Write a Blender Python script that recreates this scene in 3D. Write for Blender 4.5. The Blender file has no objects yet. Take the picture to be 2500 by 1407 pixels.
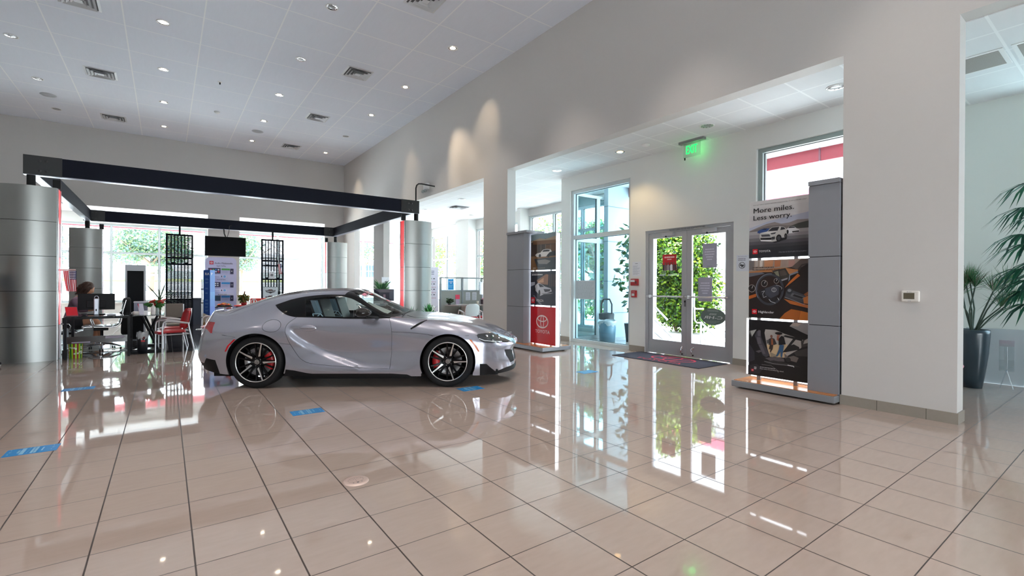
import bpy, bmesh, math, random
from math import sin, cos, pi, radians, sqrt, atan2, exp
from mathutils import Vector, Matrix, Euler
from mathutils.bvhtree import BVHTree
S = bpy.context.scene
COL = S.collection
random.seed(7)

# ------------------------------------------------------------------ camera
IW, IH = 2500, 1407
FPX = 1159.3
CAMH = 1.286
cam_d = bpy.data.cameras.new('camera')
cam = bpy.data.objects.new('camera', cam_d)
COL.objects.link(cam)
cam_d.sensor_fit = 'HORIZONTAL'
cam_d.sensor_width = 36
cam_d.lens = 36 * FPX / IW
cam_d.clip_start = 0.05
cam_d.clip_end = 400
_yaw, _pitch, _roll = radians(36.11), radians(-0.203), radians(0.275)
_F = Vector((sin(_yaw), cos(_yaw), 0)); _R = Vector((cos(_yaw), -sin(_yaw), 0)); _U = Vector((0, 0, 1))
_F2 = _F * cos(_pitch) + _U * sin(_pitch); _U2 = _U * cos(_pitch) - _F * sin(_pitch)
_R3 = _R * cos(_roll) + _U2 * sin(_roll); _U3 = _U2 * cos(_roll) - _R * sin(_roll)
m = Matrix((( _R3.x, _U3.x, -_F2.x, 0), (_R3.y, _U3.y, -_F2.y, 0), (_R3.z, _U3.z, -_F2.z, CAMH), (0, 0, 0, 1)))
cam.matrix_world = m
S.camera = cam

# ------------------------------------------------------------------ view, world, sun
S.view_settings.view_transform = 'Standard'
S.view_settings.look = 'None'
S.view_settings.gamma = 1
S.view_settings.use_curve_mapping = False
S.view_settings.exposure = 0.52
cy = S.cycles
cy.max_bounces = 10
cy.diffuse_bounces = 5
cy.glossy_bounces = 5
cy.transmission_bounces = 6
cy.transparent_max_bounces = 24
cy.caustics_reflective = False
cy.caustics_refractive = False
cy.sample_clamp_indirect = 6
cy.sample_clamp_direct = 40
cy.use_denoising = True
cy.use_light_tree = True

W = bpy.data.worlds.new('world'); S.world = W
W.use_nodes = True
nt = W.node_tree; nt.nodes.clear()
wo = nt.nodes.new('ShaderNodeOutputWorld'); bg = nt.nodes.new('ShaderNodeBackground')
wtc = nt.nodes.new('ShaderNodeTexCoord'); wsep = nt.nodes.new('ShaderNodeSeparateXYZ')
wramp = nt.nodes.new('ShaderNodeValToRGB')
nt.links.new(wtc.outputs['Generated'], wsep.inputs[0]); nt.links.new(wsep.outputs['Z'], wramp.inputs[0])
wramp.color_ramp.elements[0].position = 0.0; wramp.color_ramp.elements[0].color = (0.93, 0.97, 1.0, 1)
wramp.color_ramp.elements[1].position = 0.9; wramp.color_ramp.elements[1].color = (0.66, 0.83, 1.0, 1)
nt.links.new(wramp.outputs[0], bg.inputs['Color']); nt.links.new(bg.outputs[0], wo.inputs[0])
SKY = 13.0
bg.inputs['Strength'].default_value = SKY

sun_d = bpy.data.lights.new('sun', 'SUN'); sun_d.energy = 38; sun_d.angle = radians(0.6); sun_d.color = (1, .96, .9)
sun = bpy.data.objects.new('sun', sun_d); COL.objects.link(sun)
sun.rotation_euler = Vector((0.22, -0.36, -0.90)).to_track_quat('-Z', 'Y').to_euler()

def portal(name, loc, rot, sx, sy):
    d = bpy.data.lights.new(name, 'AREA'); d.shape = 'RECTANGLE'; d.size = sx; d.size_y = sy
    d.cycles.is_portal = True
    o = bpy.data.objects.new(name, d); COL.objects.link(o); o.location = loc; o.rotation_euler = rot
    return o
# daylight comes in through the glazed sides of the building
portal('daylight_back', (2.0, 22.9, 1.9), (radians(-90), 0, 0), 18, 3.6)
portal('daylight_right', (10.0, 14.5, 1.9), (0, radians(90), 0), 3.6, 12)
portal('daylight_entrance', (7.95, 4.6, 1.8), (0, radians(90), 0), 3.5, 8.5)
portal('daylight_front', (0.5, -7.2, 1.6), (radians(90), 0, 0), 17, 3.0)

portal('daylight_side', (9.5, .28, 2.2), (0, radians(90), 0), 2.9, 1.7)

# ------------------------------------------------------------------ materials
_mats = {}
def srgb(r, g, b):
    f = lambda c: (c / 255 / 12.92) if c / 255 <= 0.04045 else ((c / 255 + 0.055) / 1.055) ** 2.4
    return (f(r), f(g), f(b))
def M(name, col=(0.5, 0.5, 0.5), rough=0.5, metal=0.0, spec=0.5, emit=None, es=0.0, noise=0.0, nscale=30.0, bump=0.0, coat=0.0, aniso=None):
    if name in _mats: return _mats[name]
    m = bpy.data.materials.new(name); m.use_nodes = True
    n = m.node_tree.nodes; l = m.node_tree.links; p = n['Principled BSDF']
    p.inputs['Base Color'].default_value = (*col, 1); p.inputs['Roughness'].default_value = rough
    p.inputs['Metallic'].default_value = metal; p.inputs['Specular IOR Level'].default_value = spec
    if coat: p.inputs['Coat Weight'].default_value = coat; p.inputs['Coat Roughness'].default_value = 0.03
    if emit: p.inputs['Emission Color'].default_value = (*emit, 1); p.inputs['Emission Strength'].default_value = es
    if noise or bump:
        tc = n.new('ShaderNodeTexCoord'); nz = n.new('ShaderNodeTexNoise'); nz.inputs['Scale'].default_value = nscale
        nz.inputs['Detail'].default_value = 3
        if aniso:
            mp = n.new('ShaderNodeMapping'); mp.inputs['Scale'].default_value = aniso
            l.new(tc.outputs['Object'], mp.inputs[0]); l.new(mp.outputs[0], nz.inputs['Vector'])
        else: l.new(tc.outputs['Object'], nz.inputs['Vector'])
        if noise:
            mx = n.new('ShaderNodeMix'); mx.data_type = 'RGBA'
            mx.inputs['A'].default_value = (*[c * (1 - noise) for c in col], 1); mx.inputs['B'].default_value = (*[min(1, c * (1 + noise)) for c in col], 1)
            l.new(nz.outputs['Fac'], mx.inputs['Factor']); l.new(mx.outputs['Result'], p.inputs['Base Color'])
        if bump:
            b = n.new('ShaderNodeBump'); b.inputs['Strength'].default_value = bump; b.inputs['Distance'].default_value = 0.01
            l.new(nz.outputs['Fac'], b.inputs['Height']); l.new(b.outputs[0], p.inputs['Normal'])
    _mats[name] = m
    return m
def C(r, g, b, rough=0.6, **k):
    return M('c_%02x%02x%02x_%d' % (r, g, b, int(rough * 100)), srgb(r, g, b), rough, **k)
def glass_mat(name, tint, refl=1.0, blend=0.0, milk=0.0):
    """thin clear pane: lets light through with a tint and mirrors by Fresnel"""
    if name in _mats: return _mats[name]
    m = bpy.data.materials.new(name); m.use_nodes = True
    n = m.node_tree.nodes; l = m.node_tree.links; n.clear()
    out = n.new('ShaderNodeOutputMaterial'); t = n.new('ShaderNodeBsdfTransparent'); g = n.new('ShaderNodeBsdfGlossy')
    t.inputs[0].default_value = (*tint, 1); g.inputs['Roughness'].default_value = 0.0
    fr = n.new('ShaderNodeFresnel'); geo = n.new('ShaderNodeNewGeometry'); io = n.new('ShaderNodeMath'); io.operation = 'MULTIPLY_ADD'
    io.inputs[1].default_value = 1 / 1.5 - 1.5; io.inputs[2].default_value = 1.5; l.new(geo.outputs['Backfacing'], io.inputs[0]); l.new(io.outputs[0], fr.inputs[0])
    ml = n.new('ShaderNodeMath'); ml.operation = 'MULTIPLY_ADD'; ml.inputs[1].default_value = refl; ml.inputs[2].default_value = blend
    l.new(fr.outputs[0], ml.inputs[0])
    mx = n.new('ShaderNodeMixShader'); l.new(ml.outputs[0], mx.inputs[0]); l.new(t.outputs[0], mx.inputs[1]); l.new(g.outputs[0], mx.inputs[2])
    last = mx
    if milk:
        d = n.new('ShaderNodeBsdfDiffuse'); d.inputs[0].default_value = (0.8, 0.85, 0.88, 1)
        m2 = n.new('ShaderNodeMixShader'); m2.inputs[0].default_value = milk
        l.new(mx.outputs[0], m2.inputs[1]); l.new(d.outputs[0], m2.inputs[2]); last = m2
    l.new(last.outputs[0], out.inputs[0])
    _mats[name] = m
    return m
def grid_mat(name, base, line, sx, sy, ox, oy, wx, wy, rough, var=0.04, streak=0.05, spec=0.5, lrough=0.5, sscale=(3, 40, 1), bumpy=0.0):
    """flat tiles in world X,Y with joints: base colour, joint colour, pitch, offset, joint width"""
    m = bpy.data.materials.new(name); m.use_nodes = True
    n = m.node_tree.nodes; l = m.node_tree.links; p = n['Principled BSDF']
    tc = n.new('ShaderNodeTexCoord'); sp = n.new('ShaderNodeSeparateXYZ'); l.new(tc.outputs['Object'], sp.inputs[0])
    def mth(op, a, b=None, c=None):
        q = n.new('ShaderNodeMath'); q.operation = op
        for i, v in enumerate((a, b, c)):
            if v is None: continue
            if isinstance(v, (int, float)): q.inputs[i].default_value = v
            else: l.new(v, q.inputs[i])
        return q.outputs[0]
    fl = []; ln = []
    for ax, s, o, w in (('X', sx, ox, wx), ('Y', sy, oy, wy)):
        q = mth('DIVIDE', mth('SUBTRACT', sp.outputs[ax], o), s)
        fl.append(mth('FLOOR', q))
        f = mth('ABSOLUTE', mth('SUBTRACT', mth('FRACT', q), 0.5))
        ln.append(mth('GREATER_THAN', f, 0.5 - w / 2 / s))
    msk = mth('MAXIMUM', ln[0], ln[1])
    cb = n.new('ShaderNodeCombineXYZ'); l.new(fl[0], cb.inputs[0]); l.new(fl[1], cb.inputs[1])
    wn = n.new('ShaderNodeTexWhiteNoise'); wn.noise_dimensions = '3D'; l.new(cb.outputs[0], wn.inputs['Vector'])
    mp = n.new('ShaderNodeMapping'); mp.inputs['Scale'].default_value = sscale; l.new(tc.outputs['Object'], mp.inputs[0])
    vm = n.new('ShaderNodeVectorMath'); vm.operation = 'ADD'; l.new(mp.outputs[0], vm.inputs[0]); l.new(wn.outputs['Color'], vm.inputs[1])
    nz = n.new('ShaderNodeTexNoise'); nz.inputs['Scale'].default_value = 1.5; nz.inputs['Detail'].default_value = 5; l.new(vm.outputs[0], nz.inputs['Vector'])
    k = mth('ADD', mth('MULTIPLY_ADD', wn.outputs['Value'], var, 1 - var / 2), mth('MULTIPLY_ADD', nz.outputs['Fac'], streak * 2, -streak))
    hs = n.new('ShaderNodeVectorMath'); hs.operation = 'SCALE'; hs.inputs[0].default_value = base; l.new(k, hs.inputs['Scale'])
    mx = n.new('ShaderNodeMix'); mx.data_type = 'RGBA'; l.new(msk, mx.inputs['Factor']); l.new(hs.outputs[0], mx.inputs['A']); mx.inputs['B'].default_value = (*line, 1)
    l.new(mx.outputs['Result'], p.inputs['Base Color'])
    l.new(mth('MULTIPLY_ADD', msk, lrough - rough, rough), p.inputs['Roughness'])
    p.inputs['Specular IOR Level'].default_value = spec
    _mats[name] = m
    return m

# ------------------------------------------------------------------ object helpers
def tag(o, label=None, cat=None, group=None, kind=None):
    if label: o['label'] = label
    if cat: o['category'] = cat
    if group: o['group'] = group
    if kind: o['kind'] = kind
    return o
def thing(name, label, cat, loc=(0, 0, 0), rz=0.0, group=None, kind=None):
    o = bpy.data.objects.new(name, None); COL.objects.link(o)
    o.location = loc; o.rotation_euler = (0, 0, rz); o.empty_display_size = 0.1
    return tag(o, label, cat, group, kind)
def copy_tree(o, parent=None):
    c = o.copy(); COL.objects.link(c); c.parent = parent
    for ch in list(o.children): copy_tree(ch, c)
    return c
def _frame(d):
    d = d.normalized(); u = Vector((0, 0, 1)) if abs(d.z) < 0.95 else Vector((1, 0, 0))
    a = d.cross(u).normalized(); return a, a.cross(d).normalized()

class MB:
    """collects shapes, then links them as ONE mesh object"""
    def __init__(s): s.v = []; s.f = []; s.mi = []; s.sm = []; s.mats = []; s.T = None
    def _m(s, mat):
        if mat not in s.mats: s.mats.append(mat)
        return s.mats.index(mat)
    def add(s, vs, fs, mat, smooth=False):
        b = len(s.v)
        if s.T is not None: vs = [s.T @ Vector(p) for p in vs]
        s.v += [tuple(p) for p in vs]; k = s._m(mat)
        for f in fs: s.f.append(tuple(b + i for i in f)); s.mi.append(k); s.sm.append(smooth)
        return s
    def box(s, x0, x1, y0, y1, z0, z1, mat, bev=0.0):
        if x0 > x1: x0, x1 = x1, x0
        if y0 > y1: y0, y1 = y1, y0
        if z0 > z1: z0, z1 = z1, z0
        if bev <= 0:
            v = [(x, y, z) for z in (z0, z1) for y in (y0, y1) for x in (x0, x1)]
            return s.add(v, [(0, 2, 3, 1), (4, 5, 7, 6), (0, 1, 5, 4), (2, 6, 7, 3), (0, 4, 6, 2), (1, 3, 7, 5)], mat)
        bm = bmesh.new(); bmesh.ops.create_cube(bm, size=1)
        for q in bm.verts: q.co = Vector(((x0 + x1) / 2 + q.co.x * (x1 - x0), (y0 + y1) / 2 + q.co.y * (y1 - y0), (z0 + z1) / 2 + q.co.z * (z1 - z0)))
        bmesh.ops.bevel(bm, geom=bm.edges[:], offset=min(bev, 0.49 * min(x1 - x0, y1 - y0, z1 - z0)), segments=2, affect='EDGES', profile=0.5)
        return s.bm(bm, mat)
    def bm(s, bm, mat, smooth=False):
        bm.verts.index_update()
        s.add([q.co.copy() for q in bm.verts], [tuple(q.index for q in f.verts) for f in bm.faces], mat, smooth); bm.free(); return s
    def prism(s, pts, axis, a0, a1, mat, smooth=False):
        """2-D polygon extruded along an axis; for 'x' pts are (y,z), 'y' (x,z), 'z' (x,y)"""
        n = len(pts)
        mk = {'x': lambda p, a: (a, p[0], p[1]), 'y': lambda p, a: (p[0], a, p[1]), 'z': lambda p, a: (p[0], p[1], a)}[axis]
        v = [mk(p, a0) for p in pts] + [mk(p, a1) for p in pts]
        s.add(v, [tuple(range(n))[::-1], tuple(range(n, 2 * n))], mat)
        return s.add(v, [(i, (i + 1) % n, n + (i + 1) % n, n + i) for i in range(n)], mat, smooth)
    def tube(s, pts, r, mat, seg=8, caps=True, closed=False):
        pts = [Vector(p) for p in pts]; n = len(pts); rs = r if isinstance(r, (list, tuple)) else [r] * n
        v = []; prev = None
        for i, p in enumerate(pts):
            d = (pts[(i + 1) % n] - pts[i - 1]) if closed else (pts[min(i + 1, n - 1)] - pts[max(i - 1, 0)])
            if d.length < 1e-9: d = Vector((0, 0, 1))
            if prev is None: a, b = _frame(d)
            else:
                d.normalize(); a = prev - d * prev.dot(d)
                a = a.normalized() if a.length > 1e-6 else _frame(d)[0]; b = a.cross(d).normalized()
            prev = a
            v += [p + (a * cos(2 * pi * k / seg) + b * sin(2 * pi * k / seg)) * rs[i] for k in range(seg)]
        f = [(i * seg + k, i * seg + (k + 1) % seg, ((i + 1) % n) * seg + (k + 1) % seg, ((i + 1) % n) * seg + k) for i in range(n if closed else n - 1) for k in range(seg)]
        if caps and not closed: s.add(v, [tuple(range(seg)), tuple(range((n - 1) * seg, n * seg))[::-1]], mat)
        return s.add(v, f, mat, True)
    def lathe(s, prof, mat, seg=24, c=(0, 0, 0), axis='z', smooth=True, arc=(0, 2 * pi)):
        full = abs(arc[1] - arc[0] - 2 * pi) < 1e-6; k = seg if full else seg + 1; v = []
        for i in range(k):
            a = arc[0] + (arc[1] - arc[0]) * i / seg
            for r, h in prof:
                p = (r * cos(a), r * sin(a), h)
                if axis == 'x': p = (p[2], p[0], p[1])
                elif axis == 'y': p = (p[0], p[2], p[1])
                v.append((c[0] + p[0], c[1] + p[1], c[2] + p[2]))
        n = len(prof)
        f = [(i * n + j, ((i + 1) % k) * n + j, ((i + 1) % k) * n + j + 1, i * n + j + 1) for i in range(seg) for j in range(n - 1)]
        return s.add(v, f, mat, smooth)
    def ball(s, c, r, mat, seg=12, rings=8, sc=(1, 1, 1)):
        bm = bmesh.new(); bmesh.ops.create_uvsphere(bm, u_segments=seg, v_segments=rings, radius=r)
        for q in bm.verts: q.co = Vector((c[0] + q.co.x * sc[0], c[1] + q.co.y * sc[1], c[2] + q.co.z * sc[2]))
        return s.bm(bm, mat, True)
    def quad(s, a, b, c, d, mat): return s.add([a, b, c, d], [(0, 1, 2, 3)], mat)
    def build(s, name, parent=None, loc=None, rot=None, recalc=False):
        me = bpy.data.meshes.new(name); me.from_pydata(s.v, [], s.f)
        for mt in s.mats: me.materials.append(mt)
        me.polygons.foreach_set('material_index', s.mi); me.polygons.foreach_set('use_smooth', s.sm)
        me.validate()
        if recalc:
            bm = bmesh.new(); bm.from_mesh(me); bmesh.ops.recalc_face_normals(bm, faces=bm.faces); bm.to_mesh(me); bm.free()
        me.update()
        o = bpy.data.objects.new(name, me); COL.objects.link(o)
        if parent: o.parent = parent
        if loc: o.location = loc
        if rot: o.rotation_euler = rot
        return o
def smooth_by_angle(o, ang=35):
    me = o.data; me.polygons.foreach_set('use_smooth', [True] * len(me.polygons))
    bm = bmesh.new(); bm.from_mesh(me)
    for e in bm.edges:
        if len(e.link_faces) == 2 and e.calc_face_angle(0) > radians(ang): e.smooth = False
    bm.to_mesh(me); bm.free(); return o

# lettering: text turned into flat triangles, cached as (verts, faces, width)
_txt = {}
def text_geo(body, bold=False, res=2):
    k = (body, bold)
    if k in _txt: return _txt[k]
    c = bpy.data.curves.new('t', 'FONT'); c.body = body; c.size = 1.0; c.resolution_u = res
    o = bpy.data.objects.new('t', c); COL.objects.link(o)
    dg = bpy.context.evaluated_depsgraph_get(); dg.update()
    me = bpy.data.meshes.new_from_object(o.evaluated_get(dg))
    v = [tuple(p.co) for p in me.vertices]; f = [tuple(p.vertices) for p in me.polygons]
    bpy.data.objects.remove(o); bpy.data.curves.remove(c); bpy.data.meshes.remove(me)
    if bold:
        n0 = len(v); v = v + [(p[0] + .022, p[1], 1.0) for p in v]; f = f + [tuple(i + n0 for i in q) for q in f]
    w = max((p[0] for p in v), default=1); x0 = min((p[0] for p in v), default=0)
    _txt[k] = (v, f, x0, w); return _txt[k]

class Art:
    """flat printed graphic on a board: (0,0) lower left, (w,h) upper right, each layer a hair above the last"""
    def __init__(s, origin, ux, uy, w, h, step=0.0006):
        s.o = Vector(origin); s.ux = Vector(ux).normalized(); s.uy = Vector(uy).normalized(); s.n = s.ux.cross(s.uy)
        s.w = w; s.h = h; s.mb = MB(); s.z = step; s.step = step
    def P(s, x, y): return s.o + s.ux * x * s.w + s.uy * y * s.h + s.n * s.z
    def poly(s, pts, mat):
        s.mb.add([s.P(*p) for p in pts], [tuple(range(len(pts)))], mat); s.z += s.step; return s
    def rect(s, x0, y0, x1, y1, mat): return s.poly([(x0, y0), (x1, y0), (x1, y1), (x0, y1)], mat)
    def rrect(s, x0, y0, x1, y1, r, mat):
        ax = r / s.w; ay = r / s.h; p = []
        for cx, cyy, a in ((x1 - ax, y0 + ay, -90), (x1 - ax, y1 - ay, 0), (x0 + ax, y1 - ay, 90), (x0 + ax, y0 + ay, 180)):
            p += [(cx + ax * cos(radians(a + t)), cyy + ay * sin(radians(a + t))) for t in range(0, 91, 15)]
        return s.poly(p, mat)
    def ell(s, x, y, rx, ry, mat, n=28): return s.poly([(x + rx * cos(2 * pi * i / n), y + ry * sin(2 * pi * i / n)) for i in range(n)], mat)
    def ring(s, x, y, rx, ry, t, mat, n=36, a0=0, a1=360):
        """t = band thickness in the same units as rx"""
        v = []; k = t / rx
        for i in range(n + 1):
            a = radians(a0 + (a1 - a0) * i / n)
            v += [s.P(x + rx * cos(a), y + ry * sin(a)), s.P(x + rx * (1 - k) * cos(a), y + (ry - t * s.w / s.h) * sin(a))]
        s.mb.add(v, [(2 * i, 2 * i + 2, 2 * i + 3, 2 * i + 1) for i in range(n)], mat); s.z += s.step; return s
    def line(s, pts, t, mat):
        """polyline band, t in board-width units"""
        for a, b in zip(pts[:-1], pts[1:]):
            pa = Vector((a[0] * s.w, a[1] * s.h)); pb = Vector((b[0] * s.w, b[1] * s.h)); d = pb - pa
            if d.length < 1e-9: continue
            q = Vector((-d.y, d.x)).normalized() * t * s.w / 2
            s.mb.add([s.o + s.ux * p.x + s.uy * p.y + s.n * s.z for p in (pa - q, pb - q, pb + q, pa + q)], [(0, 1, 2, 3)], mat)
        s.z += s.step; return s
    def text(s, body, x, y, hgt, mat, width=None, bold=False, mirror=False, align='l', ital=0.0):
        """hgt = cap size as share of board height; width (share of board width) squeezes or stretches the line"""
        v, f, x0, w = text_geo(body, bold)
        k = hgt * s.h / 0.73; kx = k if width is None else width * s.w / max(w - x0, 1e-6)
        tot = (w - x0) * kx; off = {'l': 0, 'c': -tot / 2, 'r': -tot}[align]
        pts = []
        for p in v:
            px = (p[0] - x0) * kx + ital * p[1] * k; py = p[1] * k
            if mirror: px = tot - px
            pts.append(s.o + s.ux * (x * s.w + off + px) + s.uy * (y * s.h + py) + s.n * (s.z + p[2] * s.step))
        s.mb.add(pts, f, mat); s.z += s.step * (2 if bold else 1); return s
    def lines(s, x0, y0, x1, y1, n, mat, frac=0.45, rag=0.3, seed=1):
        """a block of small print too fine to read: broken bands"""
        rnd = random.Random(seed); dy = (y1 - y0) / n
        for i in range(n):
            yb = y1 - (i + 1) * dy; e = x1 - (x1 - x0) * rag * rnd.random(); x = x0
            while x < e:
                wd = (x1 - x0) * (0.03 + 0.09 * rnd.random()); 
                s.mb.add([s.P(x, yb), s.P(min(x + wd, e), yb), s.P(min(x + wd, e), yb + dy * frac), s.P(x, yb + dy * frac)], [(0, 1, 2, 3)], mat)
                x += wd + (x1 - x0) * 0.02
        s.z += s.step; return s
    def emblem(s, x, y, rx, mat):
        """three interlaced ellipses"""
        ry = rx * s.w / s.h * 0.68; t = rx * 0.13
        s.ring(x, y, rx, ry, t, mat); s.ring(x, y, rx * 0.32, ry * 0.98, t * 0.8, mat)
        return s.ring(x, y + ry * 0.45, rx * 0.78, ry * 0.5, t * 0.85, mat)
    def build(s, name, parent=None): return s.mb.build(name, parent)
# ------------------------------------------------------------------ setting
XW, XI = 6.04, 6.26          # partition between hall and side aisle
YB, YBI = 20.28, 20.50       # partition between hall and back aisle
HC, AC, HB = 6.312, 3.86, 3.835
XE = 7.65                    # entrance wall
XF, YX = 9.75, 22.66         # outer walls
wallm = M('wall_paint', srgb(204, 200, 197), 0.75, noise=0.012, nscale=60, bump=0.02)
wallw = M('wall_paint_white', srgb(230, 230, 227), 0.7, noise=0.01, nscale=60)
ceilm = grid_mat('ceiling_tile', srgb(232, 236, 246), srgb(248, 250, 254), 1.222, 1.22, 5.465, 8.225, 0.024, 0.024, 0.9, 0.02, 0.025, 0.2, 0.6, (14, 2, 1))
ceila = grid_mat('aisle_ceiling_tile', srgb(230, 232, 234), srgb(244, 246, 247), 0.61, 0.607, 6.72, 2.82, 0.024, 0.024, 0.9, 0.02, 0.02, 0.2, 0.6, (2, 14, 1))
floorm = grid_mat('floor_tile', srgb(172, 155, 145), srgb(54, 41, 35), 0.4048, 0.391, 0.113, 1.038, 0.0075, 0.0055, 0.035, 0.035, 0.07, 0.85, 0.5, (5, 22, 1))
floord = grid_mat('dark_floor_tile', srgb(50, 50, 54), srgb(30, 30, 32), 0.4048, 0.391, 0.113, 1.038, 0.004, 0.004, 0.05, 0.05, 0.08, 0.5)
basem = M('baseboard_tile', srgb(150, 142, 132), 0.45, noise=0.06, nscale=25)
alum = M('window_aluminium', srgb(206, 214, 216), 0.35, 0.0, 0.6)
alumg = M('door_aluminium', srgb(176, 178, 182), 0.4, 0.25)
gclear = glass_mat('glass_clear', (0.93, 0.985, 0.99), 1.0)
gteal = glass_mat('glass_teal', (0.52, 0.75, 0.81), 1.0, 0.0)
blackgap = M('dark_gasket', (0.02, 0.025, 0.03), 0.5)

def grid_pieces(mb, u0, u1, z0, z1, holes, put, mat):
    """wall between u0..u1, z0..z1 minus rectangular holes (u0,u1,z0,z1): boxes through put(mb,u0,u1,z0,z1,mat)"""
    us = sorted({u0, u1, *[h[0] for h in holes], *[h[1] for h in holes]})
    for a, b in zip(us[:-1], us[1:]):
        if b <= u0 or a >= u1: continue
        hs = sorted([h for h in holes if h[0] <= a + 1e-6 and h[1] >= b - 1e-6], key=lambda h: h[2])
        z = z0
        for h in hs:
            if h[2] > z + 1e-6: put(mb, a, b, z, h[2], mat)
            z = h[3]
        if z < z1 - 1e-6: put(mb, a, b, z, z1, mat)

# floor: beige tiles, with the dark tiled island under the beam frame
mb = MB()
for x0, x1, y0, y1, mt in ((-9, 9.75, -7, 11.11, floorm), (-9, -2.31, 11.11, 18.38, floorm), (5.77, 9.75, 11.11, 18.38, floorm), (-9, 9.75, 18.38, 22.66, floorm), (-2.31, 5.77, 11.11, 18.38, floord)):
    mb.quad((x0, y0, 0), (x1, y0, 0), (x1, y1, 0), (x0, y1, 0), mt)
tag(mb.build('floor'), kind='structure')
tag(MB().box(-9, XW, -7, YB, HC, HC + 0.1, ceilm).build('ceiling_hall'), kind='structure')
mb = MB()
mb.box(XI, XF, -7, 20.5, AC, AC + 0.1, ceila); mb.box(-9, XF, 20.5, YX, AC, AC + 0.1, ceila)
tag(mb.build('ceiling_aisle'), kind='structure')

mb = MB()
grid_pieces(mb, -7, YB, 0, HC, [(-6, 1.14, 0, 3.87), (2.09, 8.466, 0, 3.85), (9.429, 15.78, 0, HB), (16.734, 18.891, 0, HB)],
            lambda m_, a, b, c, d, mt: m_.box(XW, XI, a, b, c, d, mt), wallm)
tag(mb.build('wall_right'), kind='structure')
mb = MB()
grid_pieces(mb, -9, XI, 0, HC, [(-3.9, 1.23, 0, 3.81), (2.22, 5.27, 0, 3.81)], lambda m_, a, b, c, d, mt: m_.box(a, b, YB, YBI, c, d, mt), wallm)
tag(mb.build('wall_back'), kind='structure')
# entrance wall with window, doors, window; it ends in a fin
mb = MB()
grid_pieces(mb, 2.3, 8.5, 0, AC, [(2.42, 3.855, 0.62, 3.51), (4.225, 6.03, 0, 2.386), (6.41, 8.19, 0, 3.52)], lambda m_, a, b, c, d, mt: m_.box(XE, XE + 0.2, a, b, c, d, mt), wallw)
tag(mb.build('wall_entrance'), kind='structure')
tag(MB().box(XE + 0.2, 9.1, 2.3, 2.5, 0, AC, wallw).build('wall_return'), kind='structure')
mb = MB(); grid_pieces(mb, -7, 2.5, 0, AC, [(-.5, 1.06, 0.76, 3.6)], lambda m_, a, b, c, d, mt: m_.box(9.1, 9.3, a, b, c, d, mt), M('wall_paint_sage', srgb(206, 212, 208), 0.75))
tag(mb.build('wall_side'), kind='structure')
# outer walls with their glazing openings
FW = [(8.72, 12.45, 0.10, 3.62), (12.6, 15.76, 0.63, 3.5), (16.75, 19.6, 0.63, 3.5), (19.9, 22.3, 0.63, 3.5)]
mb = MB()
grid_pieces(mb, 8.5, 22.86, 0, AC, FW, lambda m_, a, b, c, d, mt: m_.box(XF, XF + 0.2, a, b, c, d, mt), wallw)
for y0, y1 in ((15.76, 16.75), (12.45, 12.6), (19.6, 19.9)): mb.box(XF - 0.35, XF, y0, y1, 0, AC, wallw)
tag(mb.build('wall_outer'), kind='structure')
BW = [(-8.6, -3.1, 0.1, 3.5), (-3.0, 1.35, 0.63, 3.5), (2.0, 5.84, 0.63, 3.5), (6.6, 9.3, 0.63, 3.5)]
mb = MB()
grid_pieces(mb, -9, XF, 0, AC, BW, lambda m_, a, b, c, d, mt: m_.box(a, b, YX, YX + 0.2, c, d, mt), wallw)
tag(mb.build('wall_rear'), kind='structure')
tag(MB().box(-9.2, -9, -7, YX, 0, HC, wallm).build('wall_left'), kind='structure')
mb = MB(); grid_pieces(mb, -9, 9.1, 0, HC, [(-1.8, 1.8, 0.2, 3.0), (3.0, 5.4, 0.2, 3.0)], lambda m_, a, b, c, d, mt: m_.box(a, b, -7.2, -7, c, d, mt), wallm)
tag(mb.build('wall_front'), kind='structure')

# baseboards
BH = 0.106
def base(name, boxes):
    mb = MB()
    for b in boxes: mb.box(b[0], b[1], b[2], b[3], 0, BH, basem)
    tag(mb.build(name), kind='structure')
def pier_base(y0, y1): return [(XW - 0.012, XW, y0 - 0.012, y1 + 0.012), (XI, XI + 0.012, y0 - 0.012, y1 + 0.012), (XW, XI, y0 - 0.012, y0), (XW, XI, y1, y1 + 0.012)]
base('baseboard_right', pier_base(1.14, 2.09) + pier_base(8.466, 9.429) + pier_base(15.78, 16.734) + [(XW - 0.012, XW, 18.88, YB)])
base('baseboard_entrance', [(XE - 0.012, XE, 2.3, 4.225), (XE - 0.012, XE, 6.03, 6.41), (XE - 0.012, XE, 8.19, 8.512), (XE, XE + 0.2, 8.5, 8.512)])
base('baseboard_back', [(1.218, 2.232, YB - 0.012, YB), (5.258, XW, YB - 0.012, YB), (-9, -3.9, YB - 0.012, YB)])
# joints of the tiled baseboard on the near pier
mb = MB()
for y in (1.36, 1.76): mb.box(XW - 0.0135, XW - 0.011, y, y + 0.004, 0, BH, M('joint_dark', srgb(80, 74, 68), 0.8))
tag(mb.build('trim_1'), kind='structure')

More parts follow.
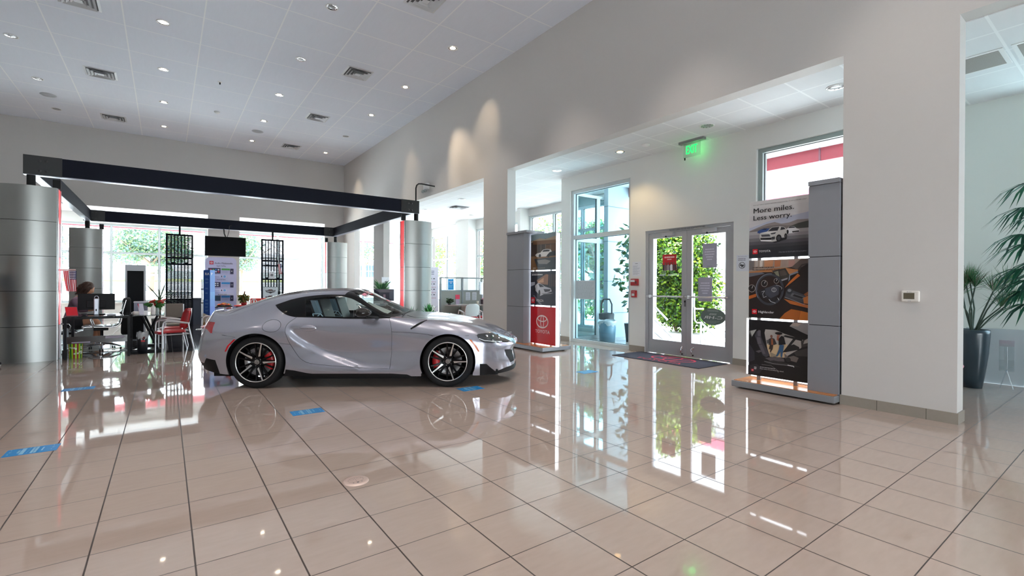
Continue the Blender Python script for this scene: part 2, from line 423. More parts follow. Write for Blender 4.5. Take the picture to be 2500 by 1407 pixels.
# glazing: a frame and its panes, along Y at x (axis 'x') or along X at y (axis 'y')
def glazing(n, axis, c, u0, u1, z0, z1, vs, hs, fw=0.06, dep=0.1, mat=None, glass=None, edge=0.07):
    """vs: mullion centres, hs: transom centres"""
    mat = mat or alum; glass = glass or gclear
    mb = MB()
    put = (lambda a, b, e, f, o=0.0: mb.box(c - dep / 2 + o, c + dep / 2 + o, a, b, e, f, mat)) if axis == 'x' else (lambda a, b, e, f, o=0.0: mb.box(a, b, c - dep / 2 + o, c + dep / 2 + o, e, f, mat))
    put(u0, u0 + edge, z0, z1); put(u1 - edge, u1, z0, z1); put(u0 + edge, u1 - edge, z1 - edge, z1); put(u0 + edge, u1 - edge, z0, z0 + edge)
    for v in vs: put(v - fw / 2, v + fw / 2, z0 + edge, z1 - edge)
    cuts = [u0 + edge] + [q for v in vs for q in (v - fw / 2, v + fw / 2)] + [u1 - edge]
    for h in hs:
        for a, b in zip(cuts[::2], cuts[1::2]): put(a, b, h - fw / 2, h + fw / 2)
    fr = tag(mb.build('window_%d' % n), kind='structure')
    us = [u0 + edge] + [q for v in vs for q in (v - fw / 2, v + fw / 2)] + [u1 - edge]
    zs = [z0 + edge] + [q for h in hs for q in (h - fw / 2, h + fw / 2)] + [z1 - edge]
    for a, b in zip(us[::2], us[1::2]):
        for e, f in zip(zs[::2], zs[1::2]):
            g = MB()
            if axis == 'x':
                g.quad((c, a, e), (c, b, e), (c, b, f), (c, a, f), glass)
                for q in ((a, a + 0.008, e, f), (b - 0.008, b, e, f), (a, b, f - 0.008, f), (a, b, e, e + 0.008)): g.box(c - 0.012, c + 0.012, *q, blackgap)
            else:
                g.quad((a, c, e), (b, c, e), (b, c, f), (a, c, f), glass)
                for q in ((a, a + 0.008, e, f), (b - 0.008, b, e, f), (a, b, f - 0.008, f), (a, b, e, e + 0.008)): g.box(q[0], q[1], c - 0.012, c + 0.012, q[2], q[3], blackgap)
            g.build('pane', fr)
    return fr
glazing(1, 'x', XE + 0.12, 6.41, 8.19, 0.0, 3.52, [], [2.43], 0.09, 0.14, glass=gteal, edge=0.075)
glazing(2, 'x', XE + 0.13, 2.42, 3.855, 0.62, 3.51, [], [], 0.06, 0.14, mat=M('window_aluminium_grey', srgb(150, 164, 162), 0.4))
for i, (a, b, e, f) in enumerate(FW):
    vs = {0: [10.0, 11.25], 1: [14.2], 2: [18.3], 3: []}[i]
    glazing(3 + i, 'x', XF + 0.1, a, b, e, f, vs, [2.45] if i else [2.93], 0.07, 0.12)
glazing(7, 'y', YX + 0.1, -8.6, -3.1, 0.1, 3.5, [-6.8, -5.0], [2.45], 0.07, 0.12)
glazing(8, 'y', YX + 0.1, -3.0, 1.35, 0.63, 3.5, [-1.61, -0.2], [2.45], 0.065, 0.12)
glazing(9, 'y', YX + 0.1, 2.0, 5.84, 0.63, 3.5, [3.94, 5.67], [2.44], 0.08, 0.12)
glazing(10, 'y', YX + 0.1, 6.6, 9.3, 0.63, 3.5, [7.7], [2.44], 0.07, 0.12)
for i, (a, b, e, f) in enumerate([(-1.8, 1.8, 0.2, 3.0), (3.0, 5.4, 0.2, 3.0)]):
    glazing(11 + i, 'y', -7.1, a, b, e, f, [(a + b) / 2], [2.3], 0.07, 0.12)
glazing(16, 'x', 9.2, -.5, 1.06, 0.76, 3.6, [.28], [2.45], 0.07, 0.12, glass=glass_mat('glass_grey_tint', (.36, .50, .54), 1.0))
# glazed screen that stands out at right angles behind the fin: vestibule side
glazing(15, 'y', 8.4, XE + 0.2, XF + 0.0, 0.0, 3.56, [8.78], [2.43], 0.11, 0.08, glass=gteal)
# sill boards under the rear and outer glazing
mb = MB()
for a, b, e, f in BW[1:]: mb.box(a, b, YX - 0.05, YX, 0.59, 0.625, wallw)
tag(mb.build('trim_2'), kind='structure')
# ------------------------------------------------------------------ the silver coupe
paint = M('silver_paint', srgb(174, 174, 186), 0.24, 0.72, 0.5, coat=1.0)
gblack = M('gloss_black', (0.004, 0.004, 0.005), 0.15, 0.0, 0.25)
mblack = M('satin_black', (0.008, 0.008, 0.009), 0.5, spec=.2)
rubber = M('tyre_rubber', (0.008, 0.008, 0.009), 0.7, spec=.25)
chrome = M('chrome', (0.8, 0.8, 0.82), 0.08, 1.0)
machined = M('machined_alloy', (0.78, 0.77, 0.76), 0.25, 0.9)
steel = M('brake_disc_steel', (0.32, 0.31, 0.31), 0.4, 0.8)
redcal = M('caliper_red', (0.42, 0.012, 0.016), 0.35)
carglass = glass_mat('car_glass', (0.66, 0.72, 0.72), .8, 0.0)
darkglass = M('dark_privacy_glass', (0.004, 0.005, 0.006), 0.04, spec=.25)

# control net: stations from tail to nose, nine lines from sill (0) to centre line (8)
NET = [
 [(-1.98,0,.22),(-2.06,0,.36),(-2.045,0,.52),(-1.99,0,.74),(-2.01,0,.93),(-2.01,0,.935),(-2.01,0,.936),(-2.01,0,.937),(-2.01,0,.938)],
 [(-1.97,.34,.22),(-2.05,.35,.36),(-2.035,.36,.52),(-1.97,.36,.74),(-1.945,.34,.93),(-1.955,.26,.938),(-1.965,.17,.94),(-1.97,.09,.941),(-1.97,0,.942)],
 [(-1.92,.62,.21),(-1.99,.64,.36),(-1.97,.66,.52),(-1.91,.66,.74),(-1.845,.57,.922),(-1.855,.44,.937),(-1.865,.30,.942),(-1.87,.15,.945),(-1.87,0,.946)],
 [(-1.72,.79,.19),(-1.77,.825,.36),(-1.76,.845,.53),(-1.745,.825,.72),(-1.72,.68,.885),(-1.74,.53,.925),(-1.77,.37,.948),(-1.78,.19,.956),(-1.78,0,.96)],
 [(-1.5,.855,.17),(-1.5,.875,.36),(-1.5,.89,.54),(-1.5,.875,.71),(-1.5,.725,.865),(-1.5,.60,.95),(-1.5,.44,1.015),(-1.5,.22,1.04),(-1.5,0,1.048)],
 [(-1.16,.875,.16),(-1.16,.888,.36),(-1.16,.905,.56),(-1.16,.888,.74),(-1.16,.745,.885),(-1.16,.635,1.0),(-1.16,.49,1.10),(-1.16,.26,1.152),(-1.16,0,1.166)],
 [(-.8,.862,.15),(-.8,.875,.28),(-.8,.862,.52),(-.8,.856,.72),(-.8,.760,.888),(-.8,.66,1.03),(-.8,.52,1.15),(-.8,.28,1.215),(-.8,0,1.232)],
 [(-.45,.85,.14),(-.45,.862,.25),(-.45,.795,.46),(-.45,.815,.70),(-.45,.755,.872),(-.45,.675,1.03),(-.45,.54,1.18),(-.45,.28,1.24),(-.45,0,1.257)],
 [(-.1,.85,.14),(-.1,.86,.24),(-.1,.775,.44),(-.1,.80,.685),(-.1,.758,.86),(-.1,.685,1.01),(-.1,.56,1.168),(-.1,.29,1.225),(-.1,0,1.240)],
 [(.2,.85,.14),(.2,.856,.24),(.2,.79,.44),(.2,.812,.685),(.2,.76,.858),(.2,.70,.945),(.2,.615,1.01),(.2,.33,1.08),(.2,0,1.10)],
 [(.45,.86,.14),(.45,.86,.24),(.45,.805,.44),(.45,.825,.69),(.45,.765,.858),(.45,.70,.888),(.45,.62,.91),(.45,.33,.968),(.45,0,.985)],
 [(.65,.87,.14),(.65,.868,.26),(.65,.835,.45),(.65,.845,.69),(.65,.765,.85),(.65,.67,.872),(.65,.56,.884),(.65,.33,.906),(.65,0,.914)],
 [(.95,.88,.145),(.95,.885,.28),(.95,.875,.46),(.95,.872,.68),(.95,.775,.828),(.95,.65,.858),(.95,.5,.870),(.95,.28,.893),(.95,0,.90)],
 [(1.21,.885,.15),(1.21,.89,.30),(1.21,.892,.48),(1.21,.882,.67),(1.21,.775,.80),(1.21,.63,.84),(1.21,.46,.85),(1.21,.26,.870),(1.21,0,.876)],
 [(1.5,.865,.145),(1.5,.875,.28),(1.5,.870,.46),(1.5,.848,.63),(1.5,.735,.748),(1.5,.58,.79),(1.5,.42,.80),(1.5,.22,.818),(1.5,0,.824)],
 [(1.70,.79,.14),(1.72,.80,.27),(1.72,.795,.43),(1.74,.765,.575),(1.75,.64,.678),(1.75,.5,.713),(1.75,.36,.727),(1.75,.18,.748),(1.75,0,.754)],
 [(1.91,.63,.14),(1.92,.63,.27),(1.915,.615,.42),(1.92,.59,.525),(1.925,.48,.60),(1.925,.38,.628),(1.925,.27,.645),(1.925,.14,.662),(1.925,0,.668)],
 [(2.07,.36,.14),(2.07,.36,.27),(2.05,.36,.41),(2.08,.35,.49),(2.065,.29,.55),(2.06,.23,.565),(2.06,.16,.575),(2.065,.08,.583),(2.07,0,.587)],
 [(2.13,0,.14),(2.12,0,.27),(2.095,0,.41),(2.15,0,.485),(2.14,0,.535),(2.14,0,.536),(2.14,0,.537),(2.14,0,.538),(2.14,0,.539)],
]
def _cr(p, t):
    """Catmull-Rom through list p at parameter t (0..len-1)"""
    n = len(p); i = min(int(t), n - 2); u = t - i
    a = p[max(i - 1, 0)]; b = p[i]; c = p[i + 1]; d = p[min(i + 2, n - 1)]
    if i == 0: a = tuple(2 * b[k] - c[k] for k in range(3))
    if i == n - 2: d = tuple(2 * c[k] - b[k] for k in range(3))
    return tuple(0.5 * (2 * b[k] + (c[k] - a[k]) * u + (2 * a[k] - 5 * b[k] + 4 * c[k] - d[k]) * u * u + (3 * b[k] - a[k] - 3 * c[k] + d[k]) * u ** 3) for k in range(3))
def sstep(a, b, x):
    t = max(0.0, min(1.0, (x - a) / (b - a))); return t * t * (3 - 2 * t)
SCOOP = [(.77, -.82), (.70, -.79), (.62, -.72), (.54, -.60), (.47, -.47), (.41, -.36), (.36, -.22), (.31, -.08), (.26, .06)]   # (z, x) of the haunch edge behind the door hollow
def scoop_x(z):
    if z >= SCOOP[0][0]: return SCOOP[0][1]
    for (z0, x0), (z1, x1) in zip(SCOOP[:-1], SCOOP[1:]):
        if z1 <= z <= z0: return x0 + (x1 - x0) * (z0 - z) / (z0 - z1)
    return SCOOP[-1][1]
NI, NJ = 190, 60
half = bmesh.new(); grid = []
for i in range(NI + 1):
    t = i / NI * (len(NET) - 1)
    ring = [_cr([NET[a][j] for a in range(len(NET))], t) for j in range(9)]
    row = []
    for j in range(NJ + 1):
        x, y, z = _cr(ring, j / NJ * 8)
        if j == NJ or i in (0, NI): y = 0.0
        y = max(y, 0.0)
        # hollow of the door behind the haunch edge
        d = x - scoop_x(z)
        if d > 0 and 0.2 < z < 0.86 and y > 0.6:
            y -= 0.036 * sstep(0, 0.035, d) * exp(-(d / 0.42) ** 2) * sstep(0.20, 0.30, z) * (1 - sstep(0.66, 0.82, z))
        # double-bubble roof
        if z > 1.13 and -1.3 < x < 0.05: z -= 0.014 * exp(-(y / 0.10) ** 2) * sstep(-1.3, -.9, x) * (1 - sstep(-.1, .05, x))
        row.append(half.verts.new((x, y, z)))
    grid.append(row)
for i in range(NI):
    for j in range(NJ):
        q = [grid[i][j], grid[i][j + 1], grid[i + 1][j + 1], grid[i + 1][j]]
        try: half.faces.new(q)
        except ValueError: pass
bmesh.ops.remove_doubles(half, verts=half.verts[:], dist=0.0004)
bmesh.ops.dissolve_degenerate(half, edges=half.edges[:], dist=0.0003)
for f in half.faces: f.smooth = True
bmesh.ops.recalc_face_normals(half, faces=half.faces[:])
if sum((f.normal.y for f in half.faces)) < 0: bmesh.ops.reverse_faces(half, faces=half.faces[:])
body_bvh = BVHTree.FromBMesh(half)
LAY = half.faces.layers.int.new('part')

def inside(p, poly):
    c = False; n = len(poly)
    for i in range(n):
        (x0, y0), (x1, y1) = poly[i], poly[i - 1]
        if (y0 > p[1]) != (y1 > p[1]) and p[0] < (x1 - x0) * (p[1] - y0) / (y1 - y0) + x0: c = not c
    return c
def cut(poly, plane, code, test=None):
    """cut the shell along a closed outline given in side ('xz'), plan ('xy') or end ('yz') view and mark the faces inside it"""
    ia, ib, ic = {'xz': (0, 2, 1), 'xy': (0, 1, 2), 'yz': (1, 2, 0)}[plane]
    ok = test or (lambda c: True)
    n = len(poly)
    for k in range(n):
        a = poly[k]; b = poly[(k + 1) % n]
        lo = (min(a[0], b[0]) - 1e-4, min(a[1], b[1]) - 1e-4); hi = (max(a[0], b[0]) + 1e-4, max(a[1], b[1]) + 1e-4)
        no = [0, 0, 0]; no[ia] = b[1] - a[1]; no[ib] = -(b[0] - a[0]); co = [0, 0, 0]; co[ia] = a[0]; co[ib] = a[1]
        fs = []
        for f in half.faces:
            us = [v.co[ia] for v in f.verts]; ws = [v.co[ib] for v in f.verts]
            if max(us) < lo[0] or min(us) > hi[0] or max(ws) < lo[1] or min(ws) > hi[1]: continue
            if ok(f.calc_center_median()): fs.append(f)
        if not fs: continue
        geo = set(fs)
        for f in fs: geo.update(f.edges); geo.update(f.verts)
        bmesh.ops.bisect_plane(half, geom=list(geo), dist=1e-5, plane_co=co, plane_no=no)
    for f in half.faces:
        c = f.calc_center_median()
        if ok(c) and inside((c[ia], c[ib]), poly): f[LAY] = code
side = lambda c: c.y > 0.35
def spline(pts, n=6, closed=False):
    p = [(a[0], a[1], 0) for a in pts]; out = []
    if closed:
        p = p + [p[0]]
        N = len(p) - 1
        for i in range(N):
            a = p[i - 1] if i else p[N - 1]; b = p[i]; c = p[i + 1]; d = p[(i + 2) if i + 2 <= N else 1]
            for k in range(n):
                u = k / n
                out.append(tuple(0.5 * (2 * b[m_] + (c[m_] - a[m_]) * u + (2 * a[m_] - 5 * b[m_] + 4 * c[m_] - d[m_]) * u * u + (3 * b[m_] - a[m_] - 3 * c[m_] + d[m_]) * u ** 3) for m_ in range(2)))
        return out
    N = (len(p) - 1) * n
    return [_cr(p, i / n)[:2] for i in range(N + 1)]
# codes: 1 door 2 black surround 3 quarter glass 4 door glass 5 windscreen 6 rear glass 7 headlamp 8 tail lamp 9 side marker amber 10 red marker 11 black sill 12 front splitter wing 13 rear valance 14 intake 15 wheel arch 16 fuel flap 17 fender slot
DOOR = spline([(-.714, .879), (-.80, .80), (-.815, .72), (-.79, .63), (-.755, .55), (-.66, .40), (-.60, .345), (-.504, .305), (-.25, .275), (.065, .252), (.30, .238), (.478, .235)], 4) + spline([(.49, .40), (.497, .60), (.495, .70), (.475, .80), (.45, .865)], 3) + [(.2, .858), (-.1, .862), (-.45, .873)]
SURR = spline([(-1.035, 1.03), (-.98, .985), (-.86, .915), (-.76, .886), (-.70, .880)], 4) + [(-.45, .8735), (-.1, .8605), (.2, .8585), (.46, .868), (.47, .885)] + spline([(.40, .925), (.20, 1.025), (.02, 1.115), (-.08, 1.158), (-.18, 1.165), (-.42, 1.165), (-.68, 1.138), (-.86, 1.098)], 4)
QGL = spline([(-.965, 1.012), (-.90, .965), (-.80, .918), (-.70, .900), (-.655, .898)], 3) + [(-.665, .98), (-.69, 1.08), (-.715, 1.098)] + spline([(-.80, 1.078), (-.89, 1.048)], 2)
DGL = [(-.60, .894), (-.45, .892), (-.1, .882), (.2, .880), (.34, .884)] + spline([(.20, .972), (.05, 1.057), (-.05, 1.108), (-.14, 1.132), (-.25, 1.140), (-.45, 1.138), (-.655, 1.108)], 4)
for code, pl_, pol in ((11, 'xz', [(-.84, .08), (-.80, .235), (-.70, .222), (-.55, .188), (-.48, .178), (.1, .176), (.5, .176), (.70, .165), (.80, .12), (.82, .08)]),):
    cut(pol, pl_, code, side)
cut(DOOR, 'xz', 1, side)
cut(SURR, 'xz', 2, lambda c: c.y > 0.3)
cut([(-.10, .0), (-.105, .3), (-.16, .57), (-.20, .60), (.1, .72), (.44, .76), (.50, .71), (.58, .50), (.625, .25), (.64, 0)], 'xy', 2, lambda c: c.z > .85)
cut(QGL, 'xz', 3, lambda c: c.y > 0.3)
cut(DGL, 'xz', 4, lambda c: c.y > 0.3)
cut([(-.04, -.01), (-.045, .30), (-.075, .475), (-.05, .505), (.12, .575), (.36, .645), (.44, .63), (.53, .46), (.575, .22), (.59, -.01)], 'xy', 5, lambda c: c.z > .85)
cut([(-.72, -.01), (-.75, .30), (-.82, .44), (-1.1, .41), (-1.42, .38), (-1.47, .20), (-1.48, -.01)], 'xy', 6, lambda c: c.z > .85)
cut(spline([(1.575, .655), (1.66, .672), (1.80, .660), (1.93, .590), (2.03, .525), (1.90, .535), (1.76, .548), (1.64, .572)], 4, True), 'xz', 7, lambda c: c.y > 0.25)
cut([(-1.715, .815), (-1.71, .76), (-1.70, .69), (-1.72, .685), (-1.80, .73), (-1.97, .76), (-2.0, .815), (-1.9, .825)], 'xz', 8, lambda c: c.y > 0.3)
cut([(1.478, .602), (1.502, .604), (1.575, .52), (1.612, .447), (1.590, .447), (1.545, .52)], 'xz', 9, side)
cut([(-1.395, .612), (-1.42, .612), (-1.50, .535), (-1.535, .462), (-1.515, .462), (-1.475, .535)], 'xz', 10, side)
cut([(1.615, .05), (1.615, .292), (1.70, .285), (1.76, .225), (1.82, .172), (1.96, .20), (2.2, .215), (2.2, .05)], 'xz', 12, lambda c: c.x > 1.5)
cut([(-2.2, .05), (-2.2, .345), (-1.95, .31), (-1.85, .30), (-1.79, .372), (-1.66, .352), (-1.62, .19), (-1.6, .05)], 'xz', 13, lambda c: c.x < -1.5)
cut([(.31, .255), (.36, .40), (.44, .425), (.58, .44), (.56, .36), (.47, .25)], 'yz', 14, lambda c: c.x > 1.7)
cut([(-.01, .24), (-.01, .40), (.22, .40), (.25, .25)], 'yz', 14, lambda c: c.x > 1.9)
cut(spline([(.745, .735), (.80, .775), (.87, .815), (.935, .843), (.90, .820), (.83, .775), (.765, .733)], 3, True), 'xz', 17, lambda c: c.y > .5)
WX = (-1.163, 1.208); WR = 0.325; AR = (0.362, 0.352)
for x_, r_ in zip(WX, AR): cut([(x_ + r_ * cos(2 * pi * k / 64), 0.325 + r_ * sin(2 * pi * k / 64)) for k in range(64)] , 'xz', 15, side)
for x_, r_ in zip(WX, AR):
    for f in half.faces:
        c = f.calc_center_median()
        if side(c) and abs(c.x - x_) < r_ * .93 and c.z < 0.33: f[LAY] = 15
cut(spline([(-1.090, .775), (-1.06, .828), (-.983, .851), (-.905, .828), (-.876, .775), (-.905, .722), (-.975, .702), (-1.06, .722)], 4, True), 'xz', 16, side)

def shell(codes, mat, name, parent, mirror=None, thick=0.0, offset=0.0):
    """faces with the given codes; mirror None = both halves in one mesh, 1 / -1 = only that side"""
    vs, fs = [], []
    fl = [f for f in half.faces if f[LAY] in codes]
    for sgn in ((1, -1) if mirror is None else (mirror,)):
        idx = {}
        for f in fl:
            r = []
            for v in f.verts:
                if v.index not in idx:
                    idx[v.index] = len(vs); vs.append(v.co + v.normal * offset if sgn > 0 else Vector((v.co.x + v.normal.x * offset, -v.co.y - v.normal.y * offset, v.co.z + v.normal.z * offset)))
                r.append(idx[v.index])
            fs.append(tuple(r) if sgn > 0 else tuple(r[::-1]))
    me = bpy.data.meshes.new(name); me.from_pydata([tuple(v) for v in vs], [], fs); me.materials.append(mat)
    if mirror is None:
        b = bmesh.new(); b.from_mesh(me); bmesh.ops.remove_doubles(b, verts=[v for v in b.verts if abs(v.co.y) < 1e-3], dist=1e-3); b.to_mesh(me); b.free()
    me.polygons.foreach_set('use_smooth', [True] * len(me.polygons)); me.update()
    o = bpy.data.objects.new(name, me); COL.objects.link(o); o.parent = parent
    if thick:
        md = o.modifiers.new('thickness', 'SOLIDIFY'); md.thickness = thick; md.offset = -1
    return o
half.verts.index_update(); half.normal_update()
CAR_O = (2.358, 6.736, 0.0); CAR_RZ = radians(-33.05)
car = thing('sports_coupe', 'silver two-door sports coupe parked on the beige tiles in mid showroom', 'car', CAR_O, CAR_RZ)
shell((0, 17), paint, 'body', car)
for s in (-1, 1):
    d = shell((1,), paint, 'door', car, s)
    shell((3,), darkglass, 'quarter_window', car, s); shell((4,), carglass, 'side_window', car, s)
    shell((7,), M('headlamp_lens', (0.03, 0.035, 0.04), 0.03, coat=1.0), 'headlamp', car, s)
    shell((8,), M('tail_lamp_lens', (0.30, 0.006, 0.01), 0.08, coat=1.0), 'tail_lamp', car, s)
    shell((9,), M('amber_lens', srgb(196, 92, 20), 0.2), 'side_marker', car, s); shell((10,), M('red_lens', srgb(190, 20, 30), 0.2), 'rear_marker', car, s)
    shell((11,), mblack, 'side_sill', car, s)
    shell((16,), paint, 'fuel_flap', car, s) if s < 0 else shell((16,), paint, 'rear_quarter_panel', car, s)
shell((2,), gblack, 'window_surround', car)
ws = shell((5,), carglass, 'windscreen', car)
shell((6,), darkglass, 'rear_window', car)
shell((12,), mblack, 'front_splitter', car); shell((13,), mblack, 'rear_valance', car); shell((14,), mblack, 'front_grille', car)
def side_y(x, z):
    h = body_bvh.ray_cast(Vector((x, 2, z)), Vector((0, -1, 0)))
    return h[0] if h[0] else Vector((x, .8, z))
def top_z(x, y):
    h = body_bvh.ray_cast(Vector((x, abs(y), 3)), Vector((0, 0, -1)))
    return Vector((x, y, h[0].z)) if h[0] else Vector((x, y, .9))
# shut lines
for s in (-1, 1):
    mb = MB()
    def seam(pts, r=0.0026, closed=False):
        q = [side_y(*p) for p in pts]; mb.tube([(p.x, s * (p.y - 0.0008), p.z) for p in q], r, blackgap, 5, closed=closed)
    seam(DOOR[:-3]); seam([(.497, .70), (.75, .69), (.95, .672), (1.02, .655)]); seam([(.482, .235), (.48, .178)])
    seam([(-1.70, .685), (-1.55, .665), (-1.40, .638)]); seam([(-.88, .565), (-.755, .545)])
    seam([(1.32, .655), (1.45, .652), (1.575, .652)])
    seam(spline([(-1.090, .775), (-1.06, .828), (-.983, .851), (-.905, .828), (-.876, .775), (-.905, .722), (-.975, .702), (-1.06, .722)], 4, True), 0.0024, True)
    q = [top_z(x, y) for x, y in ((.63, .50), (.75, .62), (1.0, .66), (1.3, .64), (1.6, .57), (1.80, .45), (1.93, .25), (1.97, 0))]
    mb.tube([(p.x, s * p.y, p.z) for p in q], 0.0022, blackgap, 5)
    mb.build('shut_line', car)
    # slot behind the front wheel and its black inlay
    mb = MB(); q = [side_y(*p) for p in ((.735, .737), (.79, .772), (.86, .812), (.93, .845))]
    mb.tube([(p.x, s * (p.y + .002), p.z) for p in q], [0.008, 0.014, 0.013, 0.004], mblack, 8); mb.build('fender_slot', car)
    # handle in its dish
    mb = MB(); c = side_y(-.56, .742)
    mb.ball((-.56, s * (c.y - .006), .742), 1, paint, 20, 10, (.112, .016, .044)); mb.ball((-.56, s * (c.y + .004), .752), 1, paint, 20, 10, (.100, .020, .018))
    mb.build('door_handle', car)
    # mirror
    mb = MB(); bm = bmesh.new(); bmesh.ops.create_uvsphere(bm, u_segments=20, v_segments=12, radius=1)
    for v in bm.verts:
        x, y, z = v.co; k = 1 - 0.25 * max(0, x)
        v.co = Vector((.165 + x * .105, s * (.945 + y * .105 * k), .945 + z * (.068 if z > 0 else .052) * k))
    mb.bm(bm, M('mirror_shell', (0.018, 0.016, 0.016), 0.2, spec=.4), True)
    mb.tube([(.30, s * .76, .878), (.26, s * .83, .884), (.20, s * .90, .900)], [.022, .018, .02], gblack, 8)
    mir = mb.build('door_mirror', car)
    MB().box(.07, .074, s * .88, s * 1.01, .905, .985, chrome).build('mirror_glass', mir)
    # bright lamp inserts
    mb = MB()
    for k, (x, z, r) in enumerate(((1.70, .635, .02), (1.78, .628, .018), (1.86, .597, .016))):
        p = side_y(x, z); mb.ball((p.x, s * (p.y - .004), p.z), r, chrome, 10, 6, (1, .3, 1))
    q = [side_y(*p) for p in ((1.60, .615), (1.67, .585), (1.78, .566), (1.90, .552))]
    mb.tube([(p.x, s * (p.y + .001), p.z) for p in q], .006, M('lamp_white', (.8, .85, .9), .2), 6); mb.build('lamp_insert', car)
# underbody and arch liners
mb = MB()
mb.box(-1.75, 1.85, -.72, .72, .13, .20, mblack); mb.box(-.75, .80, -.78, .78, .10, .16, mblack)
for x_, r_ in zip(WX, AR):
    for s in (-1, 1):
        pts = [(r_ + .006, s * .86), (r_ + .006, s * .50), (.05, s * .50)]
        mb.lathe(pts, mblack, 40, (x_, 0, .325), 'y', arc=(-.5, pi + .5))
mb.build('underbody', car)
# cabin
mb = MB(); dk = M('cabin_dark', (0.01, 0.01, 0.011), 0.7)
mb.box(-1.3, .75, -.70, .70, .18, .24, dk); mb.box(-1.35, -.78, -.66, .66, .24, .86, dk); mb.box(.30, .62, -.68, .68, .55, .87, dk, .05)
for s in (-1, 1): mb.box(-.75, .42, s * .66, s * .70, .24, .845, dk)
mb.box(-.35, .45, -.11, .11, .24, .60, dk, .03)
mb.tube([(-.80, -.50, .86), (-.82, -.50, 1.02), (-.80, -.3, 1.06), (-.80, .3, 1.06), (-.82, .50, 1.02), (-.80, .50, .86)], .02, dk, 8)
mb.build('cabin', car)
seatm = M('seat_leather_black', (0.012, 0.012, 0.014), 0.5); seatg = M('seat_back_grey', srgb(128, 150, 166), 0.35)
for s in (-1, 1):
    mb = MB(); y = s * .36
    mb.box(-.42, .08, y - .24, y + .24, .30, .42, seatm, .05)
    mb.prism([(-.40, .40), (-.62, 1.02), (-.57, 1.10), (-.50, 1.10), (-.28, .44)], 'y', y - .20, y + .20, seatm)
    mb.prism([(-.40, .42), (-.60, .86), (-.45, .86), (-.26, .46)], 'y', y - .26, y + .26, seatm)
    st = mb.build('seat', car)
    # grey shell seen through the near window: spine, and the framed opening below the headrest
    mb = MB()
    mb.prism([(-.548, .92), (-.61, 1.09), (-.52, 1.09), (-.46, .92)], 'y', y - .215, y - .205, seatg)
    mb.prism([(-.505, .93), (-.565, 1.085), (-.545, 1.085), (-.48, .93)], 'y', y - .235, y + .10, seatg)
    for a, b in (((-.56, .915), (-.46, .915)), ((-.56, .915), (-.54, .84)), ((-.46, .915), (-.40, .84)), ((-.54, .84), (-.40, .84)), ((-.50, .88), (-.54, .84)), ((-.50, .88), (-.47, .912)), ((-.50, .88), (-.44, .865))):
        mb.tube([(a[0], y - .265, a[1]), (b[0], y - .265, b[1])], .007, M('seat_trim_silver', srgb(200, 225, 240), 0.3), 6)
    mb.build('seat_trim', st)
mb = MB()
mb.lathe([(.17 + .016 * cos(a), .016 * sin(a)) for a in [2 * pi * k / 8 for k in range(9)]], mblack, 28)
mb.T = None
sw = mb.build('steering_wheel', car, (.20, .36, .80), (0, radians(-68), 0))
MB().tube([(.30, 0, 0), (0, 0, 0)], .03, mblack, 8).build('steering_column', car, (.28, .36, .77))
# papers and stickers on the glass
wsn = lambda x, y: top_z(x, y)
paperm = C(236, 236, 226, 0.6)
mb = MB()
def decal(x0, x1, y0, y1, mat, up=.004):
    q = []
    for x, y in ((x0, y0), (x1, y0), (x1, y1), (x0, y1)):
        p = wsn(x, y); q.append((p.x, p.y, p.z + up))
    mb.quad(*q, mat)
decal(.0, .08, -.44, -.27, C(40, 20, 24, .5), .003); decal(.015, .055, -.43, -.28, C(235, 150, 170, .5), .005); decal(.062, .074, -.43, -.25, C(235, 235, 235, .5), .005)
decal(-.01, .06, -.20, .02, C(226, 214, 216, .5), .003); decal(.005, .03, -.17, -.11, C(190, 40, 60, .5), .005)
decal(.035, .05, -.16, 0, C(150, 120, 130, .5), .005)
mb.build('windscreen_sticker', car)
mb = MB()
a = (.10, -.50, .97); mb.quad((.03, -.46, 1.02), (.36, -.50, .905), (.38, -.24, .93), (.05, -.20, 1.06), paperm)
mb.quad((.05, -.452, 1.016), (.10, -.456, 1.0), (.105, -.35, 1.015), (.055, -.345, 1.032), C(150, 100, 100, .6))
mb.build('price_sheet', car)
MB().box(.30, .45, -.52, -.20, .872, .878, C(176, 158, 130, .7)).build('dash_tray', car)
# wipers
MB().tube([(.585, -.58, .905), (.60, -.30, .925), (.59, .05, .935)], .007, mblack, 6).build('wiper', car)
# badge on the nose
mb = MB(); p = top_z(2.02, 0)
mb.lathe([(.05, 0), (.045, .006), (.0, .008)], chrome, 20, (2.02, 0, p.z)); mb.build('bonnet_badge', car)

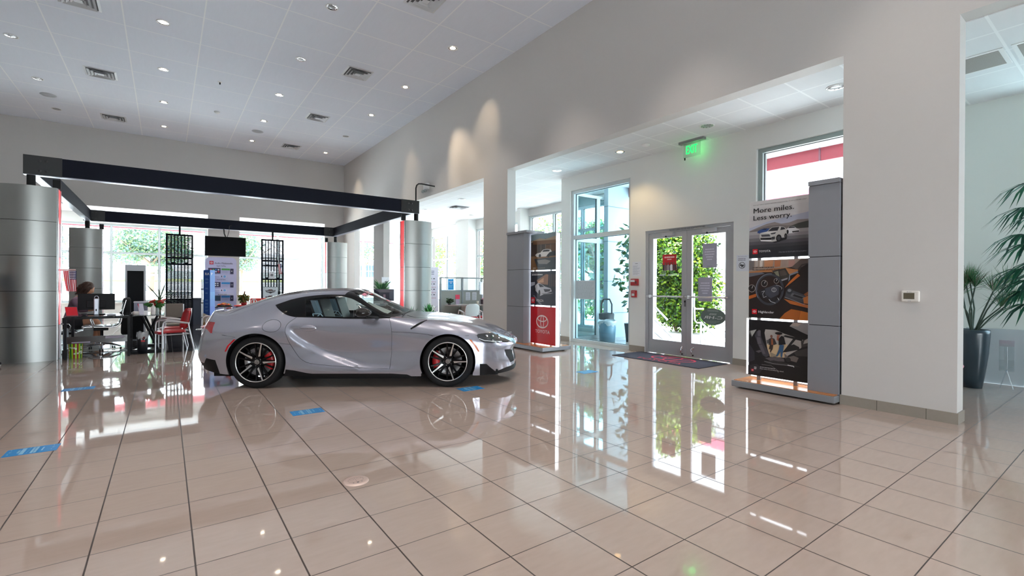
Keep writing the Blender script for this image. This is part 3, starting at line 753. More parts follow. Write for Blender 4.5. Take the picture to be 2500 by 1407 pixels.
# wheels
def wheel(x, s, rot0, cal):
    r = thing('wheel', None, None); r.parent = car; r.location = (x, s * .775, .325)
    if s > 0: r.rotation_euler = (0, 0, pi)
    # local: outer face towards -y
    mb = MB()
    mb.lathe([(.248, .10), (.262, .105), (.292, .112), (.313, .10), (.3235, .075), (.325, .05), (.325, -.10), (.318, -.118), (.29, -.125), (.25, -.12)], rubber, 56, (0, 0, 0), 'y')
    for q in range(4): mb.lathe([(.3262, -.07 + q * .04), (.3262, -.062 + q * .04)], mblack, 56, (0, 0, 0), 'y')
    for v in range(len(mb.v)): mb.v[v] = (mb.v[v][0], -mb.v[v][1], mb.v[v][2])
    t = mb.build('tyre', r)
    mb = MB()
    mb.lathe([(.250, -.100), (.246, -.108), (.238, -.106), (.236, -.096)], machined, 64, (0, 0, 0), 'y')
    mb.lathe([(.238, -.1), (.228, -.085), (.222, -.02), (.222, .10)], gblack, 48, (0, 0, 0), 'y')
    mb.build('rim', r)
    def spoke(mb, a, w0, w1, r0, r1, y0, y1, mat, dep=.03):
        ca, sa = cos(a), sin(a); P = lambda rr, w, y: (rr * ca - w * sa, y, rr * sa + w * ca)
        v = [P(r0, w0, y0), P(r0, -w0, y0), P(r1, -w1, y1), P(r1, w1, y1), P(r0, w0, y0 + dep), P(r0, -w0, y0 + dep), P(r1, -w1, y1 + dep), P(r1, w1, y1 + dep)]
        mb.add(v, [(0, 1, 2, 3), (4, 7, 6, 5), (0, 4, 5, 1), (1, 5, 6, 2), (2, 6, 7, 3), (3, 7, 4, 0)], mat)
    for k in range(5):
        a = rot0 + 2 * pi * k / 5; mb = MB()
        spoke(mb, a, .032, .011, .03, .240, -.066, -.098, gblack)
        # machined blade along one flank, pointed at the rim
        ca, sa = cos(a), sin(a); P = lambda rr, w, y: (rr * ca - w * sa, y, rr * sa + w * ca)
        mb.add([P(.070, .002, -.0725), P(.080, -.024, -.0735), P(.15, -.012, -.0860), P(.241, -.008, -.0990), P(.241, .006, -.0990), P(.15, .004, -.0865)], [(0, 1, 2, 3, 4, 5)], machined)
        for off in (.36, .90):
            spoke(mb, a + off, .013, .009, .05, .235, -.055, -.085, gblack, .025)
        mb.build('spoke', r)
    mb = MB(); mb.lathe([(.062, -.04), (.058, -.066), (.03, -.07), (.0, -.07)], gblack, 24, (0, 0, 0), 'y'); 
    for k in range(5):
        a = rot0 + .63 + 2 * pi * k / 5; mb.ball((.05 * cos(a), -.062, .05 * sin(a)), .008, steel, 8, 5)
    hub = mb.build('hub', r)
    ar = Art((-.029, -.071, -.029), (1, 0, 0), (0, 0, 1), .058, .058, .0005)
    ar.ell(.5, .5, .5, .5, machined); ar.ell(.5, .5, .43, .43, mblack); ar.ring(.5, .5, .36, .30, .06, machined); ar.ring(.5, .5, .13, .28, .05, machined); ar.ring(.5, .60, .28, .15, .05, machined)
    ar.build('centre_cap', r)
    MB().lathe([(.175, -.02), (.175, .0), (.09, .0), (.09, -.022), (.175, -.02)], steel, 40, (0, 0, 0), 'y').build('brake_disc', r)
    mb = MB(); a0 = radians(cal)
    mb.lathe([(.105, -.035), (.105, -.05), (.165, -.055), (.20, -.045), (.20, -.02), (.105, -.02), (.105, -.035)], redcal, 14, (0, 0, 0), 'y', arc=(a0 - .62, a0 + .62))
    for e in (-.62, .62):
        ca, sa = cos(a0 + e), sin(a0 + e); mb.add([(q * ca, y, q * sa) for q, y in ((.105, -.035), (.105, -.05), (.165, -.055), (.20, -.045), (.20, -.02), (.105, -.02))], [(0, 1, 2, 3, 4, 5)], redcal)
    mb.build('brake_caliper', r)
    return r
wheel(WX[0], -1, radians(2), 5); wheel(WX[1], -1, radians(0), 172)
wheel(WX[0], 1, radians(20), 175); wheel(WX[1], 1, radians(40), 8)
half.free()
# ------------------------------------------------------------------ outdoors
def leaf_mesh(blobs, n, size, mats, seed, mb=None, up=0.25):
    """leaves scattered through a set of ellipsoids (cx,cy,cz,rx,ry,rz); more of them near the skin"""
    r = random.Random(seed); mb = mb or MB(); tot = sum(b[3] * b[4] * b[5] for b in blobs)
    for b in blobs:
        for _ in range(max(8, int(n * b[3] * b[4] * b[5] / tot))):
            d = Vector((r.gauss(0, 1), r.gauss(0, 1), r.gauss(0, 1))).normalized(); k = (0.35 + 0.65 * r.random()) ** 0.6
            p = Vector((b[0] + d.x * b[3] * k, b[1] + d.y * b[4] * k, b[2] + d.z * b[5] * k))
            ax = Vector((r.gauss(0, 1), r.gauss(0, 1), r.gauss(0, .6) - .3)).normalized()
            sd = ax.cross(d + Vector((r.gauss(0, .5), r.gauss(0, .5), up + r.gauss(0, .4))))
            if sd.length < 1e-3: continue
            sd = sd.normalized() * size * (.22 + .12 * r.random()); L = ax * size * (.7 + .6 * r.random())
            mb.add([p, p + L * .5 + sd, p + L, p + L * .5 - sd], [(0, 1, 2, 3)], mats[r.randrange(len(mats))])
    return mb
def leafm(name, r_, g_, b_):
    if name in _mats: return _mats[name]
    m = M(name, srgb(r_, g_, b_), 0.5, spec=.3); n = m.node_tree.nodes; l = m.node_tree.links
    tr = n.new('ShaderNodeBsdfTranslucent'); tr.inputs[0].default_value = (*[min(1, c * 1.5) for c in srgb(r_, g_, b_)], 1); mx = n.new('ShaderNodeMixShader'); mx.inputs[0].default_value = .4
    l.new(n['Principled BSDF'].outputs[0], mx.inputs[1]); l.new(tr.outputs[0], mx.inputs[2]); l.new(mx.outputs[0], n['Material Output'].inputs[0]); return m
LG = [leafm('leaf_bright', 112, 136, 30), leafm('leaf_mid', 72, 108, 32), leafm('leaf_dark', 40, 68, 28), leafm('leaf_deep', 20, 38, 18)]
LP = [leafm('leaf_haze_pale', 96, 114, 76), leafm('leaf_haze_grey', 84, 108, 84), leafm('leaf_haze_blue', 78, 104, 100)]  # haze beyond the glazing put into these paler, bluer leaf colours
bark = M('bark', srgb(96, 80, 66), 0.9, noise=.2, nscale=8)
stucco = M('white_stucco', srgb(176, 176, 180), 0.8)
asph = M('pale_concrete', srgb(224, 222, 218), 0.9, noise=.05, nscale=3)
mb = MB()
mb.add([(-60, YX + .2, -.02), (60, YX + .2, -.02), (60, 27, -.02), (-60, 27, -.02), (60, 60, .82), (-60, 60, .82), (60, 40, .82), (-60, 40, .82)], [(0, 1, 2, 3), (3, 2, 6, 7), (7, 6, 4, 5)], asph)
mb.quad((XF + .2, -20, -.02), (60, -20, -.02), (60, YX + .2, -.02), (XF + .2, YX + .2, -.02), asph)
mb.quad((XE + .2, 2.5, -.02), (XF + .2, 2.5, -.02), (XF + .2, 8.5, -.02), (XE + .2, 8.5, -.02), asph)
mb.quad((-60, -40, -.02), (60, -40, -.02), (60, -7.2, -.02), (-60, -7.2, -.02), asph)
tag(mb.build('ground'), kind='structure')
# entrance canopy: pale soffit, red fascia with an open joint, pale lower rail
redf = M('red_fascia', srgb(136, 42, 58), 0.45)
mb = MB()
mb.box(XE + .2, 9.72, 2.5, 8.35, 3.93, 4.0, wallw)
tag(mb.build('trim_3'), kind='structure')
mb = MB()
for a, b in ((-2, 3.72), (3.75, 8.3)): mb.box(9.72, 9.80, a, b, 3.62, 4.15, redf)
mb.box(9.70, 9.74, 3.722, 3.748, 3.62, 4.15, C(110, 70, 86, .6))
tag(mb.build('trim_4'), kind='structure')
t = thing('building', 'white building with a low pink wall band beyond the entrance doors', 'building', (0, 0, 0))
mb = MB(); mb.box(15.0, 15.4, -4, 11.2, 0, 9, stucco)
for z in (1.6, 2.6, 3.6, 5.2): mb.box(14.985, 15.0, -4, 11.2, z, z + .02, C(110, 114, 124, .8))
for y in (2.5, 6.5): mb.box(14.985, 15.0, y, y + .02, 0, 9, C(130, 132, 142, .8))
mb.build('wall_panel', t)
MB().box(14.9, 15.0, -4, 11.2, 3.82, 4.12, M('pink_band', srgb(164, 58, 88), .6)).build('wall_band', t)
# panelled grey pier beside the vestibule
t = thing('panelled_pier', 'pale grey panel-clad pier outside the entrance window', 'pier', (0, 0, 0))
pg = M('panel_grey', srgb(172, 184, 192), 0.5)
mb = MB(); mb.box(8.95, 10.9, 8.2, 8.34, 0, 3.92, pg)
for z in (.62, 1.42, 2.42, 3.3): mb.box(8.945, 10.91, 8.19, 8.345, z, z + .015, C(120, 130, 138, .6))
mb.build('cladding', t)
# rear canopy with its red edge
mb = MB(); mb.box(-12, 11, YX + .2, 25.4, 4.05, 4.15, wallw); mb.box(-12, 11, 25.4, 25.5, 3.62, 4.2, redf)
mb.box(XF + .2, 10.9, 8.9, YX + .2, 4.05, 4.15, wallw); mb.box(10.9, 11.0, 9.0, 25.4, 3.80, 4.2, redf)
tag(mb.build('trim_5'), kind='structure')
# bush and stair rails outside the doors
b = thing('bush', 'tall leafy green bush growing outside the entrance doors', 'bush', (11.95, 8.25, 0))
blobs = [(.1, .0, 1.0, .8, .95, 1.0), (-.1, -.25, 2.0, .75, .85, .8), (.2, .45, 2.9, .8, .9, .9), (0, -.75, 1.3, .55, .6, .8), (.2, .75, 1.6, .7, .8, 1.3), (0, -.55, 2.5, .5, .6, .6), (.1, -.5, .55, .6, .8, .55)]
leaf_mesh(blobs, 20000, .11, LG + LG[:2], 3).build('foliage', b)
mb = MB()
for k in range(6): mb.tube([(.1 * (k % 3), .2 * (k - 2.5) * .4, 0), (.1, .28 * (k - 2.5), 1.3), (.1, .38 * (k - 2.5), 2.6)], [.035, .025, .012], bark, 6)
mb.build('stem', b)
whitep = M('white_rail', srgb(238, 240, 242), .4)
t = thing('stair_rail', 'white three-bar stair rail sloping down outside the left door leaf', 'railing', (9.6, 7.3, 0))
for z0, y1, z1 in ((.83, -.39, .51), (.52, -.54, .09), (.21, -.28, .03)):
    MB().tube([(0, .5, z0 + .4), (0, 0, z0), (0, y1, z1)], .024, whitep, 8).build('bar', t)
MB().tube([(0, .5, 0), (0, .5, 1.3)], .024, whitep, 8).build('post', t)
t = thing('stair_rail', 'white looped stair rail sloping down outside the right door leaf', 'railing', (9.6, 6.0, 0))
MB().tube([(0, .04, .51), (0, -.47, .075)], .022, whitep, 8).build('bar', t)
MB().tube([(0, .01, .2), (0, -.18, .045)], .02, whitep, 8).build('bar', t)
MB().tube([(0, .04, 0), (0, .04, .51)], .022, whitep, 8).build('post', t)
MB().tube([(0, -.02, .81), (0, .16, .80), (0, .21, .84), (0, .21, 1.15)], .018, whitep, 8).build('loop', t)
MB().tube([(0, .04, .50), (0, .14, .49), (0, .19, .54), (0, .20, .75), (0, .205, .84)], .018, whitep, 8).build('loop', t)
MB().tube([(0, -.33, .466), (0, -.455, .345), (0, -.63, .359)], .018, whitep, 8).build('loop', t)
MB().tube([(0, -.555, 0), (0, -.555, .355)], .022, whitep, 8).build('post', t)
# planter tree, palm and litter bins seen through the entrance glass
def bin_bag(name, label, loc, r, h, mat, cat='trash bin'):
    t = thing(name, label, cat, loc)
    MB().lathe([(0, .0), (r * .86, 0), (r, h), (r * .93, h), (r * .8, .02), (0, .02)], mat, 22).build('body', t)
    mb = MB(); n = 22; rr = random.Random(4); v = []
    prof = [(.95, h - .09), (1.05, h - .03), (1.06, h + .03), (.95, h + .045), (.8, h - .02)]
    for i in range(n):
        a = 2 * pi * i / n
        for q, z in prof: k = q * r * (1 + .07 * rr.uniform(-1, 1)); v.append((k * cos(a), k * sin(a), z + .018 * rr.uniform(-1, 1)))
    mb.add(v, [(i * 5 + j, ((i + 1) % n) * 5 + j, ((i + 1) % n) * 5 + j + 1, i * 5 + j + 1) for i in range(n) for j in range(4)], M('bin_liner', (.55, .58, .60), .25), True)
    mb.build('liner', t); return t
bin_bag('trash_can', 'blue-grey trash can with a clear liner outside the entrance window', (8.42, 7.72, 0), .21, .46, M('bin_blue', srgb(96, 128, 146), .35))
t = thing('litter_bin', 'dark litter bin with a looped handle outside the entrance window', 'litter bin', (9.2, 9.0, 0))
t.location = (8.75, 8.05, 0)
MB().lathe([(0, 0), (.16, 0), (.19, .62), (.17, .64), (0, .66)], C(50, 54, 58, .5), 18).build('body', t)
MB().tube([(0, -.17, .62), (0, -.17, .86), (0, -.10, .98), (0, .10, .98), (0, .17, .86), (0, .17, .62)], .02, C(40, 44, 48, .5), 8).build('handle', t)
t = thing('potted_tree', 'slender potted tree behind the trash can outside the entrance window', 'tree', (8.95, 7.38, 0))
MB().lathe([(0, 0), (.17, 0), (.22, .42), (.19, .42), (.18, .36), (0, .36)], C(70, 74, 78, .6), 20).build('pot', t)
MB().tube([(0, 0, .36), (.02, .03, 1.3), (0, 0, 2.5)], [.03, .022, .01], bark, 7).build('stem', t)
leaf_mesh([(0, .05, 2.1, .3, .35, .5), (0, .2, 1.5, .28, .34, .4), (0, -.05, 1.0, .24, .3, .3), (0, .1, 2.5, .2, .25, .3)], 230, .17, LP + LG[2:3], 11).build('foliage', t)

# trees, bank and guard house beyond the rear glazing
def tree(loc, label, blobs, n, size, mats, seed, hgt, r=.22):
    t = thing('tree', label, 'tree', loc)
    leaf_mesh(blobs, n, size, mats, seed).build('crown', t)
    mb = MB(); mb.tube([(0, 0, -.5), (.1, 0, hgt * .5), (0, .1, hgt)], [r, r * .8, r * .4], bark, 8)
    for k in range(5): a = k * 1.3; mb.tube([(0.05, 0, hgt * .55), (1.3 * cos(a), 1.0 * sin(a), hgt * .8), (2.2 * cos(a), 1.6 * sin(a), hgt)], [r * .5, r * .3, .03], bark, 6)
    mb.build('trunk', t)
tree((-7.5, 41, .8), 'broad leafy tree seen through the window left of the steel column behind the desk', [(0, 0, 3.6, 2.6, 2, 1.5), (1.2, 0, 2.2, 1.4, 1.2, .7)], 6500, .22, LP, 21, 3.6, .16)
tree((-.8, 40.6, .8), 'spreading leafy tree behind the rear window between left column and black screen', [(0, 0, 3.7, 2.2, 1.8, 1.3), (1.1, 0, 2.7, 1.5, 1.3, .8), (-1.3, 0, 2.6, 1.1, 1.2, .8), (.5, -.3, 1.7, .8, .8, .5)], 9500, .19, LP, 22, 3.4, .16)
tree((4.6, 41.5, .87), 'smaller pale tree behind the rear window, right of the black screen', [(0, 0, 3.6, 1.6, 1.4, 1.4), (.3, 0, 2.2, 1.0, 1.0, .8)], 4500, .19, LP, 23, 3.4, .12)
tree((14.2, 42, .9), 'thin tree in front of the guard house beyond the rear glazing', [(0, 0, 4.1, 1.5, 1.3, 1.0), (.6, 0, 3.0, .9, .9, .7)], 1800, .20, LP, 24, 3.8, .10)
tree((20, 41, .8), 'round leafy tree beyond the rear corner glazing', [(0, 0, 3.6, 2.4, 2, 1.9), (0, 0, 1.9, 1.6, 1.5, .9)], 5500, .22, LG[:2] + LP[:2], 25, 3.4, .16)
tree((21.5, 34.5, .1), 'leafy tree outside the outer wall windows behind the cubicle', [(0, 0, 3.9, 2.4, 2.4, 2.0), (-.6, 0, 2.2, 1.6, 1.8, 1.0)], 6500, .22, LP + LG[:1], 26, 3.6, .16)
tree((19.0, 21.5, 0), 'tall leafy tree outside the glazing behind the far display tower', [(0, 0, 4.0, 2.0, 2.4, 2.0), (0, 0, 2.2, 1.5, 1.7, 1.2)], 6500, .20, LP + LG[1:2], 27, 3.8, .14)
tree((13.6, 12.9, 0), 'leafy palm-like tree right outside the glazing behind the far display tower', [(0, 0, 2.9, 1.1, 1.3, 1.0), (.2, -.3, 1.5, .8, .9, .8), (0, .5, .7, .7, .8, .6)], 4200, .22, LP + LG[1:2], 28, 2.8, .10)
t = thing('retaining_wall', 'pale stone bank and kerb wall beyond the rear glazing', 'wall')
rockm = M('pale_rock', srgb(118, 124, 134), .9, noise=.16, nscale=.8, bump=.3)
mb = MB(); mb.prism([(47.0, .8), (47.0, 2.4), (50, 4.2), (55, 4.6), (55, .8)], 'x', -45, 12.2, rockm); mb.build('bank', t)
mb = MB(); mb.box(-45, 40, 44.0, 44.3, .8, 1.50, M('kerb_stone', srgb(112, 116, 122), .9, noise=.12, nscale=1.5)); mb.build('kerb', t)
MB().box(-45, 12.2, 44.3, 47.0, .8, 1.72, M('verge_grass', srgb(124, 132, 84), .9, noise=.2, nscale=4)).build('grass_verge', t)
t = thing('guard_house', 'low pale guard house with barred windows beyond the rear glazing', 'building', (16.6, 49, .8))
MB().box(-2.6, 3.8, -1.5, 1.5, 0, 3.0, C(128, 138, 150, .8)).build('walls', t)
for k in range(2): MB().box(-.8 + k * 1.55, .6 + k * 1.55, -1.53, -1.5, 1.35, 2.55, C(50, 62, 86, .3)).build('window', t)
mb = MB()
for k in range(12): mb.box(-.86 + k * .28, -.82 + k * .28, -1.56, -1.53, 1.3, 2.6, whitep)
mb.box(-.86, 2.3, -1.56, -1.53, 1.93, 1.97, whitep); mb.build('window_bars', t)
t = thing('fence', 'pale steel picket fence left of the guard house', 'fence', (13.9, 47.2, .82))
mb = MB()
for k in range(16): mb.box(-1.6 + k * .1, -1.57 + k * .1, -.02, .02, 0, 2.5, C(110, 124, 142, .6))
for z in (.3, 2.3): mb.box(-1.6, -.07, -.03, .03, z, z + .06, C(110, 124, 142, .6))
mb.build('pickets', t)

# ------------------------------------------------------------------ ceiling fixtures
ORD = ['first', 'second', 'third', 'fourth', 'fifth', 'sixth', 'seventh', 'eighth', 'ninth', 'tenth']
trimw = M('fixture_white', srgb(232, 232, 232), .5); refl = M('reflector_chrome', (.72, .73, .75), .12, 1.0)
warm_on = M('lamp_lit', (1, .9, .75), .5, emit=(1.0, .86, .66), es=14.0)
lampoff = M('lamp_unlit', (.30, .31, .33), .3)
def downlight(x, y, z, r, lit, label, group, power=0, col=(1, .91, .80), spot=1.25, blend=.75, mat=None):
    t = thing('downlight', label, 'ceiling light', (x, y, z), 0, group)
    MB().lathe([(r + .018, -.001), (r + .016, -.008), (r, -.006), (r - .006, .0)], trimw, 24).build('trim_ring', t)
    mb = MB(); mb.lathe([(r - .002, -.004), (r * .9, -.0015), (r * .62, -.0009)], refl, 24)
    for k in range(10):
        a = 2 * pi * k / 10; mb.add([(r * .6 * cos(a - .1), r * .6 * sin(a - .1), -.0015), (r * .9 * cos(a - .12), r * .9 * sin(a - .12), -.0028), (r * .9 * cos(a + .12), r * .9 * sin(a + .12), -.0028), (r * .6 * cos(a + .1), r * .6 * sin(a + .1), -.0015)], [(0, 1, 2, 3)], M('reflector_dark', (.10, .10, .11), .3))
    mb.build('reflector', t)
    MB().lathe([(r * .62, -.0012), (r * .4, -.0075), (0, -.009)], (mat or warm_on) if lit else lampoff, 20).build('lamp', t)
    if power:
        d = bpy.data.lights.new('downlight_beam', 'SPOT'); d.energy = power; d.color = col; d.spot_size = spot; d.spot_blend = blend; d.shadow_soft_size = r * .6
        o = bpy.data.objects.new('downlight_beam', d); COL.objects.link(o); o.parent = t; o.location = (0, 0, -.03)
    return t
HX = [-2.535, -.05, 2.417, 4.89]; HY = [18.73, 16.24, 13.78, 11.32, 8.87]
on = {(-.05, 11.32), (-.05, 13.78), (-.05, 16.24), (-.05, 18.73), (2.417, 13.78), (2.417, 16.24), (2.417, 18.73), (4.89, 8.87), (4.89, 11.32), (4.89, 13.78), (4.89, 18.73)}
POW = 150
for x in HX:
    for y in HY:
        if (x, y) in ((-2.535, 8.87), (-.05, 8.87), (-2.535, 11.32)): continue
        k = HX[::-1].index(x); j = HY.index(y); lit = (x, y) in on
        downlight(x, y, HC, .095, lit, '%s hall ceiling downlight, %s row from right wall, %s from back wall' % ('lit' if lit else 'unlit', ORD[k], ORD[j]), 'hall ceiling downlights', POW if lit else 0)
for x in HX:
    for y in (6.4, 3.95, 1.5, -.95, -3.4):
        if (x, y) in ((2.417, 6.4),): continue
        k = HX[::-1].index(x); j = 5 + [6.4, 3.95, 1.5, -.95, -3.4].index(y)
        downlight(x, y, HC, .095, True, 'lit hall ceiling downlight overhead, %s row from right wall, %s from back wall' % (ORD[k], ORD[j]), 'hall ceiling downlights', POW * .85, (1, .89, .80))
for i, (x, y) in enumerate(((6.94, 2.48), (6.97, 4.30), (7.0, 6.12), (7.01, 7.94))):
    lit = i == 2
    lab = ['chrome unlit downlight in aisle ceiling nearest the big white pier', 'chrome unlit downlight in aisle ceiling just behind the exit sign', 'gold-lit downlight in aisle ceiling before the entrance window', 'chrome unlit downlight in aisle ceiling above the far display tower'][i]
    downlight(x, y, AC, .10, lit, lab, 'aisle ceiling downlights', 34 if lit else 0, (1, .72, .34), 2.0, .6, M('lamp_gold', (1, .8, .4), .4, emit=(1, .62, .24), es=4))
for i, (x, y) in enumerate(((7.08, 12.24), (8.92, 14.75), (7.07, 14.65), (8.98, 17.2))):
    downlight(x, y, AC, .10, False, 'chrome unlit downlight in far aisle ceiling, %s from the near pier' % ORD[i], 'far aisle downlights')
# air diffusers: stepped square cones
def diffuser(x, y, z, label, s=.30, group='hall ceiling air vents'):
    t = thing('air_vent', label, 'air vent', (x, y, z), 0, group); wm = M('vent_white', srgb(214, 216, 220), .5)
    mb = MB()
    def ringf(a, b, za, zb, mat):
        v = [(-a, -a, za), (a, -a, za), (a, a, za), (-a, a, za), (-b, -b, zb), (b, -b, zb), (b, b, zb), (-b, b, zb)]
        mb.add(v, [(i, (i + 1) % 4, 4 + (i + 1) % 4, 4 + i) for i in range(4)], mat)
    ringf(s, s * .86, -.001, -.012, wm); mb.build('frame', t)
    mb = MB(); mb.quad((-s * .86, -s * .86, -.0012), (s * .86, -s * .86, -.0012), (s * .86, s * .86, -.0012), (-s * .86, s * .86, -.0012), M('vent_dark', (.16, .16, .17), .8)); mb.build('duct_opening', t)
    mb = MB()
    for k in range(3): ringf(s * (.80 - .22 * k), s * (.66 - .22 * k), -.034 - .006 * k, -.006, wm)
    mb.quad(*[(s * q * .2, s * w * .2, -.034) for q, w in ((-1, -1), (1, -1), (1, 1), (-1, 1))], wm)
    mb.build('louvre', t)
    return t
for i, (x, y, l) in enumerate(((-1.255, 11.3, 'square ceiling air vent at the upper left corner of the view'), (-1.255, 14.93, 'square ceiling air vent in the left row, second from the back wall'), (-1.27, 18.67, 'square ceiling air vent in the left row, nearest the back wall'),
        (3.68, 7.66, 'square ceiling air vent at the top edge over the car'), (3.66, 11.27, 'square ceiling air vent in the right row, third from the back wall'), (3.665, 14.94, 'square ceiling air vent in the right row, second from the back wall'), (3.665, 18.63, 'square ceiling air vent in the right row, nearest the back wall'))):
    diffuser(x, y, HC, l)
diffuser(7.7, 13.5, AC, 'square air vent in the far aisle ceiling over the cubicle', .3, 'aisle ceiling air vents')
grm = M('return_grille', srgb(150, 146, 142), .8, noise=.2, nscale=200)
for y, l in ((1.30, 'grey perforated return-air grille beside the near pier in the side aisle ceiling'), (.68, 'grey perforated return-air grille at the right edge of the side aisle ceiling')):
    t = thing('return_grille', l, 'air grille', (7.48, y, AC), 0, 'side aisle grilles')
    mb = MB(); mb.box(-.28, .28, -.28, .28, -.008, -.002, trimw); mb.build('frame', t)
    MB().box(-.24, .24, -.24, .24, -.011, -.008, grm).build('screen', t)
for x, y, l in ((-2.526, 17.47, 'flat round ceiling speaker near the left wall end'), (2.42, 17.47, 'flat round ceiling speaker between the middle and right vent rows')):
    t = thing('ceiling_speaker', l, 'speaker', (x, y, HC), 0, 'ceiling speakers'); MB().lathe([(0, -.012), (.15, -.012), (.17, -.002)], M('speaker_grille', srgb(168, 170, 176), .8), 28).build('grille', t)
t = thing('sprinkler', 'small dark sprinkler head on the hall ceiling', 'sprinkler', (1.077, 13.78, HC)); mb = MB(); mb.lathe([(.05, -.001), (.045, -.012), (0, -.014)], trimw, 16); mb.build('escutcheon', t); MB().lathe([(.012, -.012), (.018, -.05), (.0, -.075)], mblack, 10).build('head', t)
for x, y, z, l in ((1.197, 16.2, HC, 'white smoke detector on the hall ceiling left of the lit lamps'), (7.0, 5.52, AC, 'white smoke detector on the aisle ceiling left of the exit sign')):
    t = thing('smoke_detector', l, 'smoke detector', (x, y, z)); MB().lathe([(.075, -.001), (.075, -.018), (.06, -.03), (.045, -.045), (0, -.048)], trimw, 20).build('body', t)
# exit sign
t = thing('exit_sign', 'green lit exit sign hanging from the aisle ceiling near the doors', 'exit sign', (7.42, 4.86, AC), radians(0))
MB().box(-.045, .045, -.24, .24, -.045, -.002, C(150, 150, 152, .4, metal=.6)).build('canopy', t)
MB().box(-.004, .004, -.165, .165, -.29, -.045, glass_mat('sign_acrylic', (.86, .93, .88), 1, .02, .15)).build('panel', t)
ar = Art((-.006, .165, -.29), (0, -1, 0), (0, 0, 1), .33, .245, .0008)
ar.text('EXIT', .16, .24, .62, M('exit_green', (.0, .8, .1), .5, emit=(.0, 1.0, .12), es=1.6), .66, True)
ar.build('lettering', t)
MB().tube([(0, .14, -.29), (0, .14, -.33)], .012, mblack, 8).build('test_button', t)
for ly, ty, tz, e in ((11.32, 10.4, 4.25, 170), (8.87, 9.35, 4.9, 60), (13.78, 13.5, 4.6, 40), (18.73, 18.4, 4.6, 60)):
    d = bpy.data.lights.new('wall_wash_beam', 'SPOT'); d.energy = e; d.color = (1, .78, .52); d.spot_size = radians(44); d.spot_blend = .9; d.shadow_soft_size = .05
    o = bpy.data.objects.new('wall_wash_beam', d); COL.objects.link(o); o.location = (4.89, ly, HC - .03); o.rotation_euler = (Vector((XW, ty, tz)) - o.location).to_track_quat('-Z', 'Y').to_euler()
dl = bpy.data.lights.new('exit_glow', 'POINT'); dl.energy = .5; dl.color = (.1, 1, .2); dl.shadow_soft_size = .06
o = bpy.data.objects.new('exit_glow', dl); COL.objects.link(o); o.parent = t; o.location = (.09, 0, -.15)
# ------------------------------------------------------------------ beam frame on steel columns
brushed = M('brushed_steel', srgb(150, 151, 149), .38, .85, noise=.05, nscale=12, aniso=(.6, .6, 60))
navy = M('dark_beam', srgb(30, 33, 43), .65, 0, .06)
redglow = M('red_lit_panel', srgb(226, 60, 66), .35, emit=srgb(240, 40, 52), es=.45)
pinkp = M('pink_frosted_panel', srgb(224, 150, 160), .35)
chr2 = M('polished_edge', (.62, .63, .65), .2, 1.0)
def column(x0, y0, inner, label, reds, ht=2.91):
    """lens-plan column: curved face to the front, lit strip on the inner side; reds: which of five panels glow"""
    w = .70; t = thing('steel_column', label, 'column', (x0 + w / 2, y0, 0), 0, 'steel columns of the beam frame')
    z = [0, .585, 1.167, 1.75, 2.33, ht]; n = 14
    arcf = [(-w / 2 + w * i / n, -.085 * (1 - ((i / n - .5) * 2) ** 2)) for i in range(n + 1)]
    arcb = [(x, .36 - y) for x, y in arcf[::-1]]
    for k in range(5):
        mb = MB(); P = arcf + arcb; m_ = len(P); a, b = z[k] + (.004 if k else .0), z[k + 1] - .004
        vs = [(p[0], p[1], a) for p in P] + [(p[0], p[1], b) for p in P]
        mb.add(vs, [(i, (i + 1) % m_, m_ + (i + 1) % m_, m_ + i) for i in range(m_) if i not in (n, m_ - 1)], brushed, True)
        mb.add(vs, [tuple(range(m_))[::-1], tuple(range(m_, 2 * m_))], brushed)
        for s in (n, m_ - 1): mb.add([vs[s], vs[(s + 1) % m_], vs[m_ + (s + 1) % m_], vs[m_ + s]], [(0, 1, 2, 3)], brushed)
        mb.build('shell_panel', t)
    mb = MB(); mb.box(-w / 2 + .01, w / 2 - .01, .02, .34, 0.01, ht - .01, mblack); mb.build('core', t)
    xs = (w / 2) * inner
    for k in range(5):
        a, b = z[k] + .004, z[k + 1] - .004
        MB().box(xs, xs + .004 * inner, .075, .285, a if k else .01, b, redglow if k in reds else pinkp).build('strip_panel', t)
    mb = MB()
    for y in (.03, .29): mb.box(xs, xs + .016 * inner, y, y + .035, .005, ht - .005, chr2)
    mb.build('strip_edge', t)
    return t
column(-2.185, 11.0, 1, 'brushed steel column at the left edge of the view', (1, 2, 4))
column(4.775, 11.0, -1, 'brushed steel column with glowing red strip behind the car bonnet', (0, 1, 2, 3, 4))
column(-2.185, 18.0, 1, 'brushed steel column behind the desk, left end of the rear beam', (), 2.88)
column(4.785, 18.0, -1, 'brushed steel column at the right end of the rear beam', (3, 4), 2.88)
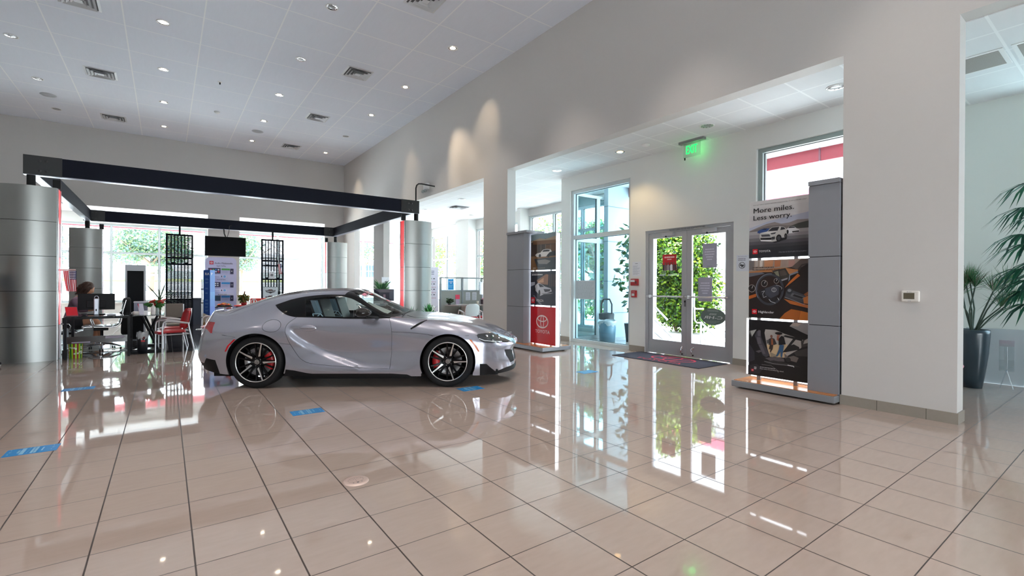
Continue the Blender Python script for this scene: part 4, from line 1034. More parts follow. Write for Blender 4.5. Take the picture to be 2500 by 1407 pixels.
def beam(name, label, x0, x1, y0, y1, along, group='beams of the showroom frame'):
    t = thing(name, label, 'beam', ((x0 + x1) / 2, (y0 + y1) / 2, 3.086), 0, group)
    hx, hy = (x1 - x0) / 2, (y1 - y0) / 2
    mb = MB(); mb.box(-hx, hx, -hy, hy, .012, .318, navy)
    mb.build('web', t)
    MB().box(-hx - .002, hx + .002, -hy - .004, hy + .004, 0, .0115, M('beam_sheen', srgb(166, 170, 184), .35, .3)).build('sheen_plate', t)  # paler underside: reflected light put into the plate's colour
    if along == 'x':
        for s in (-1, 1):
            pl_ = MB().box(s * hx - (.47 if s > 0 else -.002), s * hx + (.002 if s > 0 else .47) , -hy - .014, -hy - .001, .006, .322, M('end_plate_black', (.011, .012, .014), .45)).build('end_plate', t)
            for dx in (.20, .28):
                for z in (.075, .24): MB().lathe([(.022, -.0), (.022, -.006), (.013, -.006), (.012, -.022), (0, -.022)], M('bolt_black', (.04, .04, .045), .35), 14, (0, 0, 0), 'y').build('bolt', t, (s * (hx - dx - .0), -hy - .014, z))
    return t
beam('frame_beam', 'long dark blue beam spanning above the car at the front of the frame', -1.885, 5.117, 10.98, 11.1, 'x')
beam('frame_beam', 'dark blue rear beam carrying the black screens and television', -1.885, 5.117, 17.98, 18.1, 'x')
beam('frame_beam', 'dark blue side beam running back from the left column', -1.84, -1.72, 11.1, 17.98, 'y')
beam('frame_beam', 'dark blue side beam running back from the right column', 4.98, 5.10, 11.1, 17.98, 'y')
for x, y, ht, l in ((-1.80, 11.04, 2.91, 'left front'), (5.07, 11.04, 2.91, 'right front'), (-1.80, 18.04, 2.88, 'left rear'), (5.07, 18.04, 2.88, 'right rear')):
    for dx, dy, nm in ((0, 0, 'round'), (.30 if x < 0 else -.30, .09, 'square')):
        t = thing('support_post', 'short black %s support post between %s column and its beam' % (nm, l), 'post', (x + dx, y + dy, ht), 0, 'short support posts')
        mb = MB()
        if nm == 'round': mb.lathe([(.055, 0), (.055, 3.086 - ht)], mblack, 18)
        else: mb.box(-.05, .05, -.03, .03, 0, .15, mblack)
        mb.build('post', t)
# hooked pole on the front right end plate
t = thing('hooked_pole', 'thin dark hooked pole rising from the right end of the front beam', 'pole', (5.06, 11.04, 3.405))
MB().tube([(0, 0, 0), (0, 0, .33), (.02, 0, .40), (.07, 0, .445), (.15, 0, .455), (.52, 0, .44)], .018, mblack, 8).build('pole', t)
t = thing('emergency_light', 'small white emergency light on right wall above the far opening', 'emergency light', (XW, 12.42, 4.13))
MB().box(-.08, 0, -.15, .10, -.10, .08, trimw, .01).build('housing', t)
for y in (-.10, .05): MB().ball((-.11, y, -.15), .05, glass_mat('lamp_clear', (.8, .86, .86), 1, .1), 12, 8).build('lamp_head', t)

# ------------------------------------------------------------------ entrance doors
door = thing('door_1', None, None, (XE + .02, 5.13, 0)); door['kind'] = 'structure'
mb = MB(); y0, y1, H_ = -.905, .90, 2.386
mb.box(0, .13, y0, y0 + .06, 0, H_, alumg); mb.box(0, .13, y1 - .06, y1, 0, H_, alumg); mb.box(0, .13, y0 + .06, y1 - .06, H_ - .055, H_, alumg)
mb.build('frame', door)
def leaf(a, b, hy):
    L = MB(); x0, x1 = .02, .065
    L.box(x0, x1, a, a + .10, .012, H_ - .06, alumg); L.box(x0, x1, b - .10, b, .012, H_ - .06, alumg)
    L.box(x0, x1, a + .10, b - .10, H_ - .16, H_ - .06, alumg); L.box(x0, x1, a + .10, b - .10, .012, .27, alumg)
    lf = L.build('door_leaf', door)
    g = MB(); g.quad((.043, a + .10, .27), (.043, b - .10, .27), (.043, b - .10, H_ - .16), (.043, a + .10, H_ - .16), gclear); g.build('pane', lf)
    m_ = MB(); m_.tube([(-.055, a + .01, 1.108), (-.055, b - .01, 1.108)], .014, M('bar_satin', (.6, .6, .61), .3, .8), 10)
    for q in (a + .05, b - .05): m_.box(-.065, x0, q - .02, q + .02, 1.085, 1.13, alumg)
    m_.build('push_bar', lf)
    m_ = MB(); s = 1 if hy > (a + b) / 2 else -1
    m_.tube([(x0 - .004, hy, .19), (-.035, hy + .01 * s, .165), (-.035, hy, .09), (x0 - .004, hy, .06)], .009, chrome, 8); m_.ball((x0 - .01, hy, .055), .016, mblack, 10, 6); m_.box(x0 - .008, x0, hy - .015, hy + .015, .15, .20, chrome)
    m_.build('door_stop', lf)
    m_ = MB(); cyy = (a + b) / 2
    m_.box(-.045, x0, cyy - .16, cyy + .08, H_ - .13, H_ - .07, M('closer_grey', srgb(186, 186, 190), .4, .3)); m_.tube([(-.03, cyy - .10, H_ - .065), (-.10, cyy + .12, H_ - .055), (-.012, cyy + .26, H_ - .05)], .009, alumg, 6); m_.tube([(-.02, cyy + .0, H_ - .13), (-.02, cyy, H_ - .165)], .012, mblack, 8)
    m_.build('door_closer', lf); return lf
lr = leaf(y0 + .062, -.004, -.14); ll = leaf(.004, y1 - .062, .08)
mb = MB(); mb.box(.012, .02, .01, .045, .93, 1.05, C(120, 120, 124, .3, metal=.7)); mb.tube([(.012, .028, 1.02), (.005, .028, 1.02)], .014, mblack, 10); mb.build('lock', ll)
ar = Art((.012 - .02 + .0, .36, H_ - .052), (0, -1, 0), (0, 0, 1), .74, .045, .0006)
ar.text('THIS DOOR TO REMAIN UNLOCKED WHEN THE BUILDING IS OCCUPIED', .0, .15, .7, C(36, 36, 40, .6), 1.0, True); ar.build('lettering', door)
# printed notices on the glass, seen from behind so their writing runs backwards
def board(name, label, cat, o, ux, uy, w, h, mat, group=None, th=.003, back=None):
    """a thin sheet or board; returns (thing, art). o = lower left as seen from the front"""
    t = thing(name, label, cat, o, 0, group); u = Vector(ux).normalized(); v = Vector(uy).normalized(); n = u.cross(v)
    mb = MB(); p = [Vector((0, 0, 0)), u * w, u * w + v * h, v * h]
    mb.add([q for q in p] + [q - n * th for q in p], [(0, 1, 2, 3), (7, 6, 5, 4), (0, 4, 5, 1), (1, 5, 6, 2), (2, 6, 7, 3), (3, 7, 4, 0)], mat); mb.build('sheet', t)
    return t, Art((0, 0, 0), u, v, w, h)
GX = XE + .02 + .041
INK = C(120, 118, 140, .7); greyp = C(164, 164, 182, .7)
t, ar = board('notice', 'red poster with three figures on the left door leaf', 'poster', (GX, 5.665, 1.60), (0, -1, 0), (0, 0, 1), .30, .305, C(186, 26, 34, .6))
ar.lines(.14, .78, .88, .90, 1, C(240, 200, 200, .6), .8, .0, 2); ar.lines(.34, .66, .66, .74, 1, C(240, 200, 200, .6), .8, .0, 3)
ar.rect(0, 0, 1, .36, C(44, 30, 36, .6))
for q, c in ((.22, (110, 90, 96)), (.42, (150, 140, 146)), (.66, (226, 226, 232)), (.84, (90, 60, 66))):
    ar.poly([(q - .09, 0), (q - .10, .30), (q - .04, .38), (q + .04, .38), (q + .10, .30), (q + .09, 0)], C(*c, .6)); ar.ell(q, .45, .05, .06, C(120, 84, 70, .6), 12)
ar.build('print', t)
for k, (yl, zb, l) in enumerate(((4.826, 1.63, 'grey notice sheet with backward print, upper one on the right door leaf'), (4.909, 1.035, 'grey notice sheet with backward print, lower one on the right door leaf'))):
    t, ar = board('notice', l, 'notice', (GX, yl, zb), (0, -1, 0), (0, 0, 1), .27, .425, greyp, 'grey door notices')
    for q, w in enumerate((.62, .7, .66, .5, .36)): ar.lines((1 - w) / 2, .74 - q * .105, (1 + w) / 2, .79 - q * .105, 1, C(214, 214, 228, .7), .9, .0, q + 1)
    ar.rect(.3, .05, .7, .065, INK); ar.build('print', t)
t = thing('window_decal', 'oval green-grey decal with backward lettering low on the right door leaf', 'decal', (GX, 4.62, .772))
ar = Art((0, .237, -.145), (0, -1, 0), (0, 0, 1), .474, .29); gg = C(104, 122, 118, .6); wh = C(226, 230, 230, .6)
ar.ell(.5, .5, .5, .5, gg, 40); ar.text('TOYOTA', .36, .60, .10, wh, .28, True, True); ar.text('C-HR', .12, .36, .19, wh, .74, True, True, ital=-.3)
ar.lines(.28, .82, .72, .90, 2, C(170, 180, 178, .6), .6, .1, 7); ar.lines(.2, .12, .8, .28, 3, C(150, 164, 160, .6)); ar.build('print', t)
for yl, w_, l, c, words in ((5.735, .44, 'white backward dealer lettering on the left door leaf', (232, 238, 238), ('Toyota', 'AutoNation')), (4.83, .42, 'grey backward dealer lettering on the right door leaf', (120, 128, 130), ('Toyota', 'AutoNation'))):
    t = thing('window_lettering', l, 'lettering', (GX - .004, yl, 1.49)); ar = Art((0, 0, 0), (0, -1, 0), (0, 0, 1), w_, .06)
    ar.text('AutoNation   Toyota', 0, .2, .72, C(*c, .6), 1.0, True, True); ar.build('letters', t)
# sheets and red alarm devices on the wall beside the doors
t, ar = board('notice', 'white paper notice pinned above the red fire alarm', 'notice', (XE - .004, 6.345, 1.50), (0, -1, 0), (0, 0, 1), .21, .29, C(228, 230, 236, .7), th=.002)
ar.lines(.34, .86, .66, .91, 1, INK, .8, .0, 4); ar.lines(.1, .12, .9, .78, 9, C(176, 180, 192, .7), .4, .4, 5); ar.build('print', t)
fr_ = M('alarm_red', srgb(168, 26, 34), .35)
t = thing('fire_alarm', 'red fire alarm pull box above the smaller red strobe by the doors', 'fire alarm', (XE, 6.27, 1.38))
MB().box(-.045, 0, -.095, .095, -.068, .068, fr_, .012).build('box', t)
mb = MB(); mb.box(-.048, -.0455, -.02, .085, .005, .05, C(214, 216, 220, .5)); mb.box(-.05, -.0455, -.07, -.03, -.03, .02, C(90, 20, 24, .5)); mb.build('label_plate', t)
t = thing('fire_strobe', 'smaller red fire strobe below the alarm pull box by the doors', 'fire strobe', (XE, 6.285, 1.145))
MB().box(-.04, 0, -.062, .062, -.07, .07, fr_, .008).build('box', t)
MB().box(-.055, -.0405, -.03, .03, -.04, .01, C(210, 214, 216, .2)).build('lens', t)
ar = Art((-.0405, .045, .025), (0, -1, 0), (0, 0, 1), .09, .03); ar.text('FIRE', .1, .2, .6, C(226, 226, 226, .6), .8, True); ar.build('lettering', t)
t, ar = board('notice', 'white no-weapons notice on the wall right of the doors', 'notice', (XE - .004, 4.17, 1.553), (0, -1, 0), (0, 0, 1), .25, .265, C(220, 224, 232, .7), th=.002)
ar.text('Not trying to be', .12, .88, .06, INK, .56); ar.lines(.12, .66, .68, .84, 2, INK, .45, .2, 5)
K = C(30, 32, 36, .6); ar.ring(.38, .36, .21, .20, .03, K); ar.poly([(.24, .40), (.52, .40), (.52, .33), (.42, .33), (.40, .24), (.34, .24), (.35, .33), (.24, .33)], K); ar.line([(.24, .50), (.52, .22)], .03, K); ar.build('print', t)
t, ar = board('notice', 'large grey printed sheet taped low on the entrance window', 'notice', (XE + .10, 8.10, 1.0), (0, -1, 0), (0, 0, 1), .62, .43, C(196, 202, 206, .7), th=.002)
ar.lines(.06, .06, .96, .94, 12, C(164, 172, 178, .7), .4, .15, 8); ar.build('print', t)
# door mat
mat_ = M('mat_navy', srgb(38, 38, 54), .95, noise=.15, nscale=120)
t = thing('door_mat', 'dark navy door mat with a red emblem before the entrance doors', 'mat', (7.19, 5.19, 0))
MB().box(-.42, .42, -.90, .90, 0, .010, mat_, .004).build('pile', t)
ar = Art((-.42, .90, .0104), (0, -1, 0), (1, 0, 0), 1.8, .84); rm = C(176, 40, 64, .95)
ar.ring(.54, .60, .24, .30, .022, rm); ar.ring(.54, .60, .075, .29, .018, rm); ar.ring(.54, .73, .18, .15, .018, rm); ar.text('TOYOTA', .26, .09, .16, rm, .52, True); ar.build('emblem', t)
# ------------------------------------------------------------------ poster towers
slabm = M('tower_grey', srgb(132, 133, 140), .55); edgem = M('tower_edge', srgb(150, 154, 160), .35, .5)
woodm = M('base_wood', srgb(196, 128, 74), .22, noise=.12, nscale=6, aniso=(1, 14, 1))
glow = M('lightbox_white', (.95, .97, 1), .5, emit=(.92, .97, 1.0), es=2.2)
def tower(label, X, yp0, yp1, zs, slab, base, side, cap=False):
    """posters face -X over y yp0..yp1; slab = (y0,y1) block standing beside them"""
    t = thing('poster_tower', label, 'display stand', ((base[0] + base[1]) / 2, (base[2] + base[3]) / 2, 0), 0, 'poster towers')
    ox, oy = t.location.x, t.location.y; mb = MB()
    bx0, bx1, by0, by1 = base[0] - ox, base[1] - ox, base[2] - oy, base[3] - oy
    mb.box(bx0, bx1, by0, by1, .02, .094, edgem, .006)
    for x in (bx0 + .12, bx1 - .12):
        for y in (by0 + .12, by1 - .12): mb.lathe([(0, 0), (.03, 0), (.03, .022), (0, .022)], mblack, 10, (x, y, 0))
    b = mb.build('base', t)
    MB().box(bx0 + .02, bx1 - .02, by0 + .02, by1 - .02, .0945, .10, woodm).build('base_top', t)
    mb = MB(); s0, s1 = slab[0] - oy, slab[1] - oy; zz = [.101, .86, 1.64, slab[2]]
    for k in range(3): mb.box(6.02 - ox, 6.46 - ox, s0, s1, zz[k] + (.004 if k else 0), zz[k + 1] - .004, slabm)
    mb.box(6.03 - ox, 6.45 - ox, s0 + .01, s1 - .01, .12, slab[2] - .02, mblack)
    mb.build('slab', t)
    mb = MB(); e = .06 if cap else .0; mb.box(6.0 - ox, 6.48 - ox, s0 - e * 2, s1 + .0, slab[2], slab[2] + .05, slabm); mb.build('slab_cap', t)
    # backlit box behind the boards, seen as bright slits
    mb = MB(); mb.box(X + .03 - ox, X + .10 - ox, yp0 + .015 - oy, yp1 - .015 - oy, zs[0][0] - .02, zs[2][1] - .02, glow)
    mb.build('light_box', t)
    mb = MB(); mb.box(X + .101 - ox, X + .12 - ox, yp0 - oy, yp1 - oy, zs[0][0] - .02, zs[2][1], edgem)
    for y in (yp0 + .13, yp1 - .15): mb.box(X + .0 - ox, X + .03 - ox, y - oy, y + .045 - oy, .10, zs[2][1] - .3, M('post_steel', (.35, .35, .36), .35, .7))
    mb.build('frame', t)
    arts = []
    for k, (z0, z1) in enumerate(zs):
        MB().box(X - .008 - ox, X - ox, yp0 - oy, yp1 - oy, z0, z1, M('board_edge', srgb(226, 228, 232), .5)).build('poster_board', t)
        arts.append(Art((X - .0084 - ox, yp1 - oy, z0), (0, -1, 0), (0, 0, 1), yp1 - yp0, z1 - z0, .00025))
    return t, arts
def mapper(TL, TR, BL, BR):
    """reads a point of the printed picture given in picture units, returns board coordinates"""
    def q(px, py):
        x = .5
        for _ in range(4):
            L = TL[0] + (BL[0] - TL[0]) * .5; R_ = TR[0] + (BR[0] - TR[0]) * .5; x = (px - L) / (R_ - L)
        tp = TL[1] + (TR[1] - TL[1]) * x; bt = BL[1] + (BR[1] - BL[1]) * x
        return (min(1, max(0, x)), min(1, max(0, (bt - py) / (bt - tp))))
    return lambda *pts: [q(*p) for p in pts]
PR = .28
def k_(r, g, b): return C(r, g, b, PR)
def bands(ar, y0, y1, c0, c1, n, x0=0, x1=1):
    for i in range(n):
        a = i / max(1, n - 1); ar.rect(x0, y0 + (y1 - y0) * i / n, x1, y1 if i == n - 1 else y0 + (y1 - y0) * (i + 1) / n, k_(*[int(c0[j] + (c1[j] - c0[j]) * a) for j in range(3)])); ar.z -= ar.step
    ar.z += ar.step
RED = k_(206, 20, 34); WHT = k_(232, 232, 234); BLK = k_(22, 22, 26)
def logo(ar, x, y, w, word=None, tw=.2, th=.042, wb=True):
    h = w * ar.w / ar.h; ar.rect(x, y, x + w, y + h, RED); ar.emblem(x + w / 2, y + h / 2, w * .33, WHT)
    if word: ar.text(word, x + w * 1.28, y + h * .30, th, WHT, tw, wb)

tw1, (a3, a2, a1) = tower('tall poster tower with three large backlit posters beside the big white pier', 6.15, 2.46, 3.18, [(.154, .869), (.896, 1.635), (1.663, 2.394)], (2.11, 2.425, 2.46), (5.89, 6.70, 2.105, 3.27), 1)
MB().tube([(6.15 - tw1.location.x - .005, 3.195 - tw1.location.y, .16), (6.15 - tw1.location.x - .005, 3.195 - tw1.location.y, .885)], .012, glow, 10).build('light_tube', tw1)
# top poster
q = mapper((245, 240), (1265, 105), (230, 1210), (1250, 1170))
bands(a1, 0, 1, (176, 172, 178), (200, 198, 198), 8); a1.poly(q((240, 690), (600, 560), (1255, 400), (1255, 600), (240, 760)), k_(168, 172, 190))
a1.poly(q((240, 740), (420, 665), (550, 612), (690, 580), (800, 610), (930, 590), (1060, 540), (1255, 530), (1255, 700), (240, 765)), k_(132, 124, 122))
a1.poly(q((240, 750), (420, 690), (600, 640), (760, 625), (900, 640), (980, 640), (980, 710), (240, 765)), k_(112, 104, 104))
a1.poly(q((930, 660), (1080, 600), (1180, 575), (1255, 555), (1255, 690), (960, 690)), k_(64, 66, 62))
for i, c in enumerate(((156, 152, 154), (136, 132, 136), (104, 101, 106), (76, 74, 79), (56, 55, 60), (42, 42, 48), (36, 37, 44))):
    y = 755 + i * 58; a1.poly(q((230, y), (1260, y - 75), (1260, 1170), (230, 1212)), k_(*c))
a1.poly(q((388, 770), (395, 735), (460, 705), (510, 690), (600, 690), (600, 745), (450, 782)), k_(46, 74, 132)); a1.poly(q((460, 712), (512, 694), (560, 694), (540, 715)), k_(28, 36, 56))
a1.poly(q((880, 720), (930, 665), (1010, 655), (1050, 690), (1100, 715), (1100, 750), (1000, 775), (900, 785)), k_(204, 204, 207)); a1.poly(q((912, 690), (940, 665), (1010, 660), (1035, 682)), k_(40, 40, 46)); a1.poly(q((980, 742), (1095, 728), (1092, 752), (990, 766)), k_(34, 34, 38))
for c in ((908, 752),): a1.ell(*q(c)[0], .018, .035, BLK)
a1.poly(q((428, 905), (700, 940), (890, 880), (900, 850), (620, 880)), k_(30, 30, 34))
a1.poly(q((430, 800), (445, 770), (560, 745), (600, 705), (650, 670), (780, 655), (850, 668), (890, 700), (900, 800), (885, 850), (800, 850), (780, 900), (650, 925), (450, 910), (430, 860)), k_(182, 180, 178))
a1.poly(q((575, 740), (650, 676), (772, 664), (742, 730)), k_(44, 44, 50)); a1.poly(q((788, 722), (802, 668), (850, 674), (875, 705)), k_(38, 38, 44)); a1.poly(q((445, 772), (560, 748), (735, 735), (700, 765), (620, 780)), k_(206, 204, 202))
a1.poly(q((455, 800), (600, 792), (625, 830), (470, 836)), k_(66, 66, 72)); a1.poly(q((445, 855), (640, 850), (645, 886), (450, 890)), k_(34, 34, 38)); a1.poly(q((620, 775), (720, 755), (700, 785), (640, 795)), k_(50, 50, 58)); a1.poly(q((640, 840), (700, 830), (700, 880), (650, 890)), k_(60, 60, 64))
a1.poly(q((450, 893), (640, 893), (640, 910), (460, 912)), WHT)
for cx, cy_, rx, ry in ((765, 860, .046, .062), (880, 822, .022, .042)): a1.ell(*q((cx, cy_))[0], rx, ry, BLK); a1.ell(*q((cx, cy_))[0], rx * .6, ry * .6, k_(70, 70, 74))
a1.text('Our new hybrid battery warranty covers you for 10 years/150,000 miles*', .075, .925, .017, k_(40, 40, 44), .88)
a1.text('More miles.', .08, .79, .092, BLK, .68, True); a1.text('Less worry.', .08, .665, .088, BLK, .645, True)
logo(a1, .07, .072, .088, 'TOYOTA', .20, .036); a1.lines(.52, .075, .97, .10, 2, k_(110, 110, 116), .5, .05)
a1.build('poster_print', tw1)
# middle poster
q = mapper((255, 130), (1395, 85), (250, 1205), (1385, 1255))
a2.rect(0, 0, 1, 1, k_(36, 27, 26)); a2.poly(q((250, 120), (1395, 80), (1240, 110), (1060, 252), (255, 342)), k_(156, 138, 126))
for x, w, c in ((260, 100, (110, 104, 104)), (380, 60, (176, 164, 156)), (470, 60, (204, 196, 190)), (560, 180, (186, 132, 96)), (760, 120, (172, 110, 74)), (900, 90, (150, 132, 124)), (1020, 120, (168, 128, 120))):
    a2.poly(q((x, 125), (x + w, 122), (x + w * .9, 240 if x > 350 else 300), (x, 250 if x > 350 else 310)), k_(*c))
a2.poly(q((1070, 255), (1240, 100), (1395, 85), (1390, 165), (1180, 300)), k_(92, 80, 76)); a2.poly(q((1170, 310), (1250, 200), (1395, 165), (1395, 185), (1260, 225), (1205, 340)), k_(60, 52, 52))
a2.poly(q((255, 345), (700, 280), (960, 262), (1195, 300), (1185, 332), (1040, 385), (700, 345), (520, 348), (255, 412)), k_(172, 114, 70)); a2.poly(q((255, 362), (520, 350), (570, 378), (255, 440)), k_(96, 98, 108))
a2.poly(q((255, 440), (560, 380), (720, 400), (900, 560), (900, 700), (255, 760)), k_(44, 28, 24))
a2.poly(q((705, 320), (965, 268), (1042, 400), (1022, 485), (880, 470), (850, 440)), k_(56, 52, 50)); a2.poly(q((750, 345), (832, 322), (856, 432), (795, 402)), k_(124, 124, 104)); a2.poly(q((850, 330), (950, 300), (1000, 395), (875, 425)), k_(78, 70, 64))
a2.poly(q((880, 490), (1010, 450), (1000, 480), (890, 520)), k_(150, 150, 156)); a2.poly(q((1040, 385), (1185, 325), (1202, 356), (1052, 412), (1050, 485), (1020, 525)), k_(124, 128, 140))
a2.poly(q((1040, 525), (1190, 372), (1232, 412), (1052, 565), (955, 642)), k_(188, 102, 44))
a2.poly(q((255, 800), (410, 752), (410, 812), (255, 862)), k_(176, 92, 38))
for cx, cy_, r in ((568, 562, 62), (318, 655, 72), (800, 512, 48)):
    X_, Y_ = q((cx, cy_))[0]; a2.ell(X_, Y_, r / 1138, r / 1100, k_(26, 18, 18)); a2.ring(X_, Y_, r / 1138, r / 1100, .006, k_(176, 168, 164)); a2.line([(X_, Y_), (X_ + .02, Y_ + .045)], .006, WHT)
a2.poly(q((985, 705), (1110, 690), (1380, 800), (1370, 945), (960, 832)), k_(66, 68, 74)); a2.poly(q((1090, 735), (1330, 810), (1290, 860), (1060, 800)), k_(96, 98, 104)); a2.poly(q((1130, 760), (1290, 815), (1265, 845), (1100, 795)), k_(34, 34, 38)); a2.ell(*q((1048, 702))[0], .05, .055, k_(48, 50, 56)); a2.ell(*q((1045, 690))[0], .03, .025, k_(120, 122, 128))
a2.poly(q((940, 848), (1385, 962), (1385, 1022), (1060, 942)), k_(188, 102, 44)); a2.poly(q((1290, 830), (1385, 780), (1385, 940), (1300, 930)), k_(196, 116, 56)); a2.poly(q((1300, 760), (1385, 700), (1385, 770), (1330, 800)), k_(150, 84, 44))
a2.poly(q((860, 1232), (960, 1120), (1080, 1040), (1250, 1072), (1385, 1105), (1385, 1258)), k_(170, 92, 34)); a2.poly(q((1250, 1072), (1385, 1105), (1385, 1258), (1220, 1245)), k_(204, 118, 46)); a2.poly(q((1060, 965), (1385, 1060), (1385, 1100), (1075, 1030)), k_(46, 32, 28))
X_, Y_ = q((672, 672))[0]; a2.ring(X_, Y_, .242, .272, .040, k_(58, 60, 68), 48); a2.ring(X_, Y_, .24, .27, .012, k_(112, 118, 132), 48, 80, 215)
a2.poly(q((420, 700), (600, 650), (800, 580), (930, 620), (930, 690), (850, 760), (800, 900), (700, 930), (640, 840), (520, 830), (480, 760)), k_(36, 34, 38)); a2.poly(q((590, 652), (800, 580), (850, 622), (850, 765), (700, 842), (590, 762)), k_(62, 64, 74))
a2.ring(*q((758, 680))[0], .042, .038, .006, k_(190, 190, 194)); a2.ring(*q((758, 680))[0], .016, .036, .005, k_(190, 190, 194))
a2.line(q((520, 720), (580, 700), (540, 760), (560, 830), (620, 800)), .007, k_(170, 172, 178)); a2.line(q((800, 590), (850, 600), (910, 640), (900, 670)), .007, k_(170, 172, 178)); a2.line(q((665, 858), (700, 900), (790, 932)), .009, k_(196, 198, 204)); a2.line(q((830, 830), (858, 875)), .009, k_(196, 198, 204)); a2.line(q((960, 815), (1320, 955)), .008, k_(150, 150, 156))
a2.lines(.075, .866, .44, .89, 1, k_(60, 44, 40), .6, .0, 9); a2.text('Be the center of your world.', .075, .825, .026, BLK, .47, True)
logo(a2, .068, .065, .088, 'Highlander', .27, .040); a2.build('poster_print', tw1)
# lower poster
q = mapper((283, 75), (1370, 120), (275, 1140), (1355, 1290))
a3.rect(0, 0, 1, 1, k_(15, 15, 19)); a3.poly(q((600, 262), (790, 272), (960, 345), (1240, 440), (1310, 470), (1230, 610), (950, 805), (690, 792), (640, 640), (585, 330)), k_(170, 164, 160)); a3.poly(q((620, 470), (700, 455), (700, 520), (630, 540)), k_(96, 98, 100))
a3.poly(q((625, 560), (1000, 545), (980, 700), (940, 805), (690, 792)), k_(204, 178, 140)); a3.poly(q((690, 700), (830, 765), (800, 795), (700, 790)), k_(150, 136, 116))
a3.poly(q((292, 300), (432, 268), (335, 425)), k_(168, 168, 164)); a3.poly(q((300, 300), (312, 297), (345, 410), (332, 425)), BLK); a3.poly(q((1035, 190), (1095, 118), (1372, 128), (1370, 362), (1240, 300)), k_(146, 144, 146)); a3.poly(q((1050, 185), (1100, 122), (1240, 126), (1180, 190)), k_(172, 156, 148))
a3.poly(q((925, 385), (965, 365), (1260, 432), (1245, 475), (960, 402)), BLK); a3.poly(q((915, 705), (1120, 400), (1158, 428), (965, 695)), BLK); a3.poly(q((1060, 560), (1110, 540), (1200, 590), (1210, 640), (960, 700), (960, 640)), k_(24, 22, 24)); a3.poly(q((1230, 480), (1290, 440), (1370, 400), (1365, 560), (1240, 600)), k_(60, 56, 56)); a3.poly(q((1290, 460), (1360, 410), (1365, 500), (1270, 530)), k_(170, 164, 160))
a3.poly(q((1110, 690), (1365, 600), (1358, 770), (1150, 765)), k_(56, 52, 54)); a3.poly(q((945, 715), (1020, 790), (1110, 762), (1196, 800), (1160, 890), (1050, 860), (960, 810)), k_(108, 98, 94))
a3.poly(q((405, 390), (440, 300), (515, 290), (525, 410), (585, 560), (690, 760), (620, 805), (555, 760), (470, 560)), k_(62, 60, 68)); a3.poly(q((450, 305), (480, 275), (516, 285), (512, 395), (462, 395)), k_(92, 88, 98)); a3.poly(q((440, 415), (510, 420), (535, 545), (460, 550)), k_(92, 88, 96)); a3.poly(q((475, 560), (545, 560), (610, 740), (560, 740)), k_(86, 82, 90))
a3.poly(q((280, 520), (400, 700), (405, 860), (280, 905)), k_(46, 44, 52)); a3.poly(q((600, 822), (780, 785), (940, 822), (955, 882), (700, 872)), k_(88, 82, 86)); a3.poly(q((420, 690), (500, 665), (545, 690), (480, 720)), k_(84, 78, 84))
a3.poly(q((692, 555), (752, 560), (742, 640), (708, 705), (692, 700), (700, 640), (670, 650)), k_(50, 40, 38)); a3.poly(q((668, 450), (720, 420), (772, 440), (815, 540), (770, 560), (668, 560)), k_(52, 48, 52)); a3.poly(q((712, 440), (745, 440), (752, 560), (716, 560)), k_(146, 84, 54)); a3.ell(*q((718, 396))[0], .02, .028, k_(116, 78, 62), 14)
a3.poly(q((868, 548), (946, 560), (912, 802), (884, 792), (886, 690), (832, 782), (800, 780), (850, 650)), k_(48, 84, 122)); a3.poly(q((848, 440), (900, 380), (942, 400), (975, 545), (850, 562)), k_(22, 22, 26)); a3.poly(q((818, 380), (856, 385), (848, 480), (815, 465)), k_(150, 84, 60)); a3.ell(*q((848, 362))[0], .026, .032, k_(156, 100, 80), 14); a3.ell(*q((850, 335))[0], .062, .024, k_(22, 20, 24), 20)
a3.poly(q((570, 890), (760, 860), (1100, 930), (1245, 985), (1000, 962), (700, 945)), k_(44, 42, 44)); a3.line(q((590, 880), (760, 925), (1000, 950), (1110, 975)), .008, k_(130, 130, 134)); a3.ell(*q((1020, 840))[0], .042, .04, k_(40, 38, 40)); a3.line(q((540, 945), (720, 965), (820, 1040), (850, 1100)), .008, k_(110, 106, 108)); a3.poly(q((280, 960), (450, 935), (560, 1040), (500, 1120), (278, 1140)), k_(40, 38, 44)); a3.line(q((1010, 945), (1115, 965), (1120, 985)), .010, WHT)
a3.poly(q((343, 1030), (392, 1034), (390, 1080), (343, 1076)), RED); a3.emblem(*q((367, 1055))[0], .016, WHT)
a3.lines(.11, .115, .155, .165, 3, WHT, .5, .2, 4); a3.lines(.215, .16, .47, .18, 1, k_(170, 170, 174), .6, .0, 6); a3.text('Enjoy every second behind the wheel.', .215, .13, .020, k_(200, 200, 204), .40); a3.build('poster_print', tw1)

tw2, (b3, b2, b1) = tower('grey poster tower with red lower panel beside the narrow pier', 6.2, 7.03, 7.82, [(.113, .873), (.903, 1.597), (1.622, 2.362)], (7.85, 8.44, 2.40), (5.88, 6.62, 7.05, 8.45), -1, True)
q = mapper((82, 65), (350, 28), (80, 460), (350, 460))
b1.rect(0, 0, 1, 1, k_(84, 66, 50)); b1.poly(q((82, 65), (350, 28), (350, 90), (82, 130)), k_(122, 142, 148)); b1.poly(q((82, 140), (180, 100), (240, 110), (350, 70), (350, 130), (82, 150)), k_(158, 142, 118))
b1.poly(q((105, 135), (350, 118), (350, 310), (82, 305), (82, 180)), k_(60, 46, 38)); b1.poly(q((105, 132), (350, 116), (350, 160), (105, 175)), k_(112, 80, 52)); b1.poly(q((240, 180), (350, 165), (350, 270), (240, 250)), k_(96, 66, 40))
for x in (150, 190, 240, 292): b1.poly(q((x, 170), (x + 6, 170), (x + 6, 290), (x, 290)), k_(120, 104, 86))
